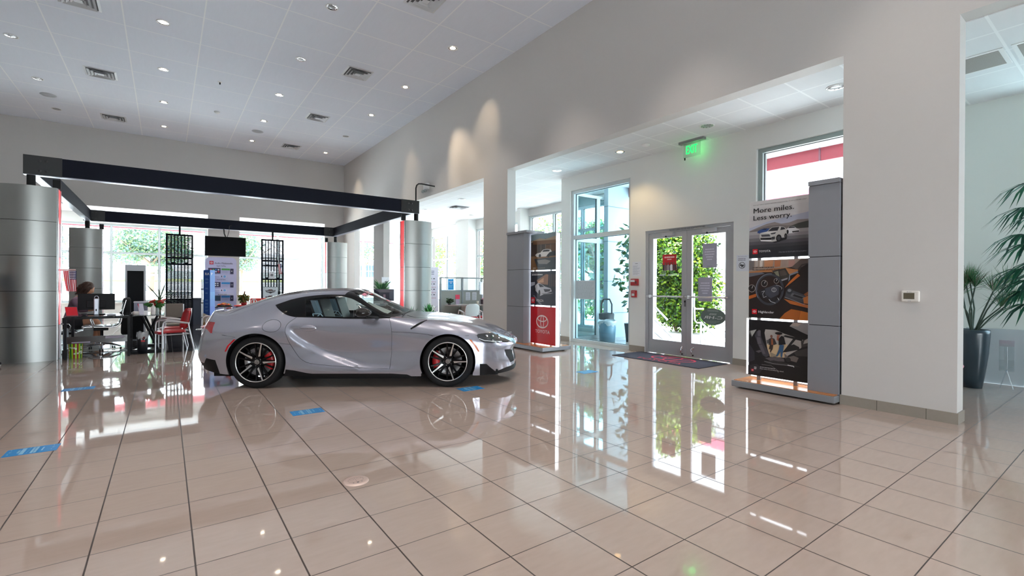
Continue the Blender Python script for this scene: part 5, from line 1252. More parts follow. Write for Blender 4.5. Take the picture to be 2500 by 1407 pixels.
b1.poly(q((82, 305), (350, 300), (350, 330), (82, 340)), k_(130, 96, 64)); b1.poly(q((120, 335), (350, 315), (350, 462), (165, 462)), k_(58, 66, 70)); b1.poly(q((82, 320), (120, 335), (165, 462), (80, 462)), k_(128, 92, 56)); b1.poly(q((150, 350), (240, 340), (300, 360), (260, 395), (170, 390)), k_(140, 140, 138))
b1.poly(q((130, 290), (150, 272), (190, 262), (215, 232), (260, 222), (298, 228), (312, 262), (300, 292), (250, 308), (150, 312)), k_(226, 224, 220)); b1.poly(q((208, 255), (222, 236), (260, 228), (292, 234), (280, 250)), k_(40, 40, 42)); b1.poly(q((250, 308), (285, 262), (345, 240), (345, 300)), k_(34, 34, 38))
for c in ((183, 298), (275, 298)): b1.ell(*q(c)[0], .05, .045, BLK)
b1.lines(.10, .045, .22, .08, 1, k_(190, 180, 170), .8); b1.lines(.3, .05, .6, .075, 1, k_(170, 160, 150)); b1.build('poster_print', tw2)
q = mapper((82, 480), (350, 478), (82, 880), (350, 882))
b2.rect(0, 0, 1, 1, k_(32, 34, 46)); b2.poly(q((150, 585), (250, 515), (275, 520), (270, 640), (160, 625)), k_(150, 112, 90)); b2.poly(q((165, 600), (225, 555), (225, 610), (168, 618)), k_(204, 160, 126)); b2.poly(q((82, 610), (130, 605), (130, 640), (82, 660)), k_(170, 172, 184))
for x in (285, 305, 325, 342): b2.poly(q((x, 520), (x + 8, 515), (x + 8, 660), (x, 660)), k_(90, 70, 64))
b2.poly(q((82, 720), (350, 700), (350, 882), (82, 882)), k_(40, 42, 56)); b2.poly(q((110, 765), (125, 765), (215, 880), (190, 880)), k_(120, 122, 136))
b2.poly(q((125, 690), (135, 645), (165, 618), (195, 628), (240, 660), (300, 680), (312, 715), (245, 742), (190, 772), (140, 712)), k_(200, 202, 210)); b2.poly(q((168, 628), (198, 634), (232, 662), (185, 668)), k_(44, 46, 56)); b2.poly(q((225, 690), (300, 690), (290, 715), (240, 725)), k_(60, 62, 72)); b2.poly(q((205, 740), (330, 732), (300, 745), (220, 752)), k_(150, 152, 160))
for c in ((180, 735), (128, 700)): b2.ell(*q(c)[0], .04, .09, BLK)
b2.lines(.06, .94, .30, .97, 1, k_(170, 170, 180), .6, .1); b2.lines(.06, .885, .50, .925, 1, WHT, .7, .0, 3)
logo(b2, .03, .05, .155, 'VENZA', .31, .075, False); b2.build('poster_print', tw2)
b3.rect(0, 0, 1, 1, k_(198, 22, 36)); b3.ring(.48, .60, .245, .245 * b3.w / b3.h * .70, .032, k_(240, 226, 226), 44); e = b3.w / b3.h
b3.ring(.48, .60, .075, .245 * e * .69, .026, k_(240, 226, 226)); b3.ring(.48, .60 + .245 * e * .32, .19, .245 * e * .35, .028, k_(240, 226, 226))
b3.text('TOYOTA', .20, .29, .095, k_(240, 226, 226), .58, True); b3.build('poster_print', tw2)
# ------------------------------------------------------------------ things hung from the rear beam
screenm = M('screen_black', srgb(18, 20, 26), .6, 0, .1)
def slat_screen(x0, x1, label, bars, seed):
    t = thing('slatted_screen', label, 'screen panel', ((x0 + x1) / 2, 17.72, 0), 0, 'black slatted screens'); w = (x1 - x0) / 2
    mb = MB(); mb.box(-w, -w + .05, -.03, .03, .0, 2.83, screenm); mb.box(w - .05, w, -.03, .03, .0, 2.83, screenm); mb.box(-w + .05, w - .05, -.03, .03, 2.77, 2.83, screenm); mb.box(-w + .05, w - .05, -.03, .03, 0, .06, screenm)
    for z in bars: mb.box(-w + .05, w - .05, -.03, .03, z, z + .045, screenm)
    mb.build('frame', t)
    mb = MB(); n = 70
    for i in range(n):
        z = .06 + i * (2.71 / n); mb.box(-w + .05, w - .05, -.006, .006, z, z + (.0375 if i < 26 else .0255), screenm)
    for k in range(1, 7): x = -w + .05 + k * (2 * w - .1) / 7; mb.box(x - .016, x + .016, -.012, .012, .06, 2.77, screenm)
    mb.build('slats', t)
    mb = MB()
    for z in bars[:2]:
        for x in (-w * .45, w * .45): mb.box(x - .05, x + .05, -.045, -.031, z + .045, z + .075, screenm)
    mb.build('hook', t)
    MB().box(-.025, .025, -.02, .02, 2.83, 3.086, screenm).build('hanger', t)
    return t
slat_screen(.0, .69, 'tall black slatted screen hanging from rear beam, behind the red armchairs', (1.90, 2.07), 1)
slat_screen(2.57, 3.26, 'tall black slatted screen hanging from rear beam, with white plaques on it', (1.47, 1.91, 2.07), 2)
t = thing('television', 'black flat television hanging from the rear beam', 'television', (1.525, 17.4, 2.19)); mb = MB()
mb.box(-.555, .555, -.03, .03, 0, .61, mblack, .008); mb.build('body', t)
MB().box(-.54, .54, -.034, -.0305, .02, .595, M('tv_glass', (.003, .003, .004), .35, 0, .04)).build('screen', t)
MB().tube([(0, .04, .40), (0, .04, .62), (0, .45, .75), (0, .58, .88), (0, .60, .915)], .022, mblack, 8).build('hanger', t)
MB().tube([(.02, .035, .5), (.10, .2, .78), (.16, .55, 1.02), (.22, .575, 1.05)], .009, mblack, 6).build('cable', t)
# plaques and little flag on the second screen
t, ar = board('sign_plaque', 'white plaque with shield-shaped lettered badges on the right slatted screen', 'sign', (2.62, 17.665, .70), (1, 0, 0), (0, 0, 1), .45, .52, C(216, 222, 224, .6), th=.006)
for i, (yb, w) in enumerate((('TAILGATE', .0), ('URBAN', .0))):
    yy = .70 - i * .40; dk_ = C(48, 42, 44, .6)
    ar.poly([(.15, yy + .10), (.32, yy + .10), (.40, yy + .15), (.60, yy + .15), (.68, yy + .10), (.85, yy + .10), (.80, yy - .02), (.62, yy - .06), (.5, yy - .12), (.38, yy - .06), (.20, yy - .02)], dk_); ar.poly([(.40, yy + .10), (.60, yy + .10), (.56, yy + .135), (.44, yy + .135)], C(140, 70, 66, .6)); (ar.text(yb, .20, yy - .005, .09, C(236, 236, 236, .6), .60, True) if i == 0 else ar.lines(.22, yy - .01, .78, yy + .08, 1, C(236, 236, 236, .6), .8, .0, 4))
ar.build('print', t)
t = thing('sign_plaque', 'small white tapered plaque with a dark badge on the right slatted screen', 'sign', (2.885, 17.66, 1.50)); MB().prism([(-.10, 0), (.10, 0), (.07, .25), (-.07, .25)], 'y', -.004, .004, C(220, 222, 224, .6)).build('plate', t)
ar = Art((-.1, -.0045, 0), (1, 0, 0), (0, 0, 1), .2, .25); ar.ell(.5, .5, .2, .15, C(60, 56, 60, .6)); ar.lines(.40, .46, .60, .54, 1, C(226, 226, 226, .6), .8, .0, 4); ar.build('print', t)
def us_flag(name, label, loc, L, Hh, droop, seed, cat='flag', horiz=True):
    """stars-and-stripes cloth hanging in folds; L = fly, Hh = hoist"""
    t = thing(name, label, cat, loc); mb = MB(); nu, nv = 26, 26; rd, wt, bl = C(196, 26, 52, .8), C(236, 232, 236, .8), C(40, 42, 92, .8)
    def P(u, v):   # u along hoist (top edge, 0..1), v down the fly
        x = (u - .5) * Hh * (1 - .45 * v * droop) + .12 * v * v * L * droop; return (x, .018 * sin(u * 13 + v * 3) * (.3 + v), -v * L)
    g = [[P(i / nu, j / nv) for j in range(nv + 1)] for i in range(nu + 1)]
    for i in range(nu):
        for j in range(nv):
            mt = bl if (i >= 12 and j < 11) else (rd if (i // 2) % 2 == 0 else wt)
            mb.add([g[i][j], g[i + 1][j], g[i + 1][j + 1], g[i][j + 1]], [(0, 1, 2, 3)], mt, True)
    for a in range(5):
        for b in range(5):
            u, v = (13.5 + 2.5 * a) / nu, (1.3 + 2.1 * b) / nv; c = P(u, v); s = .012 * Hh / .21
            mb.add([(c[0] - s, c[1] - .004, c[2]), (c[0], c[1] - .004, c[2] - s), (c[0] + s, c[1] - .004, c[2]), (c[0], c[1] - .004, c[2] + s)], [(0, 1, 2, 3)], wt)
    mb.build('cloth', t); return t
t = us_flag('flag', 'small striped flag with starred canton hanging from left column over the desk', (-1.345, 11.2, 1.52), .36, .17, .55, 1)
MB().tube([(-.125, 0, .012), (.075, 0, .016)], .011, C(232, 206, 206, .5), 8).build('staff', t)
t = us_flag('flag', 'tiny striped flag on the right slatted screen beside the small plaque', (3.13, 17.64, 2.0), .34, .11, .5, 2)
MB().tube([(-.05, .0, .13), (.03, 0, -.42)], .008, C(214, 206, 206, .5), 6).build('staff', t)

# ------------------------------------------------------------------ banners behind the car
t = thing('display_banner', 'tall white rounded feature board with phone graphics under the television', 'banner', (1.355, 16.8, 0)); pw = C(206, 204, 236, .5)
ar = Art((-.405, -.016, .02), (1, 0, 0), (0, 0, 1), .81, 2.10, .0006)
pts = [(0, 0), (1, 0)] + [(1 - .16 + .16 * cos(radians(a)), 1 - .0617 + .0617 * sin(radians(a))) for a in range(0, 91, 15)] + [(.16 + .16 * cos(radians(a)), 1 - .0617 + .0617 * sin(radians(a))) for a in range(90, 181, 15)]
MB().prism([(p[0] * .81 - .405, p[1] * 2.1 + .02) for p in pts], 'y', -.015, .015, pw).build('board', t)
dk_ = C(50, 44, 84, .5); bl_ = C(44, 140, 206, .5)
ar.rect(.13, .895, .26, .945, C(206, 36, 74, .5)); ar.emblem(.195, .92, .045, WHT); ar.text('Audio Multimedia', .29, .905, .022, dk_, .58, True); ar.text('Apple CarPlay', .35, .868, .016, dk_, .30, True)
ar.rect(.09, .765, .48, .845, dk_)
for i in range(4):
    for j in range(2): ar.rrect(.15 + i * .08, .81 - j * .028, .20 + i * .08, .83 - j * .028, .005, C(*((220, 60, 80), (80, 180, 90), (60, 140, 220), (230, 230, 240))[(i + j) % 4], .5))
ar.rect(.51, .815, .78, .84, C(70, 156, 70, .5)); ar.lines(.52, .772, .76, .808, 5, C(170, 168, 200, .5)); ar.rrect(.79, .76, .90, .84, .01, dk_); ar.rect(.82, .798, .86, .808, WHT)
def pillr(y): ar.rrect(.16, y, .70, y + .05, .012, C(150, 170, 216, .5)); ar.rrect(.165, y + .002, .695, y + .048, .012, C(214, 214, 240, .5)); ar.ell(.61, y + .025, .04, .016, C(110, 170, 224, .5)); ar.lines(.2, y + .015, .45, y + .035, 1, C(150, 150, 190, .5)); ar.rect(.50, y + .015, .53, y + .035, dk_)
pillr(.70); ar.text('Android Auto', .36, .672, .016, dk_, .28, True); ar.rect(.09, .57, .48, .645, dk_)
for i in range(2):
    for j in range(2): ar.rrect(.30 + i * .07, .615 - j * .028, .345 + i * .07, .632 - j * .028, .005, WHT)
ar.rect(.51, .615, .78, .642, bl_); ar.lines(.52, .575, .76, .61, 5, C(170, 168, 200, .5)); ar.rrect(.79, .565, .90, .645, .01, dk_); ar.rect(.81, .603, .88, .608, WHT); pillr(.50)
ar.rect(.08, .488, .92, .4895, C(190, 188, 214, .5)); ar.lines(.40, .46, .68, .48, 1, dk_, .7, .0, 5); ar.rect(.09, .375, .48, .45, C(36, 60, 84, .5)); ar.rect(.51, .42, .78, .447, bl_); ar.lines(.52, .38, .76, .415, 4, C(170, 168, 200, .5)); ar.rrect(.79, .37, .90, .45, .01, dk_); ar.ell(.845, .41, .015, .006, WHT)
for i in range(3): ar.lines(.28, .27 - i * .045, .40, .292 - i * .045, 1, dk_, .8, .0, i + 2)
ar.build('board_print', t)
MB().box(-.5, .5, -.2, .2, 0, .02, edgem).build('base', t)
MB().box(-.08, .30, -.42, -.03, 1.0, 1.006, C(222, 220, 216, .6)).build('leaflet_tray', t)
t = thing('display_banner', 'narrow blue three-sided banner on a silver pole before the white board', 'banner', (1.02, 16.4, 0)); b1_ = C(8, 62, 140, .4); b2_ = C(96, 150, 226, .4)
mb = MB(); A_, B_, C_ = (-.135, .0), (.02, -.10), (.15, .02)
mb.prism([A_, B_, (0, .14)], 'z', .03, 1.72, b1_); mb.prism([B_, C_, (0, .14)], 'z', .03, 1.72, b2_); mb.build('panel', t)
ar = Art((*A_, .03), (.155, -.10, 0), (0, 0, 1), .184, 1.69, .0008); ar.text('RA', .28, .91, .045, WHT, .62, True)
for y in (.86, .80, .70, .62, .50, .44, .38, .32): ar.lines(.3, y - .03, .8, y, 2, C(120, 160, 210, .5), .35, .3, int(y * 100))
ar.poly([(0, 0), (1, 0), (1, .21), (0, .26)], C(196, 182, 164, .5)); ar.poly([(0, 0), (1, 0), (1, .06), (.6, .13), (0, .09)], C(150, 110, 66, .5)); ar.build('left_print', t)
ar = Art((*B_, .03), (.13, .12, 0), (0, 0, 1), .177, 1.69, .0008); ar.text('P', .22, .91, .045, WHT, .3, True); bands(ar, .0, .62, (120, 130, 226), (110, 168, 232), 5); ar.poly([(0, 0), (1, 0), (1, .19), (0, .2)], C(190, 150, 130, .5)); ar.build('right_print', t)
mb = MB(); mb.tube([(-.165, -.02, .0), (-.165, -.02, 1.45)], .022, M('pole_silver', (.75, .75, .78), .25, .6), 12)
mb.lathe([(0, 0), (.16, 0), (.15, .012), (0, .016)], M('pole_silver', None), 24, (-.165, -.02, 0)); mb.build('stand', t)
for z in (.33, .75, 1.15): MB().lathe([(.023, z), (.034, z + .005), (.034, z + .02), (.023, z + .025)], mblack, 14, (-.165, -.02, 0)).build('clamp', t)
t = thing('cabinet', 'dark grey bin cabinet behind the blue banner', 'cabinet', (.80, 18.6, 0)); MB().box(-.09, .16, -.15, .15, 0, .80, C(56, 60, 68, .5), .01).build('body', t); MB().box(-.10, .17, -.16, .16, .80, .86, C(46, 48, 54, .5), .01).build('lid', t)
t = thing('kiosk', 'slim grey-framed kiosk with black panel beyond the desk', 'kiosk', (-.56, 14.0, 0)); kg = C(148, 150, 154, .4, metal=.3)
mb = MB(); mb.box(-.185, -.15, -.09, .09, 0, 1.60, kg); mb.box(.15, .185, -.09, .09, 0, 1.60, kg); mb.box(-.185, .185, -.09, .09, 1.60, 1.735, kg); mb.box(-.15, .15, .02, .06, 0, 1.6, kg); mb.build('frame', t)
MB().box(-.15, .15, -.03, .0, .02, 1.6, M('kiosk_panel', srgb(20, 23, 27), .6, spec=.15)).build('panel', t)
# reception counter and what stands on it
t = thing('reception_counter', 'curved pale counter with a red top edge behind the car tail', 'counter', (1.95, 14.9, 0)); mb = MB()
mb.lathe([(.0, 0), (.40, 0), (.40, .70), (.0, .70)], C(196, 196, 202, .3), 30, (0, 0, 0)); mb.box(0, 1.2, -.40, .40, 0, .70, C(196, 196, 202, .3)); mb.build('body', t)
mb = MB(); mb.lathe([(.0, .7005), (.45, .7005), (.45, .735), (.0, .735)], C(206, 60, 56, .4), 30); mb.box(0, 1.25, -.45, .45, .7005, .735, C(206, 60, 56, .4)); mb.build('top', t)
t = thing('table', 'small dark round table carrying the orange platter', 'table', (1.28, 15.0, 0)); MB().lathe([(0, .69), (.20, .69), (.20, .715), (0, .715)], C(50, 36, 32, .4), 24).build('top', t); mb = MB(); mb.lathe([(.02, .02), (.02, .69)], chrome, 12); mb.lathe([(0, 0), (.18, 0), (.17, .02), (0, .02)], chrome, 20); mb.build('pedestal', t)
t = thing('food_platter', 'platter heaped with orange and green food on the dark table', 'platter', (1.28, 15.0, .715)); MB().lathe([(0, 0), (.15, 0), (.19, .02), (.18, .022), (0, .012)], C(40, 34, 30, .4), 24).build('plate', t)
rr = random.Random(3); mb = MB()
for k in range(46):
    a = rr.random() * 6.28; d = .15 * sqrt(rr.random()); mb.ball((d * cos(a), d * sin(a), .025 + .055 * (1 - d / .16) + .01 * rr.random()), .02, C(*((236, 120, 60), (220, 90, 50), (120, 150, 50), (190, 50, 40))[rr.randrange(4)], .5), 8, 5, (1.4, 1, .7))
tag(mb.build('food', t), kind='stuff')
t = thing('potted_plant', 'small spiky green and brown plant on the curved counter', 'plant', (1.72, 14.72, .738)); MB().lathe([(0, 0), (.06, 0), (.075, .07), (0, .07)], C(170, 40, 44, .5), 16).build('pot', t)
leaf_mesh([(0, 0, .20, .11, .11, .09)], 190, .10, [leafm('sprig_green', 70, 90, 40), leafm('sprig_brown', 110, 90, 40)], 5).build('foliage', t)
mb = MB(); mb.tube([(0, 0, .1), (.02, 0, .38)], [.012, .02], leafm('bract', 140, 90, 70), 6); mb.build('spike', t)
t, ar = board('counter_sign', 'red sign panel with part of a white emblem on the curved counter', 'sign', (1.86, 14.6, .737), (1, 0, 0), (0, 0, 1), .42, .19, C(226, 56, 40, .5), th=.01); ar.ring(.2, .5, .18, .42, .05, WHT); ar.ell(.2, .45, .06, .38, WHT); ar.line([(.62, .9), (.68, .6), (.8, .62)], .02, WHT); ar.build('print', t)
t = thing('telephone', 'dark desk telephone on the counter beside the red sign', 'telephone', (2.48, 14.75, .735)); mb = MB(); mb.prism([(-.08, 0), (.08, 0), (.08, .07), (-.08, .03)], 'x', -.10, .10, C(60, 60, 62, .5)); mb.build('base', t); MB().box(-.09, -.045, -.08, .08, .065, .095, C(40, 40, 42, .5), .01).build('handset', t)

# ------------------------------------------------------------------ desk island on the left
glassd = M('desk_glass', srgb(36, 44, 46), .05, .0, .5)
blkm = M('desk_black', (.008, .008, .010), .45, spec=.15)
t = thing('desk', 'black-framed glass desk with a dark modesty panel beside left column', 'desk', (-.955, 11.6, 0))
MB().box(-.43, .435, -.64, .22, .715, .73, glassd, .004).build('desktop', t)
for x, y in ((-.42, -.63), (.42, -.63), (-.42, .19), (.42, .19)): MB().box(x - .018, x + .018, y - .018, y + .018, 0, .714, blkm).build('leg', t)
for y in (-.645, .175): MB().box(-.40, .40, y, y + .03, .685, .712, blkm).build('rail', t)
MB().box(-.40, .40, -.635, -.62, .265, .385, M('modesty_panel', srgb(52, 44, 44), .15)).build('modesty_panel', t)
for x0, x1, z, s_ in ((-.34, -.10, .275, 'strip'), (.10, .36, .335, 'x')): MB().box(x0, x1, -.638, -.6355, z, z + (.02 if s_ == 'strip' else .04), C(150, 140, 156, .4)).build('document_holder', t)
t = thing('desk', 'smaller glass table on crossed black legs holding a flower vase', 'desk', (-.27, 11.85, 0))
MB().box(-.24, .25, -.55, .75, .695, .71, glassd, .004).build('desktop', t)
for y in (-.35, .70):
    MB().tube([(-.10, y, .69), (.15, y, .035)], .022, blkm, 8).build('leg', t); MB().tube([(.15, y + .03, .69), (-.12, y + .03, .035)], .016, blkm, 8).build('leg', t)
    MB().box(-.24, .24, y - .03, y + .06, .0, .035, blkm).build('foot_bar', t)
t = thing('floor_mat', 'clear chair mat under the chrome-based office chair', 'mat', (-.95, 12.1, 0)); MB().lathe([(0, .003), (.50, .003), (.505, .0)], glass_mat('mat_clear', (.86, .88, .88), 1.2, .03), 32).build('sheet', t)
def office_chair(name, label, loc, rz, jacket=False, mat=None):
    t = thing(name, label, 'office chair', loc, rz); bm_ = mat or M('chair_leather', srgb(26, 28, 32), .32)
    for k in range(5):
        a = 2 * pi * k / 5 + .3; ca, sa = cos(a), sin(a); mb = MB()
        mb.tube([(.03 * ca, .03 * sa, .135), (.16 * ca, .16 * sa, .125), (.30 * ca, .30 * sa, .075)], [.024, .018, .013], chrome, 8); mb.build('base_arm', t)
        mb = MB()
        for q in (-.018, .018): mb.lathe([(.0, -.010), (.028, -.010), (.028, .010), (.0, .010)], mblack, 12, (.30 * ca - q * sa, .30 * sa + q * ca, .03), 'x')
        mb.build('caster', t)
    MB().tube([(0, 0, .10), (0, 0, .40)], .024, mblack, 10).build('column', t)
    # ribbed sling seat and back in one sweep, facing +x
    pr = [(.27, .455), (.22, .475), (.0, .465), (-.16, .462), (-.24, .49), (-.285, .57), (-.31, .75), (-.36, .98)]
    pr = spline(pr, 5); mb = MB(); n = len(pr); v = []
    for x, z in pr:
        for y in (-.235, .235): v += [(x, y, z)]
    off = .022
    for i in range(n):
        a, b = pr[max(i - 1, 0)], pr[min(i + 1, n - 1)]; d = Vector((b[0] - a[0], b[1] - a[1])).normalized(); nx, nz = d.y, -d.x
        k = off * (1 + (.35 if (i % 4) < 3 else -.5)); v += [(pr[i][0] + nx * k, -.235, pr[i][1] + nz * k), (pr[i][0] + nx * k, .235, pr[i][1] + nz * k)]
    f = [(2 * i, 2 * i + 1, 2 * i + 3, 2 * i + 2) for i in range(n - 1)] + [(2 * n + 2 * i, 2 * n + 2 * i + 2, 2 * n + 2 * i + 3, 2 * n + 2 * i + 1) for i in range(n - 1)]
    f += [(2 * i, 2 * i + 2, 2 * n + 2 * i + 2, 2 * n + 2 * i) for i in range(n - 1)] + [(2 * i + 1, 2 * n + 2 * i + 1, 2 * n + 2 * i + 3, 2 * i + 3) for i in range(n - 1)] + [(0, 2 * n, 2 * n + 1, 1), (2 * n - 2, 2 * n - 1, 4 * n - 1, 4 * n - 2)]
    mb.add(v, f, bm_, False); mb.build('sling_seat', t)
    for s in (-1, 1):
        MB().tube([(x - .004, s * .248, z) for x, z in pr], .013, chrome, 8).build('side_rail', t)
        MB().tube([(.12, s * .25, .47), (.16, s * .27, .62), (.13, s * .27, .675), (-.12, s * .27, .675), (-.29, s * .25, .64)], .014, chrome, 8).build('armrest', t)
    MB().box(-.10, .12, -.09, .09, .39, .44, mblack, .01).build('tilt_box', t)
    if jacket:
        mb = MB(); bm = bmesh.new(); bmesh.ops.create_cube(bm, size=1); bmesh.ops.subdivide_edges(bm, edges=bm.edges[:], cuts=4, use_grid_fill=True)
        rr_ = random.Random(9)
        for q in bm.verts:
            z = q.co.z; q.co = Vector((-.37 - .02 * z + q.co.x * (.12 + .04 * (.5 - z)) + rr_.uniform(-.012, .012), q.co.y * (.50 + .06 * (.5 - z)) + rr_.uniform(-.02, .02), .66 + z * .72 + rr_.uniform(-.02, .02)))
        mb.bm(bm, M('jacket_black', (.006, .006, .007), .9), True)
        jk = mb.build('jacket', t); md = jk.modifiers.new('sub', 'SUBSURF'); md.levels = md.render_levels = 1
    return t
office_chair('office_chair', 'black leather office chair on a chrome star base, black coat over its back', (-1.0, 12.14, .004), radians(184), True)
office_chair('office_chair', 'black office chair in which the seated person sits', (-1.58, 12.72, 0), radians(-6)).scale = (.76, .9, .76)
# seated person
skin = M('skin', srgb(196, 142, 112), .5, spec=.35); cloth = M('mauve_top', srgb(118, 92, 108), .9, noise=.1, nscale=60); hairm = M('brown_hair', srgb(58, 34, 24), .55, noise=.3, nscale=40); shortm = M('dark_shorts', srgb(38, 36, 42), .9)
def skinned(name, parent, nodes, edges, mat, root=0, lv=2):
    me = bpy.data.meshes.new(name); me.from_pydata([n_[0] for n_ in nodes], edges, []); me.materials.append(mat)
    o = bpy.data.objects.new(name, me); COL.objects.link(o); o.parent = parent
    sk = o.modifiers.new('skin', 'SKIN'); sk.use_smooth_shade = True
    if not me.skin_vertices: 
        bpy.context.view_layer.objects.active = o
    for i, n_ in enumerate(nodes):
        d = me.skin_vertices[0].data[i]; rx = n_[1]; ry = n_[2] if len(n_) > 2 else rx; d.radius = (rx, ry); d.use_root = (i == root)
    sb = o.modifiers.new('sub', 'SUBSURF'); sb.levels = sb.render_levels = lv
    return o
def person(label, loc, rz, sit=True):
    t = thing('person', label, 'person', loc, rz)
    N = [((0, 0, .50), .125, .105), ((.04, 0, .66), .115, .10), ((.10, 0, .82), .125, .10), ((.16, 0, .95), .11, .085), ((.205, 0, 1.03), .048), ((.25, 0, 1.09), .05),
         ((.13, .16, .93), .055), ((.22, .20, .74), .042), ((.42, .14, .76), .030), ((.50, .12, .765), .028),
         ((.13, -.16, .93), .055), ((.22, -.21, .74), .042), ((.42, -.16, .76), .030), ((.50, -.13, .765), .028),
         ((.06, .09, .48), .088), ((.42, .09, .50), .062), ((.40, .09, .25), .052), ((.36, .09, .08), .036), ((.46, .09, .045), .033), ((.54, .09, .03), .022),
         ((.06, -.09, .48), .088), ((.44, -.08, .54), .062), ((.50, -.06, .30), .052), ((.50, -.06, .15), .036), ((.59, -.05, .10), .033), ((.66, -.05, .07), .022)]
    E_ = [(0, 1), (1, 2), (2, 3), (3, 4), (4, 5), (3, 6), (6, 7), (7, 8), (8, 9), (3, 10), (10, 11), (11, 12), (12, 13), (0, 14), (14, 15), (15, 16), (16, 17), (17, 18), (18, 19), (0, 20), (20, 21), (21, 22), (22, 23), (23, 24), (24, 25)]
    # fingers and thumb
    for w_, s in ((9, 1), (13, -1)):
        b = N[w_][0]
        for k in range(4):
            y = b[1] + (-.027 + .018 * k); L = (.062, .075, .072, .055)[k]
            i = len(N); N += [((b[0] + .035, y, b[2] + .004), .0095), ((b[0] + .035 + L * .55, y, b[2] + .004), .0088), ((b[0] + .035 + L, y, b[2] - .014), .0075)]; E_ += [(w_, i), (i, i + 1), (i + 1, i + 2)]
        i = len(N); N += [((b[0] + .01, b[1] - s * .035, b[2] - .002), .0105), ((b[0] + .045, b[1] - s * .052, b[2] - .008), .0085)]; E_ += [(w_, i), (i, i + 1)]
    bd = skinned('body', t, N, E_, skin)
    # head with face, tilted to the desk
    hd = bmesh.new(); bmesh.ops.create_uvsphere(hd, u_segments=24, v_segments=18, radius=1)
    for v in hd.verts:
        x, y, z = v.co; jaw = max(0, -z)
        px = x * .098 * (1 - .12 * jaw) + .012 * jaw; py = y * .075 * (1 - .32 * jaw); pz = z * .118
        if x > .75 and abs(y) < .22 and -.35 < z < .15: px += .024 * (1 - abs(y) / .22) * (1 - abs(z + .12) / .28)
        if x > .6 and .12 < abs(y) < .5 and .0 < z < .25: px -= .008
        v.co = (px, py, pz)
    mb = MB(); mb.T = Matrix.Translation((.285, 0, 1.165)) @ Matrix.Rotation(radians(28), 4, 'Y'); mb.bm(hd, skin, True)
    for s in (-1, 1): mb.ball((.0, s * .076, -.005), .022, skin, 8, 6, (.7, .35, 1.2)); mb.ball((.074, s * .030, .020), .011, C(226, 220, 214, .3), 8, 6, (1, 1, .6)); mb.ball((.0825, s * .030, .020), .0045, C(40, 28, 22, .3), 8, 6)
    mb.tube([(.088, -.022, -.058), (.095, 0, -.060), (.088, .022, -.058)], .006, M('lips', srgb(170, 84, 84), .5), 6)
    mb.build('head', bd)
    mb = MB(); r_ = random.Random(2); mb.T = Matrix.Translation((.285, 0, 1.165)) @ Matrix.Rotation(radians(28), 4, 'Y')
    mb.ball((-.022, 0, .028), 1, hairm, 16, 12, (.108, .094, .115))
    for k in range(150):
        a = r_.uniform(-2.5, 2.5) + pi; e = r_.uniform(-.9, 1.2); c = Vector((-.02 + .10 * cos(a) * cos(e), .09 * sin(a) * cos(e), .02 + .115 * sin(e)))
        if c.x > .055 and c.z < .07: continue
        dn = r_.uniform(.05, .13); tw = r_.uniform(0, 6)
        mb.tube([c, c + Vector((.014 * cos(tw) - .012, .018 * sin(tw), -dn * .4)), c + Vector((-.018 * cos(tw) - .02, -.016 * sin(tw), -dn * .75)), c + Vector((.01 * cos(tw) - .03, .012 * sin(tw), -dn))], [.016, .017, .014, .006], hairm, 5)
    mb.build('hair', t)
    T = [((0, 0, .46), .140, .122), ((.035, 0, .62), .128, .115), ((.10, 0, .82), .140, .115), ((.155, 0, .945), .122, .098), ((.185, 0, .99), .075, .07),
         ((.13, .165, .93), .068), ((.22, .20, .745), .056), ((.35, .163, .755), .044), ((.13, -.165, .93), .068), ((.22, -.21, .745), .056), ((.35, -.18, .755), .044)]
    skinned('top', t, T, [(0, 1), (1, 2), (2, 3), (3, 4), (3, 5), (5, 6), (6, 7), (3, 8), (8, 9), (9, 10)], cloth)
    Q_ = [((0, 0, .47), .142, .118), ((.06, .09, .48), .102), ((.27, .09, .495), .084), ((.06, -.09, .48), .102), ((.28, -.085, .52), .084)]
    skinned('shorts', t, Q_, [(0, 1), (1, 2), (0, 3), (3, 4)], shortm)
    return t
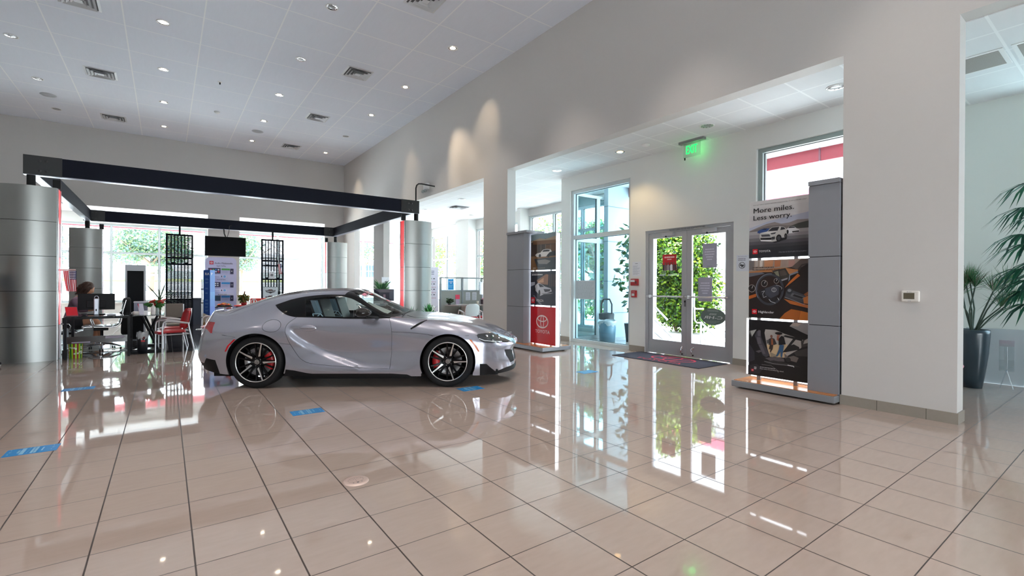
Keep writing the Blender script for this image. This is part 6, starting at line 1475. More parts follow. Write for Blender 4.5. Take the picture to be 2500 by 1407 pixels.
def standing_person(label, loc, rz):
    t = thing('person', label, 'person', loc, rz); jean = M('dark_jeans', srgb(40, 46, 64), .9); shirt = M('navy_shirt', srgb(44, 50, 78), .9)
    N = [((0, 0, .98), .13, .11), ((0, 0, 1.15), .12, .10), ((.01, 0, 1.32), .14, .11), ((.0, 0, 1.46), .10, .08), ((.01, 0, 1.53), .05), ((.02, 0, 1.58), .052), ((0, .19, 1.43), .055), ((-.01, .24, 1.16), .042), ((.02, .25, .92), .030), ((.03, .25, .85), .028), ((0, -.19, 1.43), .055), ((-.03, -.24, 1.16), .042), ((.06, -.25, .92), .030), ((.08, -.25, .85), .028),
         ((0, .10, .93), .09), ((.02, .11, .50), .058), ((-.02, .11, .09), .038), ((0, -.10, .93), .09), ((.02, -.11, .50), .058), ((-.02, -.11, .09), .038)]
    E_ = [(0, 1), (1, 2), (2, 3), (3, 4), (4, 5), (3, 6), (6, 7), (7, 8), (8, 9), (3, 10), (10, 11), (11, 12), (12, 13), (0, 14), (14, 15), (15, 16), (0, 17), (17, 18), (18, 19)]
    for w_, s in ((9, 1), (13, -1)):
        b = Vector(N[w_][0]); d = (b - Vector(N[w_ - 1][0])).normalized(); sd = Vector((0, 1, 0))
        for k in range(4):
            o_ = b + sd * (-.027 + .018 * k); L = (.062, .075, .072, .055)[k]; i = len(N)
            N += [(tuple(o_ + d * .035), .0095), (tuple(o_ + d * (.035 + L * .5) + Vector((.006, 0, -.006))), .0088), (tuple(o_ + d * (.03 + L) + Vector((.012, 0, -.018))), .0075)]; E_ += [(w_, i), (i, i + 1), (i + 1, i + 2)]
        i = len(N); N += [(tuple(b - sd * s * .035 + d * .01), .0105), (tuple(b - sd * s * .05 + d * .045), .0085)]; E_ += [(w_, i), (i, i + 1)]
    bd = skinned('body', t, N, E_, skin); mb = MB()
    mb.ball((.03, 0, 1.67), 1, skin, 20, 14, (.098, .076, .12)); mb.ball((.128, 0, 1.655), .016, skin, 8, 6, (1, .8, 1.3))
    for s in (-1, 1): mb.ball((.03, s * .077, 1.665), .022, skin, 8, 6, (.7, .35, 1.2)); mb.ball((.118, s * .03, 1.685), .010, C(40, 28, 22, .3), 8, 6)
    mb.tube([(.115, -.02, 1.61), (.122, 0, 1.608), (.115, .02, 1.61)], .006, M('lips', srgb(170, 84, 84), .5), 6); mb.build('head', bd)
    MB().ball((.01, 0, 1.70), 1, hairm, 18, 12, (.108, .086, .112)).build('hair', t)
    skinned('shirt', t, [((0, 0, .94), .170, .145), ((0, 0, 1.15), .165, .140), ((.01, 0, 1.32), .180, .146), ((0, 0, 1.46), .135, .105), ((0, .19, 1.43), .086), ((-.01, .24, 1.18), .070), ((0, -.19, 1.43), .086), ((-.03, -.24, 1.18), .070)], [(0, 1), (1, 2), (2, 3), (3, 4), (4, 5), (3, 6), (6, 7)], shirt)
    skinned('trousers', t, [((0, 0, .97), .140, .118), ((0, .10, .90), .100), ((.02, .11, .50), .075), ((-.01, .11, .07), .062), ((0, -.10, .90), .100), ((.02, -.11, .50), .075), ((-.01, -.11, .07), .062)], [(0, 1), (1, 2), (2, 3), (0, 4), (4, 5), (5, 6)], jean)
    for s in (-1, 1):
        mb = MB(); mb.ball((.06, s * .11, .045), 1, C(30, 32, 36, .6), 16, 10, (.145, .048, .045)); mb.box(-.07, .19, s * .11 - .042, s * .11 + .042, 0, .022, C(214, 214, 214, .6), .01); mb.build('shoe', t)
    return t
standing_person('person at left edge of the view, only a dark shoe showing', (-2.285, 10.60, 0), radians(-8))
person('person with curly brown hair in a mauve top seated leaning over the desk', (-1.54, 12.71, .03), radians(-8))
# things on the desks
t = thing('monitor', 'wide black computer monitor seen from behind on the framed desk', 'monitor', (-1.03, 11.62, .73)); mb = MB()
mb.box(-.26, .26, .0, .028, .085, .385, blkm, .006); mb.box(-.14, .14, -.02, .0, .12, .26, blkm, .008); mb.build('screen_body', t)
mb = MB(); mb.box(-.03, .03, -.035, -.021, .0, .2, blkm); mb.box(-.12, .12, -.10, .06, 0, .012, blkm, .004); mb.build('stand', t)
t = thing('air_purifier', 'slim silver upright tower with a carrying ring on the framed desk', 'appliance', (-1.015, 11.42, .73)); sv = M('appliance_silver', srgb(176, 178, 188), .3, .5)
MB().box(-.036, .036, -.035, .035, .0, .30, sv, .012).build('body', t); MB().tube([(-.028, 0, .30), (-.026, 0, .325), (-.012, 0, .343), (.012, 0, .343), (.026, 0, .325), (.028, 0, .30)], .006, sv, 8).build('carry_ring', t); MB().box(-.008, .008, -.038, -.0355, .07, .11, blkm).build('switch', t)
t = thing('laptop', 'open laptop with a red-lit screen at the left end of the desk', 'laptop', (-1.31, 11.12, .73)); mb = MB(); mb.box(-.075, .075, -.07, .07, 0, .012, C(126, 60, 70, .4), .003); mb.build('keyboard_base', t)
mb = MB(); mb.add([(-.075, .06, .012), (.075, .06, .012), (.05, .11, .155), (-.10, .11, .155)], [(0, 1, 2, 3)], C(206, 24, 44, .4)); mb.add([(-.08, .066, .010), (.08, .066, .010), (.055, .117, .162), (-.105, .117, .162)], [(3, 2, 1, 0)], C(90, 92, 98, .4)); mb.build('lid', t)  # lit screen: its red light is put into the front colour
t = thing('desk_phone', 'small grey hub device behind the edge of the framed desk', 'device', (-.78, 11.2, .73)); MB().box(-.07, .05, -.05, .05, 0, .022, C(190, 190, 196, .4), .006).build('body', t)
t = thing('webcam', 'round chrome web camera on the framed desk', 'camera', (-.655, 11.18, .73)); MB().lathe([(0, 0), (.02, 0), (.006, .01), (.006, .02)], chrome, 12).build('foot', t); MB().ball((0, 0, .038), .022, mblack, 12, 8).build('ball', t)
t = thing('computer_mouse', 'dark computer mouse on the framed desk near the person', 'mouse', (-1.18, 11.4, .73)); MB().ball((0, 0, .0), .04, C(60, 62, 66, .4), 12, 8, (1, .6, .6)).build('shell', t); t.location.z = .754
t = thing('mug', 'white oval cup on the left edge of the glass table', 'cup', (-.445, 11.38, .71)); MB().lathe([(0, 0), (.040, 0), (.047, .02), (.045, .07), (.041, .07), (.042, .02), (0, .01)], C(232, 228, 224, .3), 18).build('cup', t); MB().tube([(-.045, 0, .06), (-.068, 0, .05), (-.066, 0, .025), (-.044, 0, .02)], .006, C(232, 228, 224, .3), 6).build('handle', t)
t = thing('paper_box', 'grey paper box at the back of the glass table', 'box', (-.39, 11.82, .71)); MB().box(-.105, .105, -.09, .09, 0, .22, C(150, 152, 172, .6)).build('body', t); MB().box(-.11, .11, -.095, .095, .221, .245, C(206, 206, 216, .6)).build('lid', t)
t = thing('brochure_stand', 'tilted leaflet stand with red and white cards on the glass table', 'leaflet stand', (-.345, 11.34, .71)); mb = MB()
mb.add([(-.05, -.06, .005), (.03, -.06, .005), (.0, .03, .215), (-.08, .03, .215)], [(0, 1, 2, 3)], C(206, 206, 222, .5)); mb.add([(-.052, -.055, .006), (-.038, -.057, .006), (-.067, .028, .216), (-.081, .03, .216)], [(0, 1, 2, 3)], C(190, 30, 60, .5)); mb.build('card', t)
mb = MB(); mb.add([(-.05, .09, 0), (.03, .09, 0), (.0, .035, .2), (-.08, .035, .2)], [(0, 1, 2, 3)], C(170, 172, 184, .5)); mb.build('support', t)
MB().box(.015, .075, -.06, -.05, .0, .085, C(236, 238, 240, .4)).build('card_holder', t)
t = thing('soap_bottle', 'white patterned pump bottle in front of red flowers', 'bottle', (-.19, 11.35, .71)); MB().lathe([(0, 0), (.034, 0), (.036, .01), (.036, .15), (.014, .168), (.014, .185), (0, .185)], M('bottle_pattern', srgb(222, 218, 214), .35, noise=.3, nscale=45), 18).build('body', t); mb = MB(); mb.tube([(0, 0, .185), (0, 0, .215), (-.03, 0, .215)], .006, C(238, 238, 238, .4), 6); mb.build('pump', t)
t = thing('flower_arrangement', 'red flowers with green leaves in a vase on the glass table', 'flowers', (-.14, 11.62, .712)); MB().lathe([(0, 0), (.03, 0), (.045, .05), (.035, .12), (.03, .12), (0, .02)], C(170, 180, 176, .1), 16).build('vase', t)
leaf_mesh([(0, 0, .19, .10, .09, .05)], 40, .13, [leafm('leaf_glossy', 60, 110, 60)], 8).build('leaves', t); leaf_mesh([(-.06, 0, .23, .05, .05, .045), (.07, .02, .25, .035, .04, .04)], 60, .075, [C(214, 62, 40, .5), C(190, 40, 36, .5)], 9).build('blossom', t)
# bins and bag at floor
t = bin_bag('trash_can', 'black trash can with a liner and small red labels beside the desk', (-.35, 11.32, 0), .088, .35, M('bin_black', srgb(30, 32, 38), .5))
MB().box(-.02, .04, -.0895, -.0875, .215, .245, C(206, 60, 66, .5)).build('label_sticker', t); MB().box(-.02, .04, -.0898, -.0878, .265, .31, C(110, 40, 44, .5)).build('label_sticker', t)
t = thing('gift_bin', 'bin wrapped in green, red and white striped paper under the desk', 'bin', (-1.265, 11.17, 0)); mb = MB(); n = 24
stripes = [C(160, 210, 40, .5), C(150, 30, 40, .5), C(160, 210, 40, .5), C(30, 110, 50, .5), C(170, 214, 40, .5), C(150, 30, 40, .5)]
for i in range(n):
    a, b = 2 * pi * i / n, 2 * pi * (i + 1) / n; mb.add([(.088 * cos(a), .088 * sin(a), 0), (.088 * cos(b), .088 * sin(b), 0), (.098 * cos(b), .098 * sin(b), .255), (.098 * cos(a), .098 * sin(a), .255)], [(0, 1, 2, 3)], stripes[i % 6])
mb.lathe([(0, .004), (.088, .004)], stripes[3], n)
rr = random.Random(6)
for k in range(16):
    a = rr.uniform(pi, 2 * pi); z = rr.uniform(.03, .23); r0 = .0895 + .01 * z / .255
    for q in range(3):
        d = .017; e = q * pi / 3; p0 = Vector((r0 * cos(a), r0 * sin(a), z)); tx = Vector((-sin(a), cos(a), 0)); D_ = (tx * cos(e) + Vector((0, 0, 1)) * sin(e)) * d; n_ = (tx * -sin(e) + Vector((0, 0, 1)) * cos(e)) * .003
        mb.add([p0 - D_ - n_, p0 + D_ - n_, p0 + D_ + n_, p0 - D_ + n_], [(0, 1, 2, 3)], C(240, 242, 240, .5))
mb.build('body', t)
t = thing('side_bin', 'narrow blue-grey bin against the left column under the desk', 'bin', (-1.425, 11.40, 0)); MB().box(-.025, .03, -.10, .10, .14, .50, C(120, 140, 150, .4), .008).build('body', t); MB().box(-.03, .035, -.12, .12, .0, .13, blkm).build('base', t)
# red armchairs
def arm_chair(label, loc, rz, back, seat, frame, group, shell_=None):
    t = thing('armchair', label, 'chair', loc, rz, group); W2 = .205
    fm = frame
    mb = MB(); bm = bmesh.new(); bmesh.ops.create_cube(bm, size=1); bmesh.ops.bevel(bm, geom=bm.edges[:], offset=.22, segments=3, affect='EDGES', profile=.6)
    for v in bm.verts: x, y, z = v.co; v.co = Vector((.02 + x * .44, y * .42 * (1 - .06 * x), .395 + z * .055 - .02 * (x > .3) ))
    mb.bm(bm, seat, True); mb.build('seat', t)
    # curved back pad
    mb = MB(); nu, nv = 12, 10; v = []
    for th in (0, .035):
        for i in range(nu + 1):
            for j in range(nv + 1):
                u = (i / nu - .5) * 2; z = j / nv; wd = .205 * (1 - .30 * max(0, z - .55) ** 1.2 - .22 * max(0, .3 - z)); rr_ = min(1, .35 + 4 * z, .30 + 3.2 * (1 - z)); 
                v.append((-.20 - .075 * z - .045 * (1 - u * u) - th + .03, u * wd * min(1, rr_ + .25), .44 + .345 * z))
    n1 = (nu + 1) * (nv + 1); f = []
    for i in range(nu):
        for j in range(nv):
            a = i * (nv + 1) + j; q = (a, a + 1, a + nv + 2, a + nv + 1); f.append(q); f.append(tuple(n1 + k for k in q[::-1]))
    bd_ = [i * (nv + 1) for i in range(nu + 1)] + [nu * (nv + 1) + j for j in range(1, nv + 1)] + [i * (nv + 1) + nv for i in range(nu - 1, -1, -1)] + [j for j in range(nv - 1, 0, -1)]
    for k in range(len(bd_)): a, b = bd_[k], bd_[(k + 1) % len(bd_)]; f.append((a, b, n1 + b, n1 + a))
    mb.add(v, f, back, True); bk = mb.build('backrest', t, recalc=True)
    if shell_:
        mb = MB(); mb.add([(p[0] - .012, p[1] * 1.05, .44 + (p[2] - .44) * 1.03) for p in v[n1:]], [tuple(q) for q in f if all(k >= n1 for k in q) for q in [tuple(k - n1 for k in q)]], shell_, True); mb.build('back_shell', t)
    for s in (-1, 1):
        y = s * (W2 + .035)
        MB().tube([(.20, y, 0), (.195, y, .50), (.185, y, .565), (.14, y, .592)], .0135, fm, 8).build('leg', t)
        MB().tube([(-.315, y, 0), (-.235, y, .40), (-.215, y, .545)], .0135, fm, 8).build('leg', t)
        mb = MB(); mb.tube([(.185, y, .570), (.13, y, .598), (.0, y, .588), (-.14, y, .562), (-.23, y, .545), (-.245, s * .17, .56)], [.012, .02, .021, .019, .016, .012], M('arm_grey', srgb(190, 188, 190), .4), 8); mb.build('armrest', t)
        MB().tube([(.198, y, .345), (-.245, y, .345)], .010, fm, 8).build('side_rail', t)
    MB().tube([(.198, -W2 - .035, .345), (.198, W2 + .035, .345)], .010, fm, 8).build('cross_rail', t); MB().tube([(-.246, -W2 - .035, .345), (-.246, W2 + .035, .345)], .010, fm, 8).build('cross_rail', t)
    return t
silverp = M('chair_silver', (.62, .62, .64), .28, .85); redl = M('red_leather', srgb(178, 26, 36), .38, coat=.15)
arm_chair('red leather armchair with silver frame nearest the beige floor', (.09, 11.22, 0), radians(193), redl, redl, silverp, 'red armchairs at the glass table', C(206, 200, 202, .4))
arm_chair('red leather armchair with silver frame, half hidden behind its nearer twin', (.12, 12.0, 0), radians(190), redl, redl, silverp, 'red armchairs at the glass table', C(206, 200, 202, .4))
arm_chair('red armchair half hidden behind the car tail', (.86, 12.1, 0), radians(185), redl, redl, silverp, None, C(206, 200, 202, .4))
t = thing('side_chair', 'square-backed taupe side chair facing the black slatted screen', 'chair', (.16, 13.0, 0)); tp = M('taupe_fabric', srgb(128, 118, 108), .8, noise=.06, nscale=80)
MB().box(-.15, .15, -.2, -.16, .56, .87, tp, .012).build('backrest', t); MB().box(-.17, .17, -.17, .22, .38, .42, tp, .012).build('seat', t)
for x in (-.16, .16):
    for y in (-.17, .21): MB().tube([(x, y, 0), (x, y, .38 if y > 0 else .86)], .011, silverp, 8).build('leg', t)
t = thing('potted_palm', 'dark spiky houseplant before the left slatted screen', 'plant', (-.12, 15.2, 0)); MB().lathe([(0, 0), (.14, 0), (.18, .42), (.16, .42), (0, .36)], C(70, 66, 62, .6), 18).build('pot', t)
mb = MB(); rr = random.Random(12)
for k in range(26):
    a = k * 2.4; L = rr.uniform(.45, .62); up = rr.uniform(.2, .95); dx, dy = cos(a), sin(a); w = .016
    P_ = [Vector((dx * L * s_, dy * L * s_, .9 + up * L * s_ - .55 * L * s_ * s_ * (1.2 - up))) for s_ in (0, .35, .7, 1)]
    sd = Vector((-dy, dx, 0)); q = [p + sd * w * k2 for p, k2 in zip(P_, (.7, 1, .7, 0))] + [p - sd * w * k2 for p, k2 in zip(P_, (.7, 1, .7, 0))]
    mb.add(q, [(0, 1, 5, 4), (1, 2, 6, 5), (2, 3, 7, 6)], leafm('palm_dark', 46, 66, 46))
mb.build('leaves', t); MB().tube([(0, 0, .36), (.01, .02, .92)], .02, bark, 8).build('stem', t)
# ------------------------------------------------------------------ seen through the far opening
t = thing('cubicle', 'grey office cubicle with glazed upper panels beyond the far opening', 'partition', (7.6, 13.0, 0)); gp = C(142, 148, 150, .5, metal=.2); fab = M('cubicle_fabric', srgb(150, 152, 146), .9, noise=.06, nscale=60)
mb = MB()
for x in (-.82, -.06, .66, 1.2): mb.box(x - .025, x + .025, -.03, .03, 0, 1.56, gp)
mb.box(-.82, 1.2, -.03, .03, 1.52, 1.56, gp); mb.box(-.82, 1.2, -.03, .03, 1.12, 1.16, gp); mb.box(-.82, 1.2, -.03, .03, .0, .08, gp); mb.build('frame', t)
MB().box(-.80, 1.18, -.015, .015, .08, 1.12, fab).build('panel', t)
g = MB(); g.quad((-.80, 0, 1.16), (1.18, 0, 1.16), (1.18, 0, 1.52), (-.80, 0, 1.52), glass_mat('cubicle_glass', (.9, .94, .95), 1, .03, .15)); g.build('glass_panel', t)
t, ar = board('notice', 'bright blue notice on the glazed top of the cubicle', 'notice', (7.02, 12.965, 1.17), (1, 0, 0), (0, 0, 1), .20, .34, C(16, 140, 206, .5), th=.002); ar.lines(.12, .70, .88, .77, 1, WHT, .8, .0, 3); ar.lines(.34, .58, .66, .65, 1, WHT, .8, .0, 4); ar.lines(.1, .2, .9, .45, 4, C(120, 190, 226, .5)); ar.build('print', t)
for x, l in ((7.66, 'white text sheet pinned left on the cubicle wall'), (7.90, 'white text sheet pinned right on the cubicle wall, behind the monitor')):
    t, ar = board('notice', l, 'notice', (x, 12.978, .84), (1, 0, 0), (0, 0, 1), .16, .25, C(206, 206, 214, .7), th=.002); ar.lines(.1, .08, .9, .94, 8, C(140, 140, 150, .7), .4, .3, int(x * 10)); ar.build('print', t)
t = thing('desk', 'grey office desk with a rounded end beyond the far opening', 'desk', (7.5, 12.45, 0)); dt = C(150, 140, 136, .4)
mb = MB(); mb.box(-.55, 1.0, -.28, .45, .70, .73, dt); mb.lathe([(0, .70), (.28, .70), (.28, .73), (0, .73)], dt, 20, (-.55, 0, 0)); mb.build('desktop', t)
MB().box(-.3, .05, .0, .04, 0, .70, C(150, 142, 132, .6)).build('panel', t); MB().box(.15, .28, -.05, .05, 0, .70, C(50, 50, 54, .5)).build('leg', t); MB().box(.75, .95, -.2, .4, 0, .70, C(90, 86, 84, .6)).build('pedestal', t)
t = thing('monitor', 'silver-framed monitor facing left on the far office desk', 'monitor', (8.05, 12.6, .73)); mb = MB(); mb.add([(-.16, -.08, .30), (.16, .06, .28), (.16, .06, .66), (-.16, -.08, .70)], [(0, 1, 2, 3)], M('screen_reflect', srgb(70, 82, 96), .08)); mb.add([(-.16, -.065, .30), (.16, .075, .28), (.16, .075, .66), (-.16, -.065, .70)], [(3, 2, 1, 0)], sv); mb.build('screen', t); mb = MB(); mb.tube([(0, .02, 0), (0, .02, .4)], .02, sv, 8); mb.box(-.1, .1, -.06, .1, 0, .012, sv); mb.build('stand', t)
t = thing('desk_fan', 'dark speaker-like unit right of the far monitor', 'device', (8.36, 12.7, .73)); MB().box(-.07, .07, -.05, .05, .35, .62, blkm, .02).build('head', t); MB().tube([(0, 0, 0), (0, 0, .36)], .015, C(40, 120, 170, .4), 8).build('stem', t)
t = thing('storage_box', 'dark mauve storage box on the far office desk', 'box', (7.98, 12.32, .73)); MB().box(-.14, .14, -.08, .08, 0, .15, C(84, 66, 80, .5), .01).build('body', t)
mb = MB(); 
for k in range(9): mb.ball((-.12 + .03 * k, -.03 + .02 * (k % 3), .17), .022, C(224, 110, 150, .6), 8, 5)
mb.build('trim_flowers', t)
t = thing('brochure_stand', 'red-topped leaflet stand on the far office desk', 'leaflet stand', (6.98, 12.3, .73)); MB().box(-.07, .07, -.01, .01, .17, .30, C(200, 24, 66, .5)).build('header', t); MB().box(-.06, .06, -.008, .008, .02, .17, C(150, 130, 150, .5)).build('leaflet', t); MB().box(-.06, .10, -.05, .05, 0, .015, C(214, 214, 218, .3)).build('foot', t)
t = thing('cup', 'cream cup on the far office desk', 'cup', (7.67, 12.3, .73)); MB().lathe([(0, 0), (.03, 0), (.04, .10), (.037, .10), (0, .01)], C(226, 214, 196, .5), 16).build('body', t)
t = thing('desk_plant', 'small dark leafy plant at the left end of the far desk', 'plant', (6.82, 12.5, .73)); MB().lathe([(0, 0), (.04, 0), (.05, .06), (0, .06)], C(60, 56, 54, .6), 14).build('pot', t); leaf_mesh([(0, 0, .12, .08, .08, .07)], 80, .07, [LG[3], LG[2]], 14).build('foliage', t)
whs = C(214, 220, 222, .4); rede = M('red_edge', srgb(190, 30, 44), .4)
for x, l in ((6.95, 'white-backed red chair at the far desk, left of the pair'), (7.56, 'white-backed red chair at the far desk, against the pier')):
    arm_chair(l, (x, 11.6, 0), radians(82), redl, redl, C(222, 224, 226, .4), 'white-backed chairs at the far desk', whs)
office_chair('office_chair', 'dark mesh office chair behind the far desk', (6.45, 13.4, 0), radians(-60), mat=M('mesh_blue_black', srgb(44, 48, 66), .6))
t, ar = board('display_banner', 'tall white list banner behind the right steel column', 'banner', (6.72, 14.0, .45), (1, 0, 0), (0, 0, 1), .50, 1.45, C(232, 226, 240, .5), th=.01)
for i in range(3): ar.lines(.30, .90 - i * .035, .72, .922 - i * .035, 1, INK, .8, .1, i + 3)
for i in range(4):
    for j in range(3): ar.ell(.25 + j * .22, .74 - i * .12, .07, .012, C(90, 86, 100, .5), 14)
    ar.lines(.15, .66 - i * .12, .85, .69 - i * .12, 1, C(200, 150, 170, .5))
ar.build('print', t); MB().box(.05, .45, -.1, .1, -.45, -.43, edgem).build('base', t); MB().tube([(.25, .02, -.43), (.25, .02, 0.2)], .012, edgem, 8).build('pole', t)
t = thing('reception_desk', 'dark reception desk carrying a monitor behind the car roof', 'desk', (5.5, 14.3, 0)); MB().box(-.75, .55, -.35, .35, .68, .72, C(190, 190, 192, .4)).build('desktop', t); MB().box(-.72, .52, -.3, -.26, 0, .68, C(40, 38, 40, .5)).build('front_panel', t); MB().box(-.70, -.66, -.26, .3, 0, .68, C(40, 38, 40, .5)).build('side_panel', t)
t = thing('monitor', 'black computer monitor seen from behind beside the red-lit column', 'monitor', (5.42, 14.1, .72), radians(-14)); mb = MB(); v = [(-.30, 0, .10), (.30, 0, .10), (.30, 0, .46), (-.30, 0, .46), (-.15, -.09, .18), (.15, -.09, .18), (.15, -.09, .36), (-.15, -.09, .36)]
mb.add(v, [(0, 1, 5, 4), (1, 2, 6, 5), (2, 3, 7, 6), (3, 0, 4, 7), (4, 5, 6, 7), (3, 2, 1, 0)], C(52, 50, 66, .4)); mb.build('screen_body', t); mb = MB(); mb.box(-.03, .03, -.12, -.095, 0, .30, C(150, 120, 134, .4)); mb.box(-.12, .12, -.18, .02, 0, .014, blkm); mb.build('stand', t)
t, ar = board('notice', 'white paper sign with a dark badge on the far narrow pier', 'notice', (5.98, 15.765, 1.20), (1, 0, 0), (0, 0, 1), .27, .38, C(226, 230, 236, .7), th=.002); ar.ell(.55, .55, .16, .10, C(90, 96, 104, .6)); ar.build('print', t)
def grass_plant(name, label, loc, h, r, n, mats, seed, pot=None, cat='plant', z0=0, thin=.012):
    t = thing(name, label, cat, loc); rr_ = random.Random(seed)
    if pot: MB().lathe([(0, 0), (pot[0] * .8, 0), (pot[0], pot[1]), (pot[0] * .9, pot[1]), (0, pot[1] - .04)], pot[2], 20).build('pot', t)
    mb = MB()
    for k in range(n):
        a = rr_.random() * 6.283; L = h * rr_.uniform(.6, 1); sp = r * rr_.uniform(.25, 1); dx, dy = cos(a), sin(a); sd = Vector((-dy, dx, 0)); q = []
        P_ = [Vector((dx * sp * s_ ** 1.5, dy * sp * s_ ** 1.5, z0 + L * (s_ - .35 * s_ * s_ * sp / r))) for s_ in (0, .35, .7, 1)]
        for k2 in (1, -1): q += [p + sd * thin * w * k2 for p, w in zip(P_, (.6, 1, .8, .05))]
        mb.add(q, [(0, 1, 5, 4), (1, 2, 6, 5), (2, 3, 7, 6)], mats[k % len(mats)])
    mb.build('leaves', t); return t
grass_plant('potted_plant', 'bright green grassy plant behind the car bonnet', (5.15, 10.45, 0), .50, .26, 60, [leafm('fern_bright', 78, 150, 84), leafm('fern_dark', 50, 110, 60)], 31, (.16, .48, C(90, 90, 92, .5)), z0=.46, thin=.018)
grass_plant('potted_plant', 'dark grassy plant before the steel column base behind the bonnet', (4.72, 10.55, 0), .46, .24, 44, [leafm('fern_dark', 50, 110, 60), LG[3]], 32, (.15, .46, C(90, 90, 92, .5)), z0=.42, thin=.014)
grass_plant('potted_palm', 'tall spiky potted palm behind the monitor by the red-lit column', (5.7, 15.0, 0), .75, .55, 46, [leafm('yucca', 70, 116, 70), leafm('yucca_dark', 48, 84, 56)], 33, (.2, .5, C(210, 206, 200, .5)), z0=.95, thin=.03)
# ------------------------------------------------------------------ alcove on the right
potm = M('vase_blue_black', srgb(40, 56, 66), .3, coat=.2)
t = thing('tall_vase', 'tall tapered blue-black vase of spiky greenery beside the white pier', 'planter', (8.50, 1.46, 0)); MB().lathe([(0, 0), (.095, 0), (.115, .12), (.155, .45), (.170, .70), (.168, .75), (.152, .755), (.145, .70), (0, .70)], potm, 32).build('vase', t)
MB().lathe([(.148, .705), (.09, .735), (0, .74)], M('moss', srgb(120, 84, 44), .95, noise=.3, nscale=60, bump=.5), 20).build('moss', t)
rr = random.Random(41); stems = []; mb = MB()
tips = [(-.02, .06, 1.33), (.0, -.02, 1.30), (.05, .11, 1.22), (.06, -.18, 1.25), (.0, -.30, 1.34), (-.04, -.26, 1.05), (.06, -.34, 1.12), (-.1, .12, 1.18), (.08, .04, 1.36)]
for x, y, z in tips:
    md_ = Vector((x * .3 + rr.uniform(-.05, .05), y * .45 + rr.uniform(-.04, .04), .74 + (z - .74) * .45)); mb.tube([(x * .1, y * .1, .72), md_, (x, y, z)], [.010, .009, .008], M('stem_green', srgb(48, 66, 54), .6), 6)
mb.build('stem', t); mb = MB(); gm = [leafm('sedge', 56, 104, 62), leafm('sedge_dark', 40, 74, 52), leafm('sedge_brown', 104, 96, 80)]
for x, y, z in tips:
    ax = Vector((x * 1.1 + rr.uniform(-.1, .1), y * .9, .8)).normalized()
    for k in range(110):
        d = (ax + Vector((rr.gauss(0, .45), rr.gauss(0, .45), rr.gauss(0, .34)))).normalized(); L = rr.uniform(.15, .31); s_ = d.cross(Vector((rr.gauss(0, 1), rr.gauss(0, 1), rr.gauss(0, 1)))).normalized() * .0028
        p = Vector((x, y, z)); e = p + d * L + Vector((0, 0, -.05 * L / .2 * (1 - d.z))); m_ = p + d * L * .55
        mb.add([p, m_ + s_, e, m_ - s_], [(0, 1, 2, 3)], gm[k % 3 if k % 5 else 0])
mb.build('tufts', t)
t = thing('palm_plant', 'dark green palm reaching in at the right edge of the view', 'palm', (7.55, .55, 0)); MB().lathe([(0, 0), (.13, 0), (.17, .5), (.15, .5), (0, .45)], potm, 24).build('pot', t)
MB().tube([(0, 0, .45), (.02, .0, 1.2), (0, .02, 2.2)], [.03, .026, .018], bark, 8).build('stem', t)
pm = [leafm('palm_green', 34, 84, 62), leafm('palm_deep', 24, 62, 50)]; rr = random.Random(77)
for k, (z0, a, L, up) in enumerate([(2.30, 120, .30, .10), (2.14, 100, .30, .02), (2.02, 140, .26, .06), (1.88, 85, .34, .0), (1.74, 108, .30, .02), (1.62, 135, .26, -.04), (1.52, 95, .34, -.02), (1.44, 118, .28, -.06), (1.34, 90, .32, -.08), (1.24, 105, .28, -.12), (2.2, 200, .3, .1), (1.9, 250, .3, .0), (1.6, 300, .3, 0), (2.0, 20, .3, .05), (1.5, 60, .3, -.05), (1.7, 330, .28, .0)]):
    ar_ = radians(a); D_ = Vector((cos(ar_), sin(ar_), 0)); sd = D_.cross(Vector((0, 0, 1))); mb = MB()
    hub = Vector((0, 0, z0)) + D_ * L + Vector((0, 0, up)); mb.tube([(0, 0, z0), Vector((0, 0, z0)) + D_ * L * .5 + Vector((0, 0, up * .7 + .03)), hub], .006, pm[1], 5)
    for i in range(11):
        e = radians(-72 + 14.4 * i); dr = D_ * cos(e) + sd * sin(e); Lf = (.40 - .12 * abs(i - 5) / 5) * rr.uniform(.9, 1.08); w_ = dr.cross(Vector((0, 0, 1))).normalized() * .017
        P_ = [hub + dr * Lf * s_ + Vector((0, 0, .10 * s_ - (.30 + .03 * (i % 3)) * s_ * s_)) for s_ in (0, .3, .65, 1)]; q = [p + w_ * g_ for p, g_ in zip(P_, (.3, 1, .8, .02))] + [p - w_ * g_ for p, g_ in zip(P_, (.3, 1, .8, .02))]
        mb.add(q, [(0, 1, 5, 4), (1, 2, 6, 5), (2, 3, 7, 6)], pm[(i + k) % 2])
    mb.build('frond', t)
t = thing('glass_screen', 'low frosted glass screen along the side aisle wall', 'screen', (9.06, 0, 0)); g = MB(); g.box(-.006, .006, -3, 1.62, .0, .745, glass_mat('frosted_screen', (.74, .82, .86), 1.6, .06, .42)); g.build('pane', t)
t = thing('sign_stand', 'clear acrylic sign stand in front of the frosted glass screen', 'stand', (8.75, 1.18, 0)); g = MB(); cl = glass_mat('acrylic_clear', (.90, .93, .94), 1.3, .05)
g.tube([(0, -.06, 0), (0, .0, .24)], .006, cl, 6); g.tube([(0, .06, 0), (0, .0, .24)], .006, cl, 6); g.build('leg', t); g = MB(); g.box(-.004, .004, -.07, .07, .22, .62, cl); g.build('panel', t)
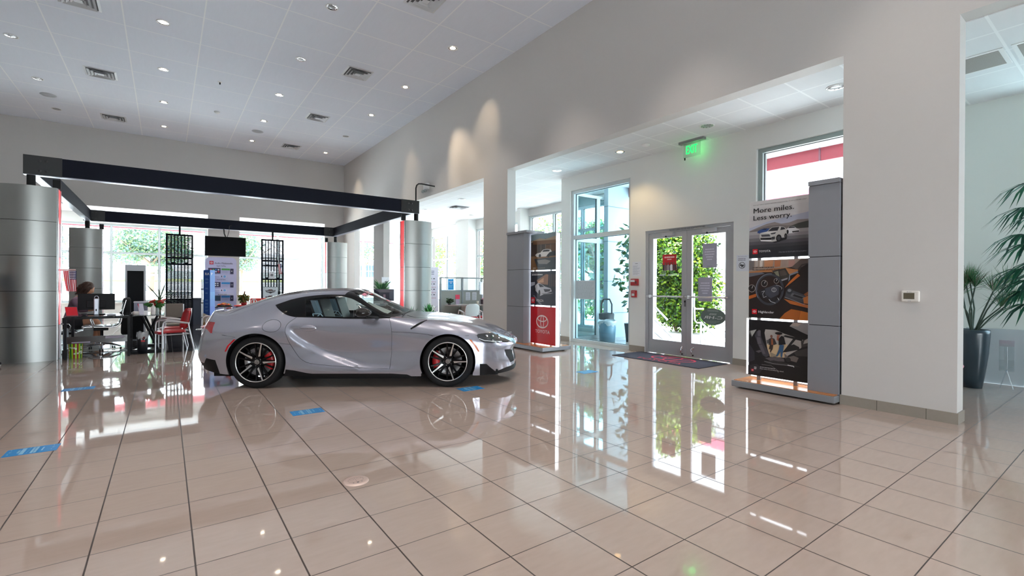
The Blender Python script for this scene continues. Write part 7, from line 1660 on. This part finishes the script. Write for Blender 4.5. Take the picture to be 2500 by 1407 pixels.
t = thing('stool', 'pink rounded stool just showing past the white pier', 'stool', (6.96, 1.43, 0)); MB().ball((0, 0, .44), 1, C(206, 120, 140, .4), 20, 12, (.17, .17, .055)).build('seat', t); mb = MB(); mb.tube([(0, 0, .02), (0, 0, .40)], .02, chrome, 10); mb.lathe([(0, 0), (.15, 0), (.14, .015), (0, .02)], chrome, 20); mb.build('pedestal', t)
t = thing('window_strip', None, None)
bpy.data.objects.remove(t)
# thermostat
t = thing('thermostat', 'white thermostat with a dark display on the big white pier', 'thermostat', (XW, 1.49, 1.205)); tw = M('thermostat_white', srgb(226, 222, 216), .4)
MB().box(-.028, 0, -.074, .074, -.056, .056, tw, .012).build('case', t); MB().box(-.0295, -.0282, -.035, .052, -.028, .034, M('lcd', srgb(96, 90, 74), .25)).build('display', t)
ar = Art((-.0284, .074, -.056), (0, -1, 0), (0, 0, 1), .148, .112, .0004); ar.ell(.36, .895, .03, .03, INK); ar.lines(.42, .87, .58, .92, 1, INK, .8, .0, 3); ar.lines(.38, .065, .56, .11, 1, INK, .9, .0, 4); ar.build('lettering', t)
# ------------------------------------------------------------------ floor items
stk = M('sticker_blue', srgb(18, 130, 196), .35); sw_ = C(150, 200, 226, .5)
for i, (x, y, l) in enumerate(((-.83, 5.14, 'blue social-distance floor sticker nearest the left edge of the view'), (-.86, 7.84, 'blue social-distance floor sticker in front of the wrapped bin and desk'), (1.166, 5.118, 'blue social-distance floor sticker in front of the rear car wheel'), (3.09, 5.105, 'blue social-distance floor sticker beside the front car wheel'), (5.14, 5.11, 'blue social-distance floor sticker near the red-panelled tower'))):
    t = thing('floor_sticker', l, 'sticker', (x, y, 0.0006), radians(-1), 'blue floor stickers')
    MB().box(-.15, .15, -.095, .095, 0, .0012, stk).build('film', t); ar = Art((-.15, .095, .0013), (0, -1, 0), (1, 0, 0), .19, .30, .0003)
    ar.lines(.08, .29, .94, .38, 1, sw_, .9, .0, 2); ar.lines(.30, .23, .70, .275, 1, sw_, .9, .0, 3)
    ar.lines(.08, .49, .94, .62, 2, sw_, .75, .0, 5); ar.lines(.25, .68, .75, .725, 1, sw_, .8, .0, 6)
    for k in range(5): ar.rect(.08 + k * .18, .43, .16 + k * .18, .445, sw_)
    for yy in (.08, .88): ar.poly([(.44, yy), (.56, yy), (.5, yy + .06)], sw_); ar.rect(.15, yy, .28, yy + .015, sw_); ar.rect(.72, yy, .86, yy + .015, sw_)
    ar.build('print', t)
t = thing('floor_box', 'round pale metal floor outlet cover set in the tiles', 'floor outlet', (1.012, 3.118, 0)); br = M('outlet_brass', srgb(214, 190, 178), .3, .35)
MB().lathe([(.083, 0), (.080, .006), (.066, .008), (0, .008)], br, 40).build('cover', t)
ar = Art((-.083, -.083, .0082), (1, 0, 0), (0, 1, 0), .166, .166, .0003); ar.ring(.5, .52, .30, .22, .012, C(150, 130, 120, .5)); ar.line([(.5, .36), (.5, .74)], .01, C(150, 130, 120, .5)); ar.ell(.5, .24, .05, .035, BLK); ar.ell(.33, .25, .03, .02, BLK); ar.ell(.66, .25, .03, .02, BLK); ar.ring(.36, .60, .09, .07, .01, C(150, 130, 120, .5)); ar.ring(.64, .60, .09, .07, .01, C(150, 130, 120, .5)); ar.build('outlet_marks', t)
